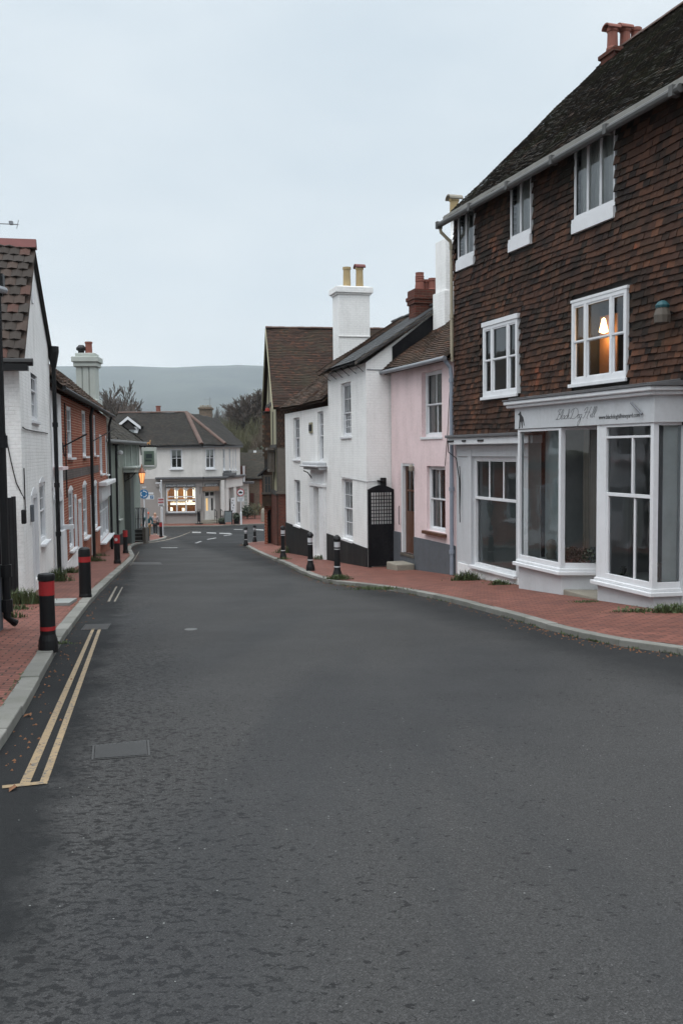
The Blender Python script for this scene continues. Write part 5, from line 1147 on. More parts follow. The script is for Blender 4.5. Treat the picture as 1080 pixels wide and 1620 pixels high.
# lamp on bracket
def at_px(fr,px,py,v): u,z=fr.hit(px,py,v); return (*fr.w(u,v),z),u
(lx,ly,lz),lu=at_px(F10,224.8,754,-1.05)
o=empty('street_lamp',(lx,ly,lz),F10.rz,'copper lantern glowing warm on a black scroll bracket at the pub corner','lamp'); o['_z0']=0
MB().tube([(0,.0,.2),(0,.95,.2)],.03,6).tube([(0,.95,-.25),(0,.6,-.05),(0,.35,.2)],.025,6).tube([(0,.95,.25),(0,.95,-.3)],.03,6).tube([(0,.8,.18),(0,.7,.02),(0,.85,-.08)],.02,5).build('bracket',M['black'],o,0)
MB().lathe([(.20,.20),(.20,.24),(.10,.42),(.05,.5),(.03,.62),(.01,.72)],0,0,8).lathe([(.10,-.42),(.11,-.38),(.09,-.36)],0,0,8).build('cap',plain('copper',(.25,.09,.05),.4,.3),o,0)
m=MB()
for k in range(8): q=2*math.pi*k/8; m.tube([(.10*math.cos(q),.10*math.sin(q),-.38),(.19*math.cos(q),.19*math.sin(q),.2)],.012,4)
m.build('cage',M['terracotta'],o,0)
MB().lathe([(.085,-.36),(.175,.19)],0,0,8,cap=False).build('lantern_glass',emis('glowing lantern glass',(1,.42,.16),1.6),o,0)
MB().lathe([(.02,-.05),(.075,0),(.08,.08),(.03,.15)],0,0,8).build('flame',emis('lamp flame',(1,.75,.45),14),o,0)
plight(0,0,-.55,4,(1,.6,.3),par=o)
# pub sign
(sx_,sy_,sz_),su=at_px(F10,236.5,728,-1.25)
o=empty('pub_sign',(sx_,sy_,sz_),0,'sage framed hanging pub sign with a dark green picture panel','sign'); o['_z0']=0
k=sy_/1500.; w_=11.7*k;h0=20*k;h1=14*k
P=[(-w_,h0),(-w_,-h1*.7),(-w_*.75,-h1*.95),(0,-h1*1.12),(w_*.75,-h1*.95),(w_,-h1*.7),(w_,h0)]
MB().prism(P,-.05,.05).build('board',M['sage_light'],o,0,fix=True,bevel=.015)
MB().box(-8*k,8*k,-.06,-.052,-11*k,14.5*k).build('picture',plain('dark green picture',(.10,.14,.11),.4,.5,scale=3),o,0)
MB().box(-5*k,5*k,-.068,-.061,3*k,10*k).box(-6*k,4*k,-.068,-.061,-2*k,1*k).build('picture_detail',plain('dark picture detail',(.03,.045,.045),.4,.5,scale=5),o,0)
MB().box(-8*k,8*k,-.075,-.055,-10*k,-8*k).build('name_strip',M['paint'],o,0)
# bracket and golden ornament
bx=MB(); bx.tube([(-15*k,0.25,23*k),(12.5*k,0,23*k)],.05,6).tube([(-13.5*k,.25,23*k),(-13.5*k,.25,8*k)],.05,6).tube([(-13*k,.25,12*k),(-9*k,.1,18*k),(-7*k,.1,23*k)],.03,5).tube([(-6*k,0,23*k),(-6*k,0,h0)],.02,5).tube([(8*k,0,23*k),(8*k,0,h0)],.02,5); bx.build('bracket',M['black'],o,0)
gm_=MB(); s_=k; gm_.prism([(x*s_,z*s_) for x,z in [(-2.6,24),(-2.0,24),(-1.6,26),(.6,26),(1.2,24),(2,24),(2.2,27),(3,31),(2.2,32),(1.4,30),(1.0,28.4),(-1.8,28.4),(-2.8,27.2)]],-.08,.08); gm_.build('gilded_ornament',plain('gilding',(.55,.30,.13),.35,.2,metal=.3),o,0,fix=True,bevel=.01)
# steps and railings
d=57.6; r0=ray(203,840);r1=ray(230.5,840); X0,X1=r0.x*d,r1.x*d
o=empty('stone_steps',(X0,d,RZ(d)),0,'dark stone steps rising to the pub door behind two red topped bollards','steps'); o['_z0']=0
m=MB(); W_=X1-X0
for i in range(4): m.box(0,W_,-.9+i*.24,1.2,-.1 if i==0 else .02+i*.2,.02+(i+1)*.2)
m.build('treads',M['darkwood'],o,0,bevel=.01)
m=MB()
for i in range(4): m.box(0,W_,-.92+i*.24,-.84+i*.24,.222+i*.2,.245+i*.2)
m.build('nosing',M['slab'],o,0)
MB().box(W_+.001,W_+.2,-.95,-.2,-.1,1.0).build('side_wall',M['oldwood'],o,0,bevel=.02)
o=empty('railing',(X0+.22,d+.0,RZ(d)),0,'black iron railing with pale posts along the top of the pub steps','railing'); o['_z0']=0
m=MB(); m.box(0.1,W_-.35,.2,.24,2.1,2.14).box(.1,W_-.35,.2,.24,1.45,1.47)
for i in range(7): x=.1+(W_-.45)*i/6; m.box(x-.01,x+.01,.2,.24,.83,2.12)
m.tube([(W_-.3,.2,2.12),(W_-.15,-.8,1.7)],.03,6).tube([(W_-.15,-.8,1.7),(W_-.15,-.8,.9)],.03,6); m.build('rails',M['black'],o,0)
m=MB()
for x in (.14,.36,.62,.85): m.box(x-.06,x+.06,.32,.42,.86,2.1)
m.build('pale_posts',M['shop_paint'],o,0)
# ================================================================ corner shop
def at(px,d,py=800): r=ray(px,py); return Vector((r.x*d,d))
def atz(px,py,d): return ray(px,py).z*d
A=at(190,80);B=at(321,80);Cc=at(352,81.2);D=at(381,87)
F11=Fr(A,B-A); Fc=Fr(B,Cc-B); Fs=Fr(Cc,D-Cc); LB=(B-A).length; LC=(Cc-B).length; LS=(D-Cc).length
H11=F11.root('corner_shop','cream white corner building with dark hipped roof above a grey shop','shop')
z0_=H11['_z0']
def sub(fr):   # child meshes built in another facade frame, re-expressed in the root frame
    def f(m): 
        m.v=[(*F11.loc(*fr.w(x,y)),z) for x,y,z in m.v]; return m
    return f
zE=F11.hit(300,704)[1]; zc=F11.hit(300,757)[1]; zc0=F11.hit(300,763)[1]; gz=-6.3
w1=F11.rect(269.5,289,710,742,'l'); sh=F11.rect(263.5,310.5,772,811,'l')
m=MB(); wall(m,0,LB,zc,zE,[w1],rev=.15); m.build('upper_wall',M['warm_render'],H11)
m=MB(); wall(m,0,LB,gz-1,zc,[sh],rev=.1); m.build('lower_wall',M['grey_render'],H11)
cz_=lambda px,py:Fc.hit(px,py)
w2=Fc.rect(325.5,340.5,709,742,'l'); dr=Fc.rect(324,341.5,777,826,'l')
m=MB(); wall(m,0,LC,zc,zE,[w2],rev=.15); sub(Fc)(m).build('upper_wall',M['warm_render'],H11)
m=MB(); wall(m,0,LC,gz-1,zc,[dr],rev=.3); sub(Fc)(m).build('lower_wall',M['grey_render'],H11)
sw_=[[Fs.hit(a,725)[0],Fs.hit(b,725)[0],Fs.hit(a,744)[1],Fs.hit(a,708)[1]] for a,b in ((353,356.2),(362.5,365),(368,369.8),(372,374))]
m=MB(); wall(m,0,LS,zc,zE,sw_,rev=.15); sub(Fs)(m).build('upper_wall',M['warm_render'],H11)
m=MB(); wall(m,0,LS,gz-1,zc,[],rev=.15); sub(Fs)(m).build('lower_wall',M['grey_render'],H11)
Dl=F11.loc(D.x,D.y)
m=MB(); m.poly([(Dl[0],Dl[1],gz-1),(Dl[0]-2,16,gz-1),(Dl[0]-2,16,zE),(Dl[0],Dl[1],zE)]); m.poly([(0,12,gz),(0,0,gz),(0,0,zE),(0,12,zE)]); m.build('back_wall',M['warm_render'],H11)
def sash_in(fr,rc,**k):
    n0=set(bpy.data.objects); w=sash(H11,rc,**k)
    if fr is not F11:
        for o in set(bpy.data.objects)-n0:
            if o.type=='MESH':
                for v in o.data.vertices:
                    x,y=fr.w(v.co.x,v.co.y); q=F11.loc(x,y); v.co.x,v.co.y=q
    return w
sash_in(F11,w1,rec=.06,lights=[(1,2)],rows=(1,1),fw=.1,bar=.06,curtain='blind',split=.52,sillproj=.15)
sash_in(Fc,w2,rec=.06,lights=[(1,2)],rows=(1,1),fw=.1,bar=.06,curtain='blind',split=.52,sillproj=.15)
for s_ in sw_: sash_in(Fs,s_,rec=.03,lights=[(1,1)],rows=(1,1),fw=.12,curtain='curtain',sillproj=.12)
# shop window: three arched lights
M['warmshop']=plain('warm shop interior',(.40,.22,.10),.9,.35,scale=1.5)
a,b,c,d_=sh; roombox(a,b,.12,2.0,c,d_).build('shop_interior',M['warmshop'],H11)
m=MB(); fwd=.09; zs=c+(d_-c)*.50; n=8; aw=(b-a-2*fwd)/3
m.box(a,a+fwd,.0,.1,c,d_).box(b-fwd,b,.0,.1,c,d_).box(a,b,.0,.1,c,c+fwd).box(a,b,.02,.1,zs-.05,zs+.05)
for k in (1,2): x=a+fwd+aw*k; m.box(x-.05,x+.05,.02,.1,c,d_)
for k in range(3):
    xa=a+fwd+aw*k+.04; xb=xa+aw-.08; cx=(xa+xb)/2; r=(xb-xa)/2; zt=d_-.05-r*1.0
    for sg in (-1,1):
        arc=[(cx+sg*r*math.cos(t),zt+r*.95*math.sin(t)) for t in [math.pi/2*i/n for i in range(n+1)]]
        P=[(cx+sg*r,d_)]+arc if sg>0 else [(cx-r,d_)]+arc
        m.prism(P,.01,.09)
    m.box(xa,xb,.03,.08,zt-.05-.35,zt-.31)
sw=m.build('shop_window',M['paint'],H11,fix=True); MB().add([(a,.07,c),(b,.07,c),(b,.07,d_),(a,.07,d_)],[(0,1,2,3)]).build('pane',M['glass'],sw)
MB().box(a-.1,b+.1,-.15,-.001,c-.14,c-.02).build('sill',M['lead'],sw)
LE=emis('display light',(1,.86,.62),2.6); LE2=emis('bright display',(1,.93,.78),3.6)
m=MB(); m.box(a+.2,b-.15,.7,.72,c+.62,c+.80); 
for k in range(3): x=a+fwd+aw*k; m.box(x+aw*.55,x+aw*.92,1.0,1.03,zs+.12,zs+1.05)
m.box(a+.25,a+.42,.35,.5,c+.12,c+.42).box(a+aw*1.6,a+aw*1.85,.35,.5,c+.1,c+.35); m.build('lightbox',LE,sw)
m=MB()
for k in range(26): x=random.uniform(a+.25,b-.3); m.lathe([(.03,c+.80),(.09,c+.86),(.07,c+.98),(.02,c+1.02)],x,.65+random.uniform(-.15,.05),7)
m.build('displayed_ware',plain('pale ware',(.75,.7,.6),.5,.2),sw)
plight((a+b)/2,.6,d_-.3-z0_,30,(1,.72,.4),par=H11); plight(a+.7,.5,zs-.15-z0_,10,(1,.85,.55),par=H11); plight(b-.7,.5,zs-.15-z0_,10,(1,.85,.55),par=H11)
MB().box(a+.1,b-.1,.3,1.1,c+.55,c+.60).build('display_shelf',M['wood'],sw)
# fascia boards, cornice round the corner
def trim(z0,z1,pr,name,mat,bev=0):
    m=MB(); m.box(F11.hit(247.5,760)[0],LB+pr*.2,-pr,-.001,z0,z1); q=MB(); q.box(-pr*.1,LC+pr*.45,-pr,-.001,z0+.002,z1-.002); m2=sub(Fc)(q); m.add(m2.v,m2.f); q=MB(); q.box(0,LS,-pr,-.001,z0,z1); m2=sub(Fs)(q); m.add(m2.v,m2.f); return m.build(name,mat,H11,bevel=bev)
trim(zc-.02,zc+.14,.55,'cornice',M['lead'],.03); trim(zc-.16,zc-.02,.40,'cornice_moulding',M['grey_render'],.03); trim(zc-.7,zc-.18,.10,'fascia',M['grey_render'])
trim(zE-.22,zE-.02,.30,'eaves_board',M['lead'])
f1=MB().box(F11.hit(262.5,767)[0],F11.hit(309.5,767)[0],-.16,-.101,F11.hit(300,770)[1],F11.hit(300,765.2)[1]).build('sign_board',M['lead'],H11)
u0=F11.hit(263.5,767)[0];u1=F11.hit(308.5,767)[0]
t_=textm(f1,'JEWELLERY DESIGNER MAKERS',0,-.165,0,.21,M['paint'],z0=0); wv=max(v.co.x for v in t_.data.vertices); t_.data.transform(Matrix.Diagonal(((u1-u0)/wv,1,1,1))); t_.location=(u0,0,F11.hit(300,769.3)[1]-z0_)
q=MB().box(Fc.hit(323,767)[0],Fc.hit(345,767)[0],-.16,-.101,Fc.hit(330,769.5)[1],Fc.hit(330,764.8)[1]); f2=sub(Fc)(q).build('sign_board',M['lead'],H11)
e2=empty('tmp',(0,0,0)); t_=textm(e2,'BESPOKE & GIFTS',0,-.165,0,.2,M['paint'],z0=0); wv=max(v.co.x for v in t_.data.vertices); u0=Fc.hit(324,767)[0];u1=Fc.hit(343,767)[0]; zq=Fc.hit(330,769)[1]
for v in t_.data.vertices: x,y=Fc.w(u0+v.co.x*(u1-u0)/wv,v.co.y); qx,qy=F11.loc(x,y); v.co=(qx,qy,v.co.z+zq-z0_)
t_.parent=f2; bpy.data.objects.remove(e2)
# pilasters & door
m=MB()
for px0,px1 in ((256.5,262),(311,316.5)): m.box(F11.hit(px0,800)[0],F11.hit(px1,800)[0],-.09,-.001,gz,zc-.15)
m.box(F11.hit(312,800)[0],F11.hit(319,800)[0],-.12,-.09,F11.hit(315,806)[1],F11.hit(315,782)[1]); m.build('pilaster',M['grey_render'],H11,bevel=.01)
a,b,c,d_=dr; m=MB(); m.box(a,a+.09,.05,.2,c,d_).box(b-.09,b,.05,.2,c,d_).box(a,b,.05,.2,d_-.5,d_-.42).box(a,b,.05,.2,d_-.08,d_).box((a+b)/2-.05,(a+b)/2+.05,.07,.2,c,d_)
for k in (0,1):
    x=a+.09 if k==0 else (a+b)/2+.05; x1=(a+b)/2-.05 if k==0 else b-.09
    m.box(x,x1,.1,.16,c,c+.95).box(x,x+.1,.1,.16,c+.95,d_-.5).box(x1-.1,x1,.1,.16,c+.95,d_-.5).box(x,x1,.1,.16,d_-.62,d_-.5)
sub(Fc)(m).build('door',M['warm_render'],H11,bevel=.01)
m=MB(); m.box(a+.1,(a+b)/2-.05,.165,.17,c+.95,d_-.6); sub(Fc)(m).build('lit_door_pane',emis('warm lit hallway',(1,.66,.3),.9),H11)
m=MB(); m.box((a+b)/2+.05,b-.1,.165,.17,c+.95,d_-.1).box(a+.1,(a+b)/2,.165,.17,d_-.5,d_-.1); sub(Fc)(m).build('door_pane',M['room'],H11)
q=MB(); q.box(a-.2,b+.15,-.35,.05,d_+.02,d_+.38); sub(Fc)(q).build('door_lintel',plain('brown lintel board',(.22,.13,.08),.7),H11)
q=MB(); q.box(a-.4,b+.5,-.9,.05,gz,-5.98+.13).box(a-.3,b+.4,-.6,.05,-5.99+.14,-5.98+.26); sub(Fc)(q).build('doorstep',M['stone'],H11,bevel=.02)
q=MB(); x0=Fc.hit(345.5,790)[0]; q.box(x0,x0+.35,-.5,-.3,gz+.9,zc-.2); q=sub(Fc)(q); q.build('lit_column',M['warm_render'],H11,bevel=.02)
q=MB()
for px0,px1 in ((353,358),(366,370)): u_=Fs.hit(px0,790)[0]; q.box(u_,Fs.hit(px1,790)[0],-.25,-.001,gz,zc-.15)
q.box(0.2,LS-.3,-.3,-.001,zc-.9,zc-.16); q=sub(Fs)(q); q.build('side_pilaster',M['warm_render'],H11,bevel=.02)
q=MB(); u_=Fs.hit(361,800)[0]; q.box(u_,u_+1.3,-.28,-.24,Fs.hit(361,812)[1],Fs.hit(361,788)[1]); sub(Fs)(q).build('wall_panel',M['paint'],H11)
q=MB(); 
for i in range(5): q.lathe([(.01,0),(.09,.05),(.02,.12)],u_+.35+.25*(i%3),-.3,6) if 0 else q.box(u_+.2+.22*(i%3),u_+.4+.22*(i%3),-.30,-.281,Fs.hit(361,809-4*i)[1],Fs.hit(361,807-4*i)[1]+.0)
sub(Fs)(q).build('panel_mark',M['ink'],H11)
# lead porch box on the cornice
q=MB(); u_=.4; q.box(.2,2.0,-.75,0,zc+.14,zc+.42).box(.5,1.4,-.5,0,zc+.42,zc+.6); sub(Fs)(q).build('lead_box',M['lead'],H11,bevel=.04)
# roof
R=at(298,84.6); zR=atz(298,652.5,84.6); R0=at(150,84.6); R2=at(345,93); zR2=atz(343,664,93)
def l3(P,z): q=F11.loc(P[0],P[1]); return (q[0],q[1],z)
oB=(LB+.05,-.4,zE); oA=(-1,-.4,zE); oC=l3(Fc.w(LC+.15,-.4),zE); oD=l3(Fs.w(LS+.3,-.3),zE); pR=l3(R,zR); pR0=l3(R0,zR); pR2=l3(R2,zR2)
m=MB(); facet(m,[oA,oB,pR,(oA[0],pR[1],zR)],gauge=.15,tw=.2,lift=.02,th=.012,wav=2,jit=.004); facet(m,[oB,oC,pR],gauge=.15,tw=.2,lift=.02,th=.012); facet(m,[oC,oD,pR2,pR],gauge=.15,tw=.2,lift=.02,th=.012)
m.build('roof',M['roof_corner'],H11)
m=MB(); ridge(m,(oA[0],pR[1],zR+.05),(pR[0],pR[1],zR+.05),r=.14,seg=.4); ridge(m,(oB[0],oB[1],zE+.1),(pR[0],pR[1],zR+.05),r=.19,seg=.4); ridge(m,(oC[0],oC[1],zE+.1),(pR[0],pR[1],zR+.05),r=.19,seg=.4); m.build('hip_tiles',M['ridge'],H11)
# dormer
dm=MB(); dv=1.35; a,zt=F11.hit(195,667,dv); b,_=F11.hit(222,675,dv); ap,zap=F11.hit(203,659,dv); za=F11.hit(222,675,dv)[1]; zsb=za-1.3; cxx=ap; hw=(b-ap)*.92
dm.box(cxx-hw*.82,cxx+hw*.82,dv+.05,dv+2.0,zsb,za); dw_=dm.build('dormer',M['paint'],H11)
m=MB(); 
for sg in (-1,1):
    m.hexa([(cxx,dv-.2,zap-.25),(cxx+sg*hw*1.15,dv-.2,za-.22),(cxx+sg*hw*1.15,dv-.05,za-.22),(cxx,dv-.05,zap-.25)],[(cxx,dv-.2,zap),(cxx+sg*hw*1.15,dv-.2,za+.03),(cxx+sg*hw*1.15,dv-.05,za+.03),(cxx,dv-.05,zap)])
m.build('bargeboard',M['paint'],dw_,0 if False else None,fix=True)
m=MB(); facet(m,[(cxx+hw*1.15,dv-.15,za),(cxx+hw*1.15,dv+4,za),(cxx,dv+4,zap),(cxx,dv-.15,zap)],gauge=.15,tw=.2); m.poly([(cxx,dv-.15,zap),(cxx,dv+4,zap),(cxx-hw*1.15,dv+4,za),(cxx-hw*1.15,dv-.15,za)]); m.build('dormer_roof',M['roof_corner'],dw_)
m=MB(); m.prism([(cxx-hw*.7,za-.25),(cxx+hw*.7,za-.25),(cxx,zap-.35)],dv-.02,dv+.05); m.build('dormer_gable',M['darkwood'],dw_,fix=True)
MB().box(cxx-hw*.45,cxx+hw*.5,dv+.02,dv+.049,za-1.1,za-.3).build('pane',M['glass'],dw_); MB().box(cxx-.03,cxx+.03,dv+.0,dv+.02,za-1.1,za-.3).box(cxx-hw*.5,cxx+hw*.55,dv-.02,dv+.0,za-.75,za-.69).build('window_bar',M['paint'],dw_)
# stone stack + little pot
P_=at(318,92); Q_=at(336.5,92); a=F11.loc(*P_);b=F11.loc(*Q_); zt=atz(327,646,92)
m=MB(); m.box(a[0],b[0],a[1],a[1]+1.2,zE,zt-.1).box(a[0]-.1,b[0]+.1,a[1]-.1,a[1]+1.3,zt-.1,zt+.1); cs=m.build('chimney',M['flint'],H11,bevel=.02)
m=MB()
for i in range(5): x=a[0]+.1+i*(b[0]-a[0]-.2)/4; m.lathe([(.13,zt+.1),(.1,zt+.25+.08*(i%2)),(.03,zt+.35)],x,a[1]+.5,8)
m.build('chimney_pot',M['stone'],cs); MB().tube([(b[0]-.1,a[1]+.2,zt),(b[0]-.1,a[1]+.2,zt+1.1)],.03,5).tube([(b[0]-.7,a[1]+.2,zt+.9),(b[0]+.1,a[1]+.2,zt+.9)],.02,4).build('aerial',M['steel'],cs)
P_=at(254,86); a=F11.loc(*P_); zt=atz(254,642,86); m=MB(); pot(m,a[0],a[1],zR-.1,zt-zR+.1,.22); m.build('chimney_pot',M['terracotta'],H11)
# white bay and board at the side
E_=at(386,88); q=F11.loc(*E_)
m=MB(); z1=atz(388,737,88); z2=atz(388,764,88); m.box(q[0]-.5,q[0]+.1,q[1],q[1]+1,z2,z1); m.build('side_brick',M['brick_dark'],H11); m=MB(); m.box(q[0]-.05,q[0]+.13,q[1]-.05,q[1]-.005,z2,z1).box(q[0]-.55,q[0]-.3,q[1]-.05,q[1]-.005,z2,z1); m.build('side_trim',M['paint'],H11)
m=MB(); z1=atz(388,765,88); z2=atz(388,809,88); m.box(q[0]-.6,q[0]+.38,q[1],q[1]+1,z2,z1); m.build('side_bay',M['warm_render'],H11); MB().box(q[0]-.9,q[0]+.9,q[1]-.3,q[1]+1,z1+.002,z1+.16).build('side_canopy',M['lead'],H11)
m=MB()
for i in range(6): m.box(q[0]+.05,q[0]+.32,q[1]-.03,q[1]-.001,z1-.7-i*.3,z1-.5-i*.3)
m.build('side_panes',M['sage_light'],H11); MB().box(q[0]-.4,q[0]+.4,q[1]+.02,q[1]+1,gz,z2).build('side_base',M['brick_dark'],H11)
# ================================================================ flint cottage beyond
O_=at(390.5,90); F12=Fr(O_,(1,0)); H12=F12.root('flint_cottage','flint and brick cottage with brown roof behind the signpost','house')
ze=F12.hit(400,757)[1]; zr=F12.hit(400,716,3)[1]
m=MB(); m.box(0,5,0,6,-7,ze); m.build('wall',M['flint'],H12); MB().box(F12.hit(411,800)[0],F12.hit(416,800)[0],-.02,0.3,-7,ze).build('quoin',M['brick'],H12)
m=MB(); facet(m,[(-.9,-.3,ze),(5.2,-.3,ze),(5.2,3,zr),(-.9,3,zr)],gauge=.14,tw=.2); m.poly([(-.9,3,zr),(5.2,3,zr),(5.2,6.3,ze),(-.9,6.3,ze)]); m.build('roof',M['roof_grey'],H12)
c0_,c1_=F12.hit(394.5,730,2)[0],F12.hit(405,730,2)[0]; MB().box(c0_,c1_,2,3,ze,F12.hit(400,727,2)[1]).build('chimney',M['brick_dark'],H12)
MB().box(.1,.8,-.5,-.02,F12.hit(400,748)[1],F12.hit(400,742)[1]) 
MB().box(F12.hit(396,800)[0],F12.hit(402,800)[0],-.05,-.001,F12.hit(400,795)[1],F12.hit(400,780)[1]).build('blocked_window',M['brick_dark'],H12)
O_=at(397,105); F13=Fr(O_,(1,0)); H13=F13.root('distant_house','far house roof with white vent beyond the flint cottage','house')
ze=F13.hit(400,733)[1]; zr=F13.hit(400,712,4)[1]; m=MB(); m.box(0,8,0,8,-7,ze); m.build('wall',M['brick_dark'],H13); m=MB(); facet(m,[(-.5,-.3,ze),(8,-.3,ze),(8,4,zr),(-.5,4,zr)],gauge=.2,tw=.25); m.poly([(-.5,4,zr),(8,4,zr),(8,8,ze),(-.5,8,ze)]); m.build('roof',M['roof_grey'],H13); MB().box(.3,.6,.8,1.1,ze,ze+1.4).build('vent',M['paint'],H13)
# ================================================================ hills
def hill():
    random.seed(3); m=MB(); nx,ny=70,26
    prof=[(-2600,588),(150,583.5),(260,587),(430,592.5),(800,600),(2000,640)]
    for j in range(ny+1):
        y=1100+(4000-1100)*j/ny
        for i in range(nx+1):
            x=-4000+7600*i/nx
            t=max(0,min(1,(y-1100)/2100)); s_=t*t*(3-2*t)
            px=540+1500*(x/max(y,1)); 
            top=ray(max(-600,min(1500,540+1500*x/1800)),588).z
            hgt=(276+9*math.sin(x/560+.9)+5*math.sin(x/240)-.008*x)
            z=-30+(hgt+30+(3*math.sin(x/61+y/90)+2*math.sin(x/27.0)))*s_*(1+.05*math.sin(x/170+y/230)*(1-s_))
            m.v.append((x,y,z if j<ny else -50))
    for j in range(ny):
        for i in range(nx): q=j*(nx+1)+i; m.f.append((q,q+1,q+nx+2,q+nx+1))
    o=m.build('hills',M['hill'],smooth=True); tag(o,kind='structure')
hill()
# ================================================================ trees
def twigs(mb,p,d,L,r,lev,spread,up=.25,n=4,minr=.012):
    k=3; P=[p]; q=p; dd=d
    for i in range(k): 
        dd=(dd+Vector((random.uniform(-1,1),random.uniform(-1,1),random.uniform(-.5,1)))*.09).normalized(); q=q+dd*L/k; P.append(q)
    mb.tube(P,[max(minr,r*(1-.38*i/k)) for i in range(k+1)],5 if lev>3 else 3,cap=False)
    if lev==0: return
    nn=n if lev>1 else n+3
    for i in range(nn):
        t=.35+.65*(i+random.random()*.6)/nn; t=min(t,1.0); b=P[min(k,int(t*k+.5))]
        ax=Vector((random.gauss(0,1),random.gauss(0,1),random.gauss(0,.6))).normalized()
        nd=(dd+ax*spread+Vector((0,0,up))).normalized()
        twigs(mb,b,nd,L*random.uniform(.55,.78),r*.55,lev-1,spread,up,n,minr)
def tree(px,d,ztop_py,label,seed,mat='twig',lev=5,spread=.55,name='bare_tree',n=4,minr=.03,group=None,base=-6.5,up=.3):
    random.seed(seed); x=ray(px,700).x*d; h=ray(px,ztop_py).z*d-base
    o=empty(name,(x,d,base),0,label,'tree',group); o['_z0']=0
    t=MB(); t.tube([(0,0,-1),(0,0,h*.12),(.1,0,h*.3)],[h*.03,h*.024,h*.02],8); t.build('trunk',M['bark'],o,0)
    m=MB(); 
    for i in range(5): 
        a=2*math.pi*i/5+random.random(); twigs(m,Vector((.05,0,h*(.16+.03*i))),Vector((math.cos(a)*.42,math.sin(a)*.42,1)).normalized(),h*.27,h*.0085,lev-1,spread,up,n,minr)
    twigs(m,Vector((.1,0,h*.28)),Vector((0,0,1)),h*.3,h*.010,lev-1,spread,up,n,minr)
    zm=max(v[2] for v in m.v); k=h/zm
    m.v=[(a*k,b*k,c*k) for a,b,c in m.v]; m.build('crown',M[mat],o,0); return o
tree(400,150,614,'tall dark bare tree with a rounded crown left of the timber house',1,'twig',6,.72,minr=.042,up=.2)
tree(428,165,622,'second bare tree half hidden by the timber gable edge',2,'twig',5,.62,minr=.05,up=.22)
tree(352,230,634,'pale thin leafless tree right of the stone chimney',3,'twig_pale',5,.42,minr=.06)
tree(366,250,640,'paler slimmer leafless tree between the stone chimney and the tall dark tree',4,'twig_pale',5,.4,minr=.06)
tree(170,170,602,'brownish bare tree rising behind the sage green chimney',5,'twig',5,.6,minr=.055)
tree(190,165,620,'lower bushy bare tree over the pub roof',6,'twig',5,.6,minr=.055)
tree(204,150,630,'small bare tree at the right end of the row over the pub roof',8,'twig',4,.6,minr=.055)
def bush(px,d,top,w,label,seed,mat,n=900,s=.16,name='bush',base=-6.5,up=True):
    random.seed(seed); x=ray(px,700).x*d; h=ray(px,top).z*d-base; W=w*d/1500
    o=empty(name,(x,d,base),0,label,'bush'); o['_z0']=0; m=MB()
    cl=[(random.gauss(0,.33)*W,random.gauss(0,.4)*W,random.uniform(.25,.92)) for _ in range(16)]
    for i in range(n):
        cx,cy,cz=random.choice(cl); p=Vector((cx+random.gauss(0,.16)*W,cy+random.gauss(0,.2)*W,h*min(1,max(.02,cz*(1-.25*abs(cx)/W)+random.gauss(0,.1)))))
        if up: m.tube([p,p+Vector((random.gauss(0,.35),random.gauss(0,.35),random.uniform(.6,1.8)))*s*6],[s*.22,s*.05],3,cap=False)
        if not up or i%2:
            a=Vector((random.gauss(0,1),random.gauss(0,1),random.gauss(0,1))).normalized()*s; b=a.orthogonal().normalized()*s*.6; m.add([p-a,p+b,p+a,p-b],[(0,1,2,3)])
    m.build('foliage',M[mat],o,0); MB().tube([(0,0,-.5),(0,0,h*.5)],[.2,.1],6).build('stem',M['bark'],o,0)
bush(372,135,672,34,'olive leafless scrub clump behind the corner shop roof, just right of its hip',11,'scrub',3600,.14)
bush(398,130,668,34,'olive scrub clump beneath the tall dark tree',12,'scrub',3600,.14)
bush(424,126,672,28,'brown scrub clump beside the tile hung chimney gable',13,'scrub2',3000,.14)
bush(385,118,690,34,'low greenish scrub below the taller scrub clumps',14,'scrub',3000,.13)
bush(412,115,698,30,'low brown scrub over the roof of the distant house',15,'scrub2',2400,.13)
bush(378,160,655,16,'dark ivy clad tree stump shape left of the tall bare tree',16,'leafd',1200,.14,up=False)
bush(410,112,706,14,'dark green shrub behind the distant house roof',17,'leafd',700,.12,up=False)
bush(345,200,668,40,'grey green scrub on the slope behind the stone chimney',18,'scrub',1800,.2)
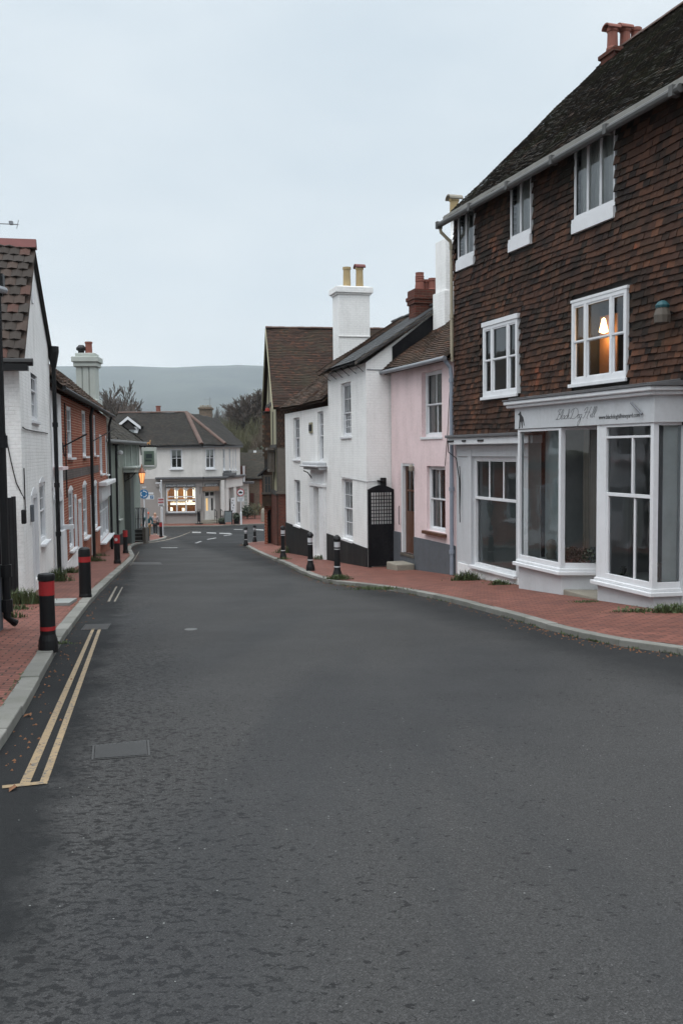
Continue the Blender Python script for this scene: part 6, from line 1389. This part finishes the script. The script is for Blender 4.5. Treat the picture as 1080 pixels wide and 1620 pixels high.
# ================================================================ bollards
def bollard(px,pb,pt,kind,label,group):
    P=ghit(px,pb,.12); h=(ray(px,pt).z-ray(px,pb).z)*P.y; s=h; 
    o=empty('bollard',(P.x,P.y,P.z-.005),0,label,'bollard',group); o['_z0']=0
    if kind=='A':
        MB().lathe([(.12,-.05),(.118,.03),(.112,.10),(.092,.17),(.090,s-.09)],0,0,20).build('body',M['black'],o,0,smooth=False)
        MB().lathe([(.094,s-.09),(.103,s-.08),(.104,s-.03),(.095,s-.008),(.05,s)],0,0,20).build('cap',M['black'],o,0)
        MB().lathe([(.093,s-.27),(.0935,s-.095)],0,0,20,cap=False).build('red_band',M['red'],o,0); MB().lathe([(.0935,.22),(.094,.27)],0,0,20,cap=False).build('red_band',M['red'],o,0)
    elif kind=='B':
        MB().lathe([(.128,-.05),(.126,.02),(.119,.04),(.119,s-.10),(.112,s-.04),(.08,s-.01),(.02,s)],0,0,20).build('body',M['black'],o,0)
        MB().lathe([(.121,s-.30),(.1215,s-.19)],0,0,20,cap=False).build('red_band',M['red'],o,0)
    elif kind=='C':
        MB().lathe([(.12,-.05),(.12,.06),(.10,.12),(.10,s-.03),(.08,s)],0,0,18).build('body',M['black'],o,0)
        MB().lathe([(.102,s-.30),(.1025,s-.02)],0,0,18,cap=False).build('red_band',M['red'],o,0)
        if px==186: MB().add([(.055*math.cos(t*.524),-.104,s-.17+.055*math.sin(t*.524)) for t in range(12)],[tuple(range(12))]).build('disc',M['silver'],o,0)
    else:
        MB().lathe([(.125,-.05),(.125,.04),(.118,.10),(.085,.2),(.078,.24),(.075,s*.6),(.073,s-.14),(.095,s-.13),(.10,s-.10),(.08,s-.05),(.03,s)],0,0,20).build('body',M['black'],o,0)
        MB().lathe([(.0745,s-.30),(.0745,s-.17)],0,0,20,cap=False).build('silver_band',M['silver'],o,0); MB().lathe([(.08,.27),(.079,.30)],0,0,20,cap=False).build('silver_band',M['silver'],o,0); MB().lathe([(.0752,s-.36),(.0752,s-.34)],0,0,20,cap=False).build('silver_band',M['silver'],o,0)
    return o
GL='bollards along the left pavement'; GR='bollards along the right pavement'
bollard(77,1024,906,'A','nearest black bollard with scratched red band and flared base at the left kerb',GL)
bollard(135.5,942,865,'B','fat round topped black bollard with a thin red band, second along the left kerb',GL)
bollard(186,890,845,'C','black bollard with red top and small white disc beside the terrace',GL)
bollard(199,874,838,'C','black bollard with plain red top just in front of the pub steps',GL)
bollard(255,849,826,'C','red topped bollard standing alone past the pub steps at the foot of the white post',GL)
bollard(533.5,914,846,'R','nearest black bollard with silver bands on the right, weeds at its foot',GR)
bollard(491,901,841,'R','black silver banded bollard in front of the white house doorway',GR)
bollard(448,883,831,'R','black silver banded bollard at the far corner of the white house',GR)
bollard(389,862,833,'R','black bollard at the tip of the right kerb before the junction',GR)
bollard(403,856.5,830,'R','farthest right bollard, beside the brick archway',GR)
# ================================================================ signs
def disc(mb,cx,y,cz,r,n=24,r0=0):
    if r0==0: mb.add([(cx+r*math.cos(2*math.pi*i/n),y,cz+r*math.sin(2*math.pi*i/n)) for i in range(n)],[tuple(range(n))])
    else:
        v=[(cx+q*math.cos(2*math.pi*i/n),y,cz+q*math.sin(2*math.pi*i/n)) for q in (r0,r) for i in range(n)]; mb.add(v,[(i,(i+1)%n,n+(i+1)%n,n+i) for i in range(n)])
M['blue']=plain('sign blue',(.012,.11,.25),.4,.15); M['signwhite']=plain('sign white',(.55,.56,.58),.45,.1)
# red ringed roundel post
d=77.9; P=at(381,d); gz_=RZ(d)+.11; zc_=atz(380.5,779,d)-gz_
o=empty('road_sign',(P.x,P.y,gz_),0,'white post with a red ringed round sign outside the corner shop','road sign'); o['_z0']=0
zth=atz(381,811,d)-gz_
MB().lathe([(.075,0),(.075,zth),(.03,zth+.1),(.03,zc_+.3)],0,.06,12).build('post',M['signwhite'],o,0)
m=MB(); disc(m,0,0,zc_,.30); m.lathe([],0,0) if 0 else None; m.build('plate',M['signwhite'],o,0); m=MB(); disc(m,0,-.006,zc_,.31,28,.245); m.build('red_ring',M['red'],o,0)
MB().prism([(-.16,zc_-.07),(.16,zc_-.07),(.18,zc_+.0),(.09,zc_+.03),(.05,zc_+.09),(-.06,zc_+.09),(-.11,zc_+.03),(-.18,zc_+.0)],-.012,-.005).build('car_symbol',M['black'],o,0,fix=True)
zq=atz(381,790,d)-gz_; MB().box(-.27,.27,-.01,.01,zq-.17,zq+.17).build('sub_plate',M['signwhite'],o,0); m=MB()
for i in range(3): m.box(-.22+.03*i,.2-.04*i,-.014,-.011,zq+.07-i*.09,zq+.105-i*.09)
m.build('text_lines',M['steel'],o,0)
# white post with red lettered plate
d=66.3; P=at(256,d); gz_=RZ(d)+.12
o=empty('sign_post',(P.x,P.y,gz_),0,'slim white post with red lettered plate behind the lone red topped bollard','road sign'); o['_z0']=0
zz=lambda py: atz(256,py,d)-gz_
MB().lathe([(.085,0),(.085,zz(804)),(.05,zz(802)),(.045,zz(762)),(.06,zz(761)),(.02,zz(759))],0,0,12).build('post',M['signwhite'],o,0)
k=d/1500
MB().box(-9*k,0,-.03,.03,zz(765),zz(763)).tube([(0,0,zz(782)),(-2.4*k,0,zz(776)),(-1.6*k,0,zz(770)),(-2.4*k,0,zz(766))],.035,6).build('finger_arm',M['signwhite'],o,0)
MB().box(-5.2*k,4*k,-.08,-.055,zz(800.5),zz(787.5)).build('plate',M['signwhite'],o,0)
m=MB()
for r,(za,zb) in enumerate(((788.6,791.6),(793.2,796))):
    for i in range(5): m.box((-4.6+i*1.7)*k,(-3.4+i*1.7)*k,-.09,-.081,zz(zb),zz(za))
m.build('red_letters',M['red'],o,0); MB().box(-3.6*k,2.4*k,-.09,-.081,zz(799.6),zz(798.4)).build('arrow',M['ink'],o,0)
# blue roundabout sign
d=75.5; P=at(228.3,d); gz_=RZ(d); zc_=atz(228.3,781.5,d)-gz_; k=d/1500
o=empty('roundabout_sign',(P.x,P.y,gz_),0,'round blue sign with white arrows and a white parking plate beyond the pub corner','road sign'); o['_z0']=0
MB().lathe([(.04,0),(.04,zc_+.4)],0,.08,8).build('post',M['signwhite'],o,0)
m=MB(); disc(m,0,0,zc_,7.4*k); m.build('plate',M['blue'],o,0)
m=MB()
for q in range(3):
    t0=q*2*math.pi/3+.3; n=6; pts=[]
    arc=[t0+i*1.25/n for i in range(n+1)]; r1,r2=4.0*k,5.3*k
    v=[(r1*math.cos(t),-.01,zc_+r1*math.sin(t)) for t in arc]+[(r2*math.cos(t),-.01,zc_+r2*math.sin(t)) for t in arc]
    m.add(v,[(i,i+1,n+2+i,n+1+i) for i in range(n)]); t=arc[-1]; m.add([(3.2*k*math.cos(t),-.011,zc_+3.2*k*math.sin(t)),(6.1*k*math.cos(t),-.011,zc_+6.1*k*math.sin(t)),(4.6*k*math.cos(t+.4),-.011,zc_+4.6*k*math.sin(t+.4))],[(0,1,2)])
m.build('arrows',M['signwhite'],o,0)
zz=lambda py: atz(235,py,d)-gz_
MB().box(3*k,16*k,.01,.03,zz(790),zz(783.2)).box(6.4*k,15*k,.01,.03,zz(782),zz(779)).box(-2.5*k,4*k,.0,.02,zz(771.2),zz(770)).build('direction_plate',M['signwhite'],o,0); pp=MB().box(10*k,15*k,-.0,.009,zz(789),zz(784)).build('blue_square',M['blue'],o,0)
textm(o,'P',11.5*k,-.004,zz(788.5),.26,M['signwhite'],name='parking_letter',z0=0)
# chalk board, planters, rails
d=78.3; P=at(361,d); gz_=RZ(d)+.115; hz=atz(361,808,d)-gz_
o=empty('chalkboard',(P.x,P.y,gz_),0,'black framed pavement chalkboard outside the corner shop door','sign'); o['_z0']=0
m=MB(); w=.33; 
for x in (-w,w-.05): m.hexa([(x,-.25,0),(x+.05,-.25,0),(x+.05,-.21,0),(x,-.21,0)],[(x,-.02,hz),(x+.05,-.02,hz),(x+.05,.02,hz),(x,.02,hz)]); m.hexa([(x,.21,0),(x+.05,.21,0),(x+.05,.25,0),(x,.25,0)],[(x,-.02,hz-.01),(x+.05,-.02,hz-.01),(x+.05,.02,hz-.01),(x,.02,hz-.01)])
m.box(-w,w,-.04,.02,hz-.06,hz); m.build('frame',M['black'],o,0)
m=MB(); m.hexa([(-w+.05,-.2,.2),(w-.05,-.2,.2),(w-.05,-.18,.2),(-w+.05,-.18,.2)],[(-w+.05,-.04,hz-.06),(w-.05,-.04,hz-.06),(w-.05,-.02,hz-.06),(-w+.05,-.02,hz-.06)]); m.build('board',plain('chalky slate board',(.10,.115,.12),.8,.6,scale=6),o,0)
d=79; P=at(314.5,d); o=empty('menu_stand',(P.x,P.y,RZ(d)+.11),0,'narrow black stand between the lit shop window and the grey door','stand'); o['_z0']=0
MB().box(-.3,.3,-.2,.2,0,.05).box(-.12,-.07,-.04,.04,.05,1.1).box(.05,.1,-.04,.04,.05,1.1).box(-.07,.05,-.02,.0,.2,1.05).build('stand',M['black'],o,0)
d=79.3
for px,lab in ((343,'left handrail at the grey double door step'),(353,'right handrail beside the chalkboard')):
    P=at(px,d); o=empty('handrail',(P.x,P.y,RZ(d)+.11),0,lab,'handrail'); o['_z0']=0
    MB().tube([(0,0,0),(0,0,1.0)],.03,6).tube([(0,0,1.0),(-.3,.8,1.15)],.03,6).tube([(-.3,.8,1.15),(-.3,.8,0)],.03,6).tube([(0,0,.5),(-.3,.8,.6)],.02,6).build('rail',M['black'],o,0)
d=79
for px,w,h,lab,sd in ((374,.32,.95,'dark square planter with a shrub left of the white sign post',21),(391,.6,1.2,'bushy shrub at the foot of the flint cottage wall, right of the sign post',22),(403,.9,1.5,'wide olive shrub against the flint wall',23),(350.5,.3,.5,'small plant by the door step of the corner shop',24)):
    random.seed(sd); P=at(px,d+ (6 if px>385 else 0)); o=empty('shrub',(P.x,P.y,RZ(P.y)+.1),0,lab,'shrub'); o['_z0']=0
    m=MB(); leafball(m,0,0,h*.55,w,420,.09,h/w*.45); m.build('foliage',M['scrub' if px>400 else 'leafd'],o,0)
    if px<385: MB().box(-w*.7,w*.7,-w*.6,w*.6,0,h*.45).build('planter',M['black'],o,0,bevel=.01)
    else: MB().tube([(0,0,-.1),(0,0,h*.6)],.05,6).build('stem',M['bark'],o,0)
d=81; P=at(416,d); o=empty('stone_post',(P.x,P.y,RZ(d)+.1),0,'pale rounded stone post beside the brick archway','post'); o['_z0']=0; MB().lathe([(.2,0),(.19,.8),(.15,1.05),(.05,1.15)],0,0,10).build('post',M['stone'],o,0)
# aerial over the gable cottage roof
r0=ray(28,355); r1=ray(-8,349); d=23
o=empty('television_aerial',(r0.x*d,d,r0.z*d),0,'thin yagi aerial reaching in from the left edge above the red ridge','aerial'); o['_z0']=0
b=Vector((r1.x*d,d+.3,r1.z*d))-Vector((r0.x*d,d,r0.z*d))
m=MB(); m.tube([(0,0,0),b],.012,5)
for i in range(9): p=b*(i/9); m.tube([p+Vector((0,-.12,-.02)),p+Vector((0,.12,.02))],.006,4)
m.tube([(0.03,0,.10),(-.02,0,-.10)],.008,4).box(b.x*.28-.04,b.x*.28+.04,-.04,.05,b.z*.28-.03,b.z*.28+.05)
m.tube([b,b+Vector((-.2,0,-3.2))],.018,6); m.build('yagi',M['steel'],o,0)
# ================================================================ people
def skin(nodes,edges,sub=2):
    me=bpy.data.meshes.new('s'); me.from_pydata([n[:3] for n in nodes],edges,[]); o=bpy.data.objects.new('s',me); C.objects.link(o)
    o.modifiers.new('k','SKIN'); 
    for i,n in enumerate(nodes): me.skin_vertices[0].data[i].radius=(n[3],n[4] if len(n)>4 else n[3]); me.skin_vertices[0].data[i].use_root=(i==0)
    s=o.modifiers.new('u','SUBSURF'); s.levels=sub; s.render_levels=sub
    bpy.context.view_layer.update(); dg=bpy.context.evaluated_depsgraph_get(); out=bpy.data.meshes.new_from_object(o.evaluated_get(dg)); bpy.data.objects.remove(o)
    return out
def mobj(name,me,mat,par):
    me.materials.clear(); me.materials.append(mat); o=bpy.data.objects.new(name,me); C.objects.link(o); o.parent=par
    for p in me.polygons: p.use_smooth=True
    return o
def person(px,d,label,H,cols,hair,pose,rz=0):
    P=at(px,d); o=empty('person',(P.x,P.y,RZ(d)+ (.115 if False else .0)),rz,label,'person'); o['_z0']=0; k=H/1.75
    st=pose['stride']; nodes=[];E=[]
    def N(x,y,z,r,r2=None): nodes.append((x*k,y*k,z*k,r*k,(r2 or r)*k)); return len(nodes)-1
    pel=N(0,0,.93,.15,.11); ab=N(0,0,1.08,.13,.10); ch=N(0,.0,1.30,.16,.11); nk=N(0,-.01,1.47,.055); hd=N(0,-.02,1.60,.08,.09); tp=N(0,-.02,1.70,.06,.07)
    E+=[(pel,ab),(ab,ch),(ch,nk),(nk,hd),(hd,tp)]
    leg={};arm={}
    for s in (-1,1):
        y=s*st; hp=N(s*.09,0,.87,.095); kn=N(s*.10,-.02-y*.5,.48,.062); an=N(s*.10,-y,.10,.042); toe=N(s*.12,-y-.16,.035,.038,.028)
        E+=[(pel,hp),(hp,kn),(kn,an),(an,toe)]; leg[s]=(hp,kn,an,toe)
        sh=N(s*.19,0,1.40,.06); el=pose['el'][s]; wr=pose['wr'][s]; e=N(*el,.045); w=N(*wr,.032); 
        E+=[(ch,sh),(sh,e),(e,w)]; dv=(Vector(wr)-Vector(el)).normalized(); pm=Vector(wr)+dv*.07; p=N(*pm,.036,.018); E.append((w,p)); arm[s]=(sh,e,w,p)
        side=dv.cross(Vector((0,1,0.2))).normalized()
        for f in range(4):
            b=pm+dv*.03+side*(f-1.5)*.018; t=b+dv*(.035+.01*(f in(1,2)))+Vector((0,.0,-.01)); a_=N(*b,.010); c_=N(*t,.008); E+=[(p,a_),(a_,c_)]
        tb=pm+side*.04*s; a_=N(*tb,.011); c_=N(*(tb+dv*.04),.009); E+=[(p,a_),(a_,c_)]
    body=mobj('body',skin(nodes,E,1),M['skin'],o)
    G=lambda i,e=.012: (nodes[i][0],nodes[i][1],nodes[i][2],nodes[i][3]+e*k,nodes[i][4]+e*k)
    # trousers
    L=[G(pel,.012)];ee=[]
    for s in (-1,1):
        h_,kn,an,toe=leg[s]; b=len(L); L+=[G(h_,.014),G(kn,.016),G(an,.018)]; ee+=[(0,b),(b,b+1),(b+1,b+2)]
    mobj('trousers',skin(L,ee,1),cols[1],o)
    L=[G(pel,.02),G(ab,.022),G(ch,.02)];ee=[(0,1),(1,2)]
    for s in (-1,1):
        a_,b_,c_,_=arm[s]; b=len(L); L+=[G(a_,.018),G(b_,.016),G(c_,.014)]; ee+=[(2,b),(b,b+1),(b+1,b+2)]
    mobj('top',skin(L,ee,1),cols[0],o)
    for s in (-1,1):
        an,toe=leg[s][2],leg[s][3]; a_=nodes[an];t_=nodes[toe]
        mobj('shoe',skin([(a_[0],a_[1]+.03*k,.05,.045*k,.045*k),(t_[0],t_[1]+.03*k,.04,.045*k,.035*k),(t_[0],t_[1]-.03*k,.035,.035*k,.028*k)],[(0,1),(1,2)],1),cols[2],o)
    h=nodes[hd]; 
    f=MB(); z=1.61*k; y=-.115*k
    for s in (-1,1): f.box(s*.032*k-.012,s*.032*k+.012,y-.008,y+.01,z-.004,z+.008)
    f.build('eyes',M['ink'],o,0); MB().hexa([(-.012,y-.025,z-.045),(.012,y-.025,z-.045),(.012,y+.02,z-.045),(-.012,y+.02,z-.045)],[(-.005,y-.006,z),(.005,y-.006,z),(.005,y+.02,z),(-.005,y+.02,z)]).build('nose',M['skin'],o,0); MB().box(-.022,.022,y-.0,y+.02,z-.073,z-.064).build('mouth',M['terracotta'],o,0)
    if hair[0]=='cap':
        MB().lathe([(.098*k,1.645*k),(.10*k,1.69*k),(.08*k,1.75*k),(.03*k,1.775*k)],0,-.02*k,14).box(-.07*k,.07*k,-.19*k,-.08*k,1.648*k,1.662*k).build('cap',hair[1],o,0)
    else:
        mobj('hair',skin([(0,.0,1.69*k,.085*k,.09*k),(0,.035*k,1.62*k,.10*k,.085*k),(0,.05*k,1.45*k,.10*k,.06*k),(0,.05*k,1.34*k,.07*k,.04*k)],[(0,1),(1,2),(2,3)],1),hair[1],o)
        mobj('hair',skin([(.075*k,-.02,1.66*k,.03*k),(.09*k,-.02,1.5*k,.035*k),(.08*k,-.03,1.36*k,.025*k)],[(0,1),(1,2)],1),hair[1],o); mobj('hair',skin([(-.075*k,-.02,1.66*k,.03*k),(-.09*k,-.02,1.5*k,.035*k),(-.08*k,-.03,1.36*k,.025*k)],[(0,1),(1,2)],1),hair[1],o)
    return o
teal=plain('teal jacket cloth',(.015,.075,.09),.8,.3); khaki=plain('khaki cloth',(.17,.11,.045),.85,.25); orange=plain('orange cap cloth',(.55,.09,.03),.8,.15)
floral=plain('pink and white floral cloth',(.30,.25,.25),.85,.8,scale=16); dkt=plain('black trouser cloth',(.018,.02,.024),.8,.2); blond=plain('blonde hair',(.33,.22,.13),.7,.35,scale=8); darksh=plain('dark shoe',(.02,.018,.016),.5,.2)
person(234,66.2,'man in an orange cap, teal jacket and khaki trousers walking past the pub steps',1.8,(teal,khaki,darksh),('cap',orange),dict(stride=.12,el={-1:(-.30,.04,1.13),1:(.30,.04,1.13)},wr={-1:(-.27,-.10,.92),1:(.27,-.08,.92)}))
wo=person(245.2,69.3,'fair haired woman in pale patterned top and dark trousers walking beside the man',1.70,(floral,dkt,darksh),('hair',blond),dict(stride=.14,el={-1:(-.27,.03,1.14),1:(.27,.03,1.14)},wr={-1:(-.06,-.20,1.14),1:(.12,-.22,1.10)}))
P=at(246.5,69.0); o=empty('handbag',(P.x,P.y-.02,RZ(69)+.78),0,'dark handbag carried at the hip of the woman in the pale top','bag'); o['_z0']=0
MB().hexa([(.0,-.07,-.0),(.26,-.07,0),(.26,.05,0),(0,.05,0)],[(.03,-.05,.2),(.23,-.05,.2),(.23,.03,.2),(.03,.03,.2)]).tube([(.03,0,.2),(.08,0,.42),(.18,0,.42),(.23,0,.2)],.012,5).build('bag',M['black'],o,0)
# ================================================================ weeds, leaves
def weeds(px,py,w,h,n,label,flat=False,seed=0):
    random.seed(seed+int(px)); P=ghit(px,py,.12); o=empty('weed_clump',(P.x,P.y,P.z),0,label,'weeds','weeds along the walls and kerbs'); o['_z0']=0
    m=MB()
    for i in range(n):
        x=random.gauss(0,.38)*w; y=random.gauss(0,.25)*w*.6; hh=h*random.uniform(.35,1.0)*math.exp(-(x/w)**2*1.5); a=random.uniform(0,6.28); ln=random.uniform(.1,.8)*hh; b=.006+.006*random.random()
        dx,dy=math.cos(a),math.sin(a); zb=RZ(P.y+y)-RZ(P.y)-.02
        m.add([(x-dy*b,y+dx*b,zb),(x+dy*b,y-dx*b,zb),(x+dx*ln*.4+dy*b*.7,y+dy*ln*.4-dx*b*.7,zb+hh*.65),(x+dx*ln*.4-dy*b*.7,y+dy*ln*.4+dx*b*.7,zb+hh*.65),(x+dx*ln,y+dy*ln,zb+hh)],[(0,1,2,3),(3,2,4)])
    m.build('blades',M['grassg'],o,0)
    if flat:
        m=MB()
        for i in range(n//3): 
            x=random.gauss(0,.4)*w; y=random.gauss(0,.3)*w*.6; a=random.uniform(0,6.28); l=random.uniform(.03,.07); z=RZ(P.y+y)-RZ(P.y)+random.uniform(0,.12)*h*4; A_=Vector((math.cos(a),math.sin(a),random.uniform(.1,.7)))*l; B_=Vector((-math.sin(a),math.cos(a),0))*l*.4; p=Vector((x,y,z)); m.add([p,p+A_*.5+B_,p+A_,p+A_*.5-B_],[(0,1,2,3)])
        m.build('leaves',M['grassg'],o,0)
for i,(px,py,w,h,n,lab) in enumerate(((38,953,.6,.34,520,'biggest tuft of long grass at the foot of the black side gate'),(14,975,.35,.16,160,'sparse weeds round the shoe of the thick black pipe at the left edge'),(24,962,.5,.12,160,'low grass between the black pipe and the gate'),(89,918,.55,.38,380,'grass tuft under the thin black downpipe of the gable cottage'),(113,905,.35,.22,160,'small weed at the base of the white terraced house'),
   (150,887,.5,.25,200,'grass below the brick house downpipe'),(159,879,.4,.2,120,'weeds before the terrace shop window'),(536,915,.45,.16,260,'grass ring round the foot of the nearest right bollard'),(448,884,.4,.12,120,'weeds round the third right bollard'),(508,884,.5,.2,160,'weeds at the white house doorway'),
   (595,931,.9,.10,260,'moss and weeds lying along the right kerb in mid curve'),(738,917,.5,.30,320,'leafy weeds between the downpipe and the shop plinth'),(790,924,.35,.16,160,'small weeds under the shop window sill'),(1068,967,.7,.18,400,'weeds at the foot of the near bay by the right edge'),(1000,966,.5,.07,160,'flat weeds below the near bay'),
   (925,951,.4,.06,90,'thin weeds at the doorstep between the bays'),(450,874,.5,.35,220,'weeds at the far corner of the white house'),(96,1016,.25,.05,60,'moss in the kerb joint beside the nearest left bollard'))):
    weeds(px,py,w,h,n,lab,flat=(i in(7,9,11,12,13,14,3)),seed=i)
def leaf(px,py,s,label,rz):
    P=ghit(px,py,.0); o=empty('dead_leaf',(P.x,P.y,P.z+.008),rz,label,'leaf','dead leaves on the road'); o['_z0']=0
    n=9; pts=[(math.cos(2*math.pi*i/n)*s*(1 if i%2 else .6),math.sin(2*math.pi*i/n)*s*.55*(1 if i%2 else .7),.012*math.sin(i*2.1)+.008) for i in range(n)]; m=MB(); m.add(pts+[(0,0,.02)],[(i,(i+1)%n,n) for i in range(n)]); m.build('blade',M['leaf_litter'],o,0)
leaf(45,1134,.045,'curled brown leaf in the gutter left of the yellow lines',.4); leaf(21,1250,.05,'brown leaf lying at the end bar of the double yellow line',1.2); leaf(108,1045,.03,'small brown leaf near the kerb by the nearest bollard',2.0); leaf(140,976,.03,'tiny leaf above the gully grate',.2)
def grit():
    random.seed(99); m=MB()
    for P_,sd,n in ((pr,-1,900),(pl,1,700)):
        for i in range(n):
            k=random.randrange(4,len(P_)-30); p=P_[k]; t=(P_[k+1]-P_[k]).normalized(); o_=abs(random.gauss(0,.14))+.02; x=p.x+t.y*sd*o_+random.uniform(-.1,.1)*t.x; y=p.y-t.x*sd*o_+random.uniform(-.2,.2); s_=random.uniform(.006,.02); z=RZ(y)+.002
            a=random.uniform(0,6.28); q=[(x+s_*math.cos(a+j*2.1)*random.uniform(.7,1.2),y+s_*math.sin(a+j*2.1),z) for j in range(3)]; m.add(q+[(x,y,z+s_*.8)],[(0,1,3),(1,2,3),(2,0,3)])
    o=m.build('grit',M['leaf_litter']); tag(o,kind='stuff')
    m=MB()
    for i in range(2600):
        k=random.randrange(20,len(pr)-40); p=pr[k]; t=(pr[k+1]-pr[k]); o_=random.uniform(-.02,.035); f=random.random(); 
        if math.sin(k*.9)+math.sin(k*.37+1)<-.1: continue
        x=p.x+t.x*f-t.normalized().y*o_; y=p.y+t.y*f+t.normalized().x*o_; h=random.uniform(.01,.045); a=random.uniform(0,6.28); z=RZ(y)
        m.add([(x,y,z),(x+.02*math.cos(a),y+.02*math.sin(a),z+.004),(x+.03*math.cos(a+.6),y+.03*math.sin(a+.6),z+h)],[(0,1,2)])
    for i in range(1500):
        k=random.randrange(10,len(pl)-60); p=pl[k]; t=(pl[k+1]-pl[k]); f=random.random(); n=t.normalized(); o_=.20+random.uniform(-.02,.02)
        if math.sin(k*.7)+math.sin(k*.31+2)<-.2: continue
        x=p.x+t.x*f-n.y*o_; y=p.y+t.y*f+n.x*o_; h=random.uniform(.005,.02); a=random.uniform(0,6.28); z=RZ(y)+.088
        m.add([(x,y,z),(x+.02*math.cos(a),y+.02*math.sin(a),z+.003),(x+.03*math.cos(a+.6),y+.03*math.sin(a+.6),z+h)],[(0,1,2)])
    o=m.build('kerb_moss',M['grassg']); tag(o,kind='stuff')
grit()
leaf(148,980,.025,'leaf crumb beside the gully',1.0)
# ================================================================ camera, light, air
cd=bpy.data.cameras.new('camera'); co_=bpy.data.objects.new('camera',cd); C.objects.link(co_); S.camera=co_
cd.sensor_fit='VERTICAL'; cd.sensor_height=36; cd.lens=36*1500/1620; cd.clip_start=.05; cd.clip_end=12000
co_.matrix_world=Matrix.Rotation(math.pi/2-PITCH,4,'X')@Matrix.Rotation(ROLL,4,'Z')
w=bpy.data.worlds.new('World'); S.world=w; w.use_nodes=True; nt=w.node_tree; nt.nodes.clear()
o=nt.nodes.new('ShaderNodeOutputWorld'); sk=nt.nodes.new('ShaderNodeTexSky'); sk.sky_type='NISHITA'; sk.sun_disc=False; sk.sun_elevation=R_(58); sk.sun_rotation=R_(150)
b1_=nt.nodes.new('ShaderNodeBackground'); b1_.inputs[1].default_value=.05; nt.links.new(sk.outputs[0],b1_.inputs[0])
tc=nt.nodes.new('ShaderNodeTexCoord'); sp=nt.nodes.new('ShaderNodeSeparateXYZ'); nt.links.new(tc.outputs['Generated'],sp.inputs[0])
rp=nt.nodes.new('ShaderNodeValToRGB'); nt.links.new(sp.outputs[2],rp.inputs[0]); e=rp.color_ramp.elements
e.new(.5);e.new(.5);e.new(.5)
for i,(p,c) in enumerate(((0,(.68,.70,.70)),(.07,(.71,.745,.76)),(.16,(.64,.705,.75)),(.45,(.68,.75,.80)),(1,(3.3,3.44,3.53)))): e[i].position=p; e[i].color=c+(1,)
mp=nt.nodes.new('ShaderNodeMapping'); mp.inputs['Scale'].default_value=(1,1,2.6); nt.links.new(tc.outputs['Generated'],mp.inputs[0])
ns=nt.nodes.new('ShaderNodeTexNoise'); ns.inputs['Scale'].default_value=2.8; ns.inputs['Detail'].default_value=5; nt.links.new(mp.outputs[0],ns.inputs[0])
r2=nt.nodes.new('ShaderNodeValToRGB'); nt.links.new(ns.outputs[0],r2.inputs[0]); r2.color_ramp.elements[0].position=.3; r2.color_ramp.elements[0].color=(.86,.89,.915,1); r2.color_ramp.elements[1].position=.7; r2.color_ramp.elements[1].color=(1.03,1.02,1.01,1)
mx=nt.nodes.new('ShaderNodeMix'); mx.data_type='RGBA'; mx.blend_type='MULTIPLY'; mx.inputs[0].default_value=1; nt.links.new(rp.outputs[0],mx.inputs[6]); nt.links.new(r2.outputs[0],mx.inputs[7])
b2_=nt.nodes.new('ShaderNodeBackground'); b2_.inputs[1].default_value=1.25; nt.links.new(mx.outputs[2],b2_.inputs[0])
ms=nt.nodes.new('ShaderNodeMixShader'); ms.inputs[0].default_value=.88; nt.links.new(b1_.outputs[0],ms.inputs[1]); nt.links.new(b2_.outputs[0],ms.inputs[2]); nt.links.new(ms.outputs[0],o.inputs[0])
sl=bpy.data.lights.new('sun','SUN'); sl.energy=1.15; sl.angle=R_(50); sl.color=(1,.98,.95); so=bpy.data.objects.new('sun',sl); C.objects.link(so)
dv=Vector((-math.sin(R_(150))*0-.35,-.45,1.0)).normalized(); so.rotation_euler=dv.to_track_quat('Z','Y').to_euler()
# haze
hz=MB().box(-4300,4300,-60,4200,-70,320).build('haze',None) if False else None
t=NT('haze'); t.n('ShaderNodeVolumePrincipled',{'Color':(.84,.91,.99),'Density':.00012,'Anisotropy':.2}); pv=[n for n in t.t.nodes if n.type=='PRINCIPLED_VOLUME'][0]; t.t.links.new(pv.outputs[0],t.out.inputs['Volume'])
hz=MB().box(-4300,4300,-60,4200,-70,320).build('haze',t.m); tag(hz,kind='stuff')
S.view_settings.view_transform='Standard'; S.view_settings.look='None'; S.view_settings.exposure=0; S.view_settings.gamma=1
S.cycles.volume_bounces=2
for o in bpy.data.objects:
    if '_z0' in o: del o['_z0']
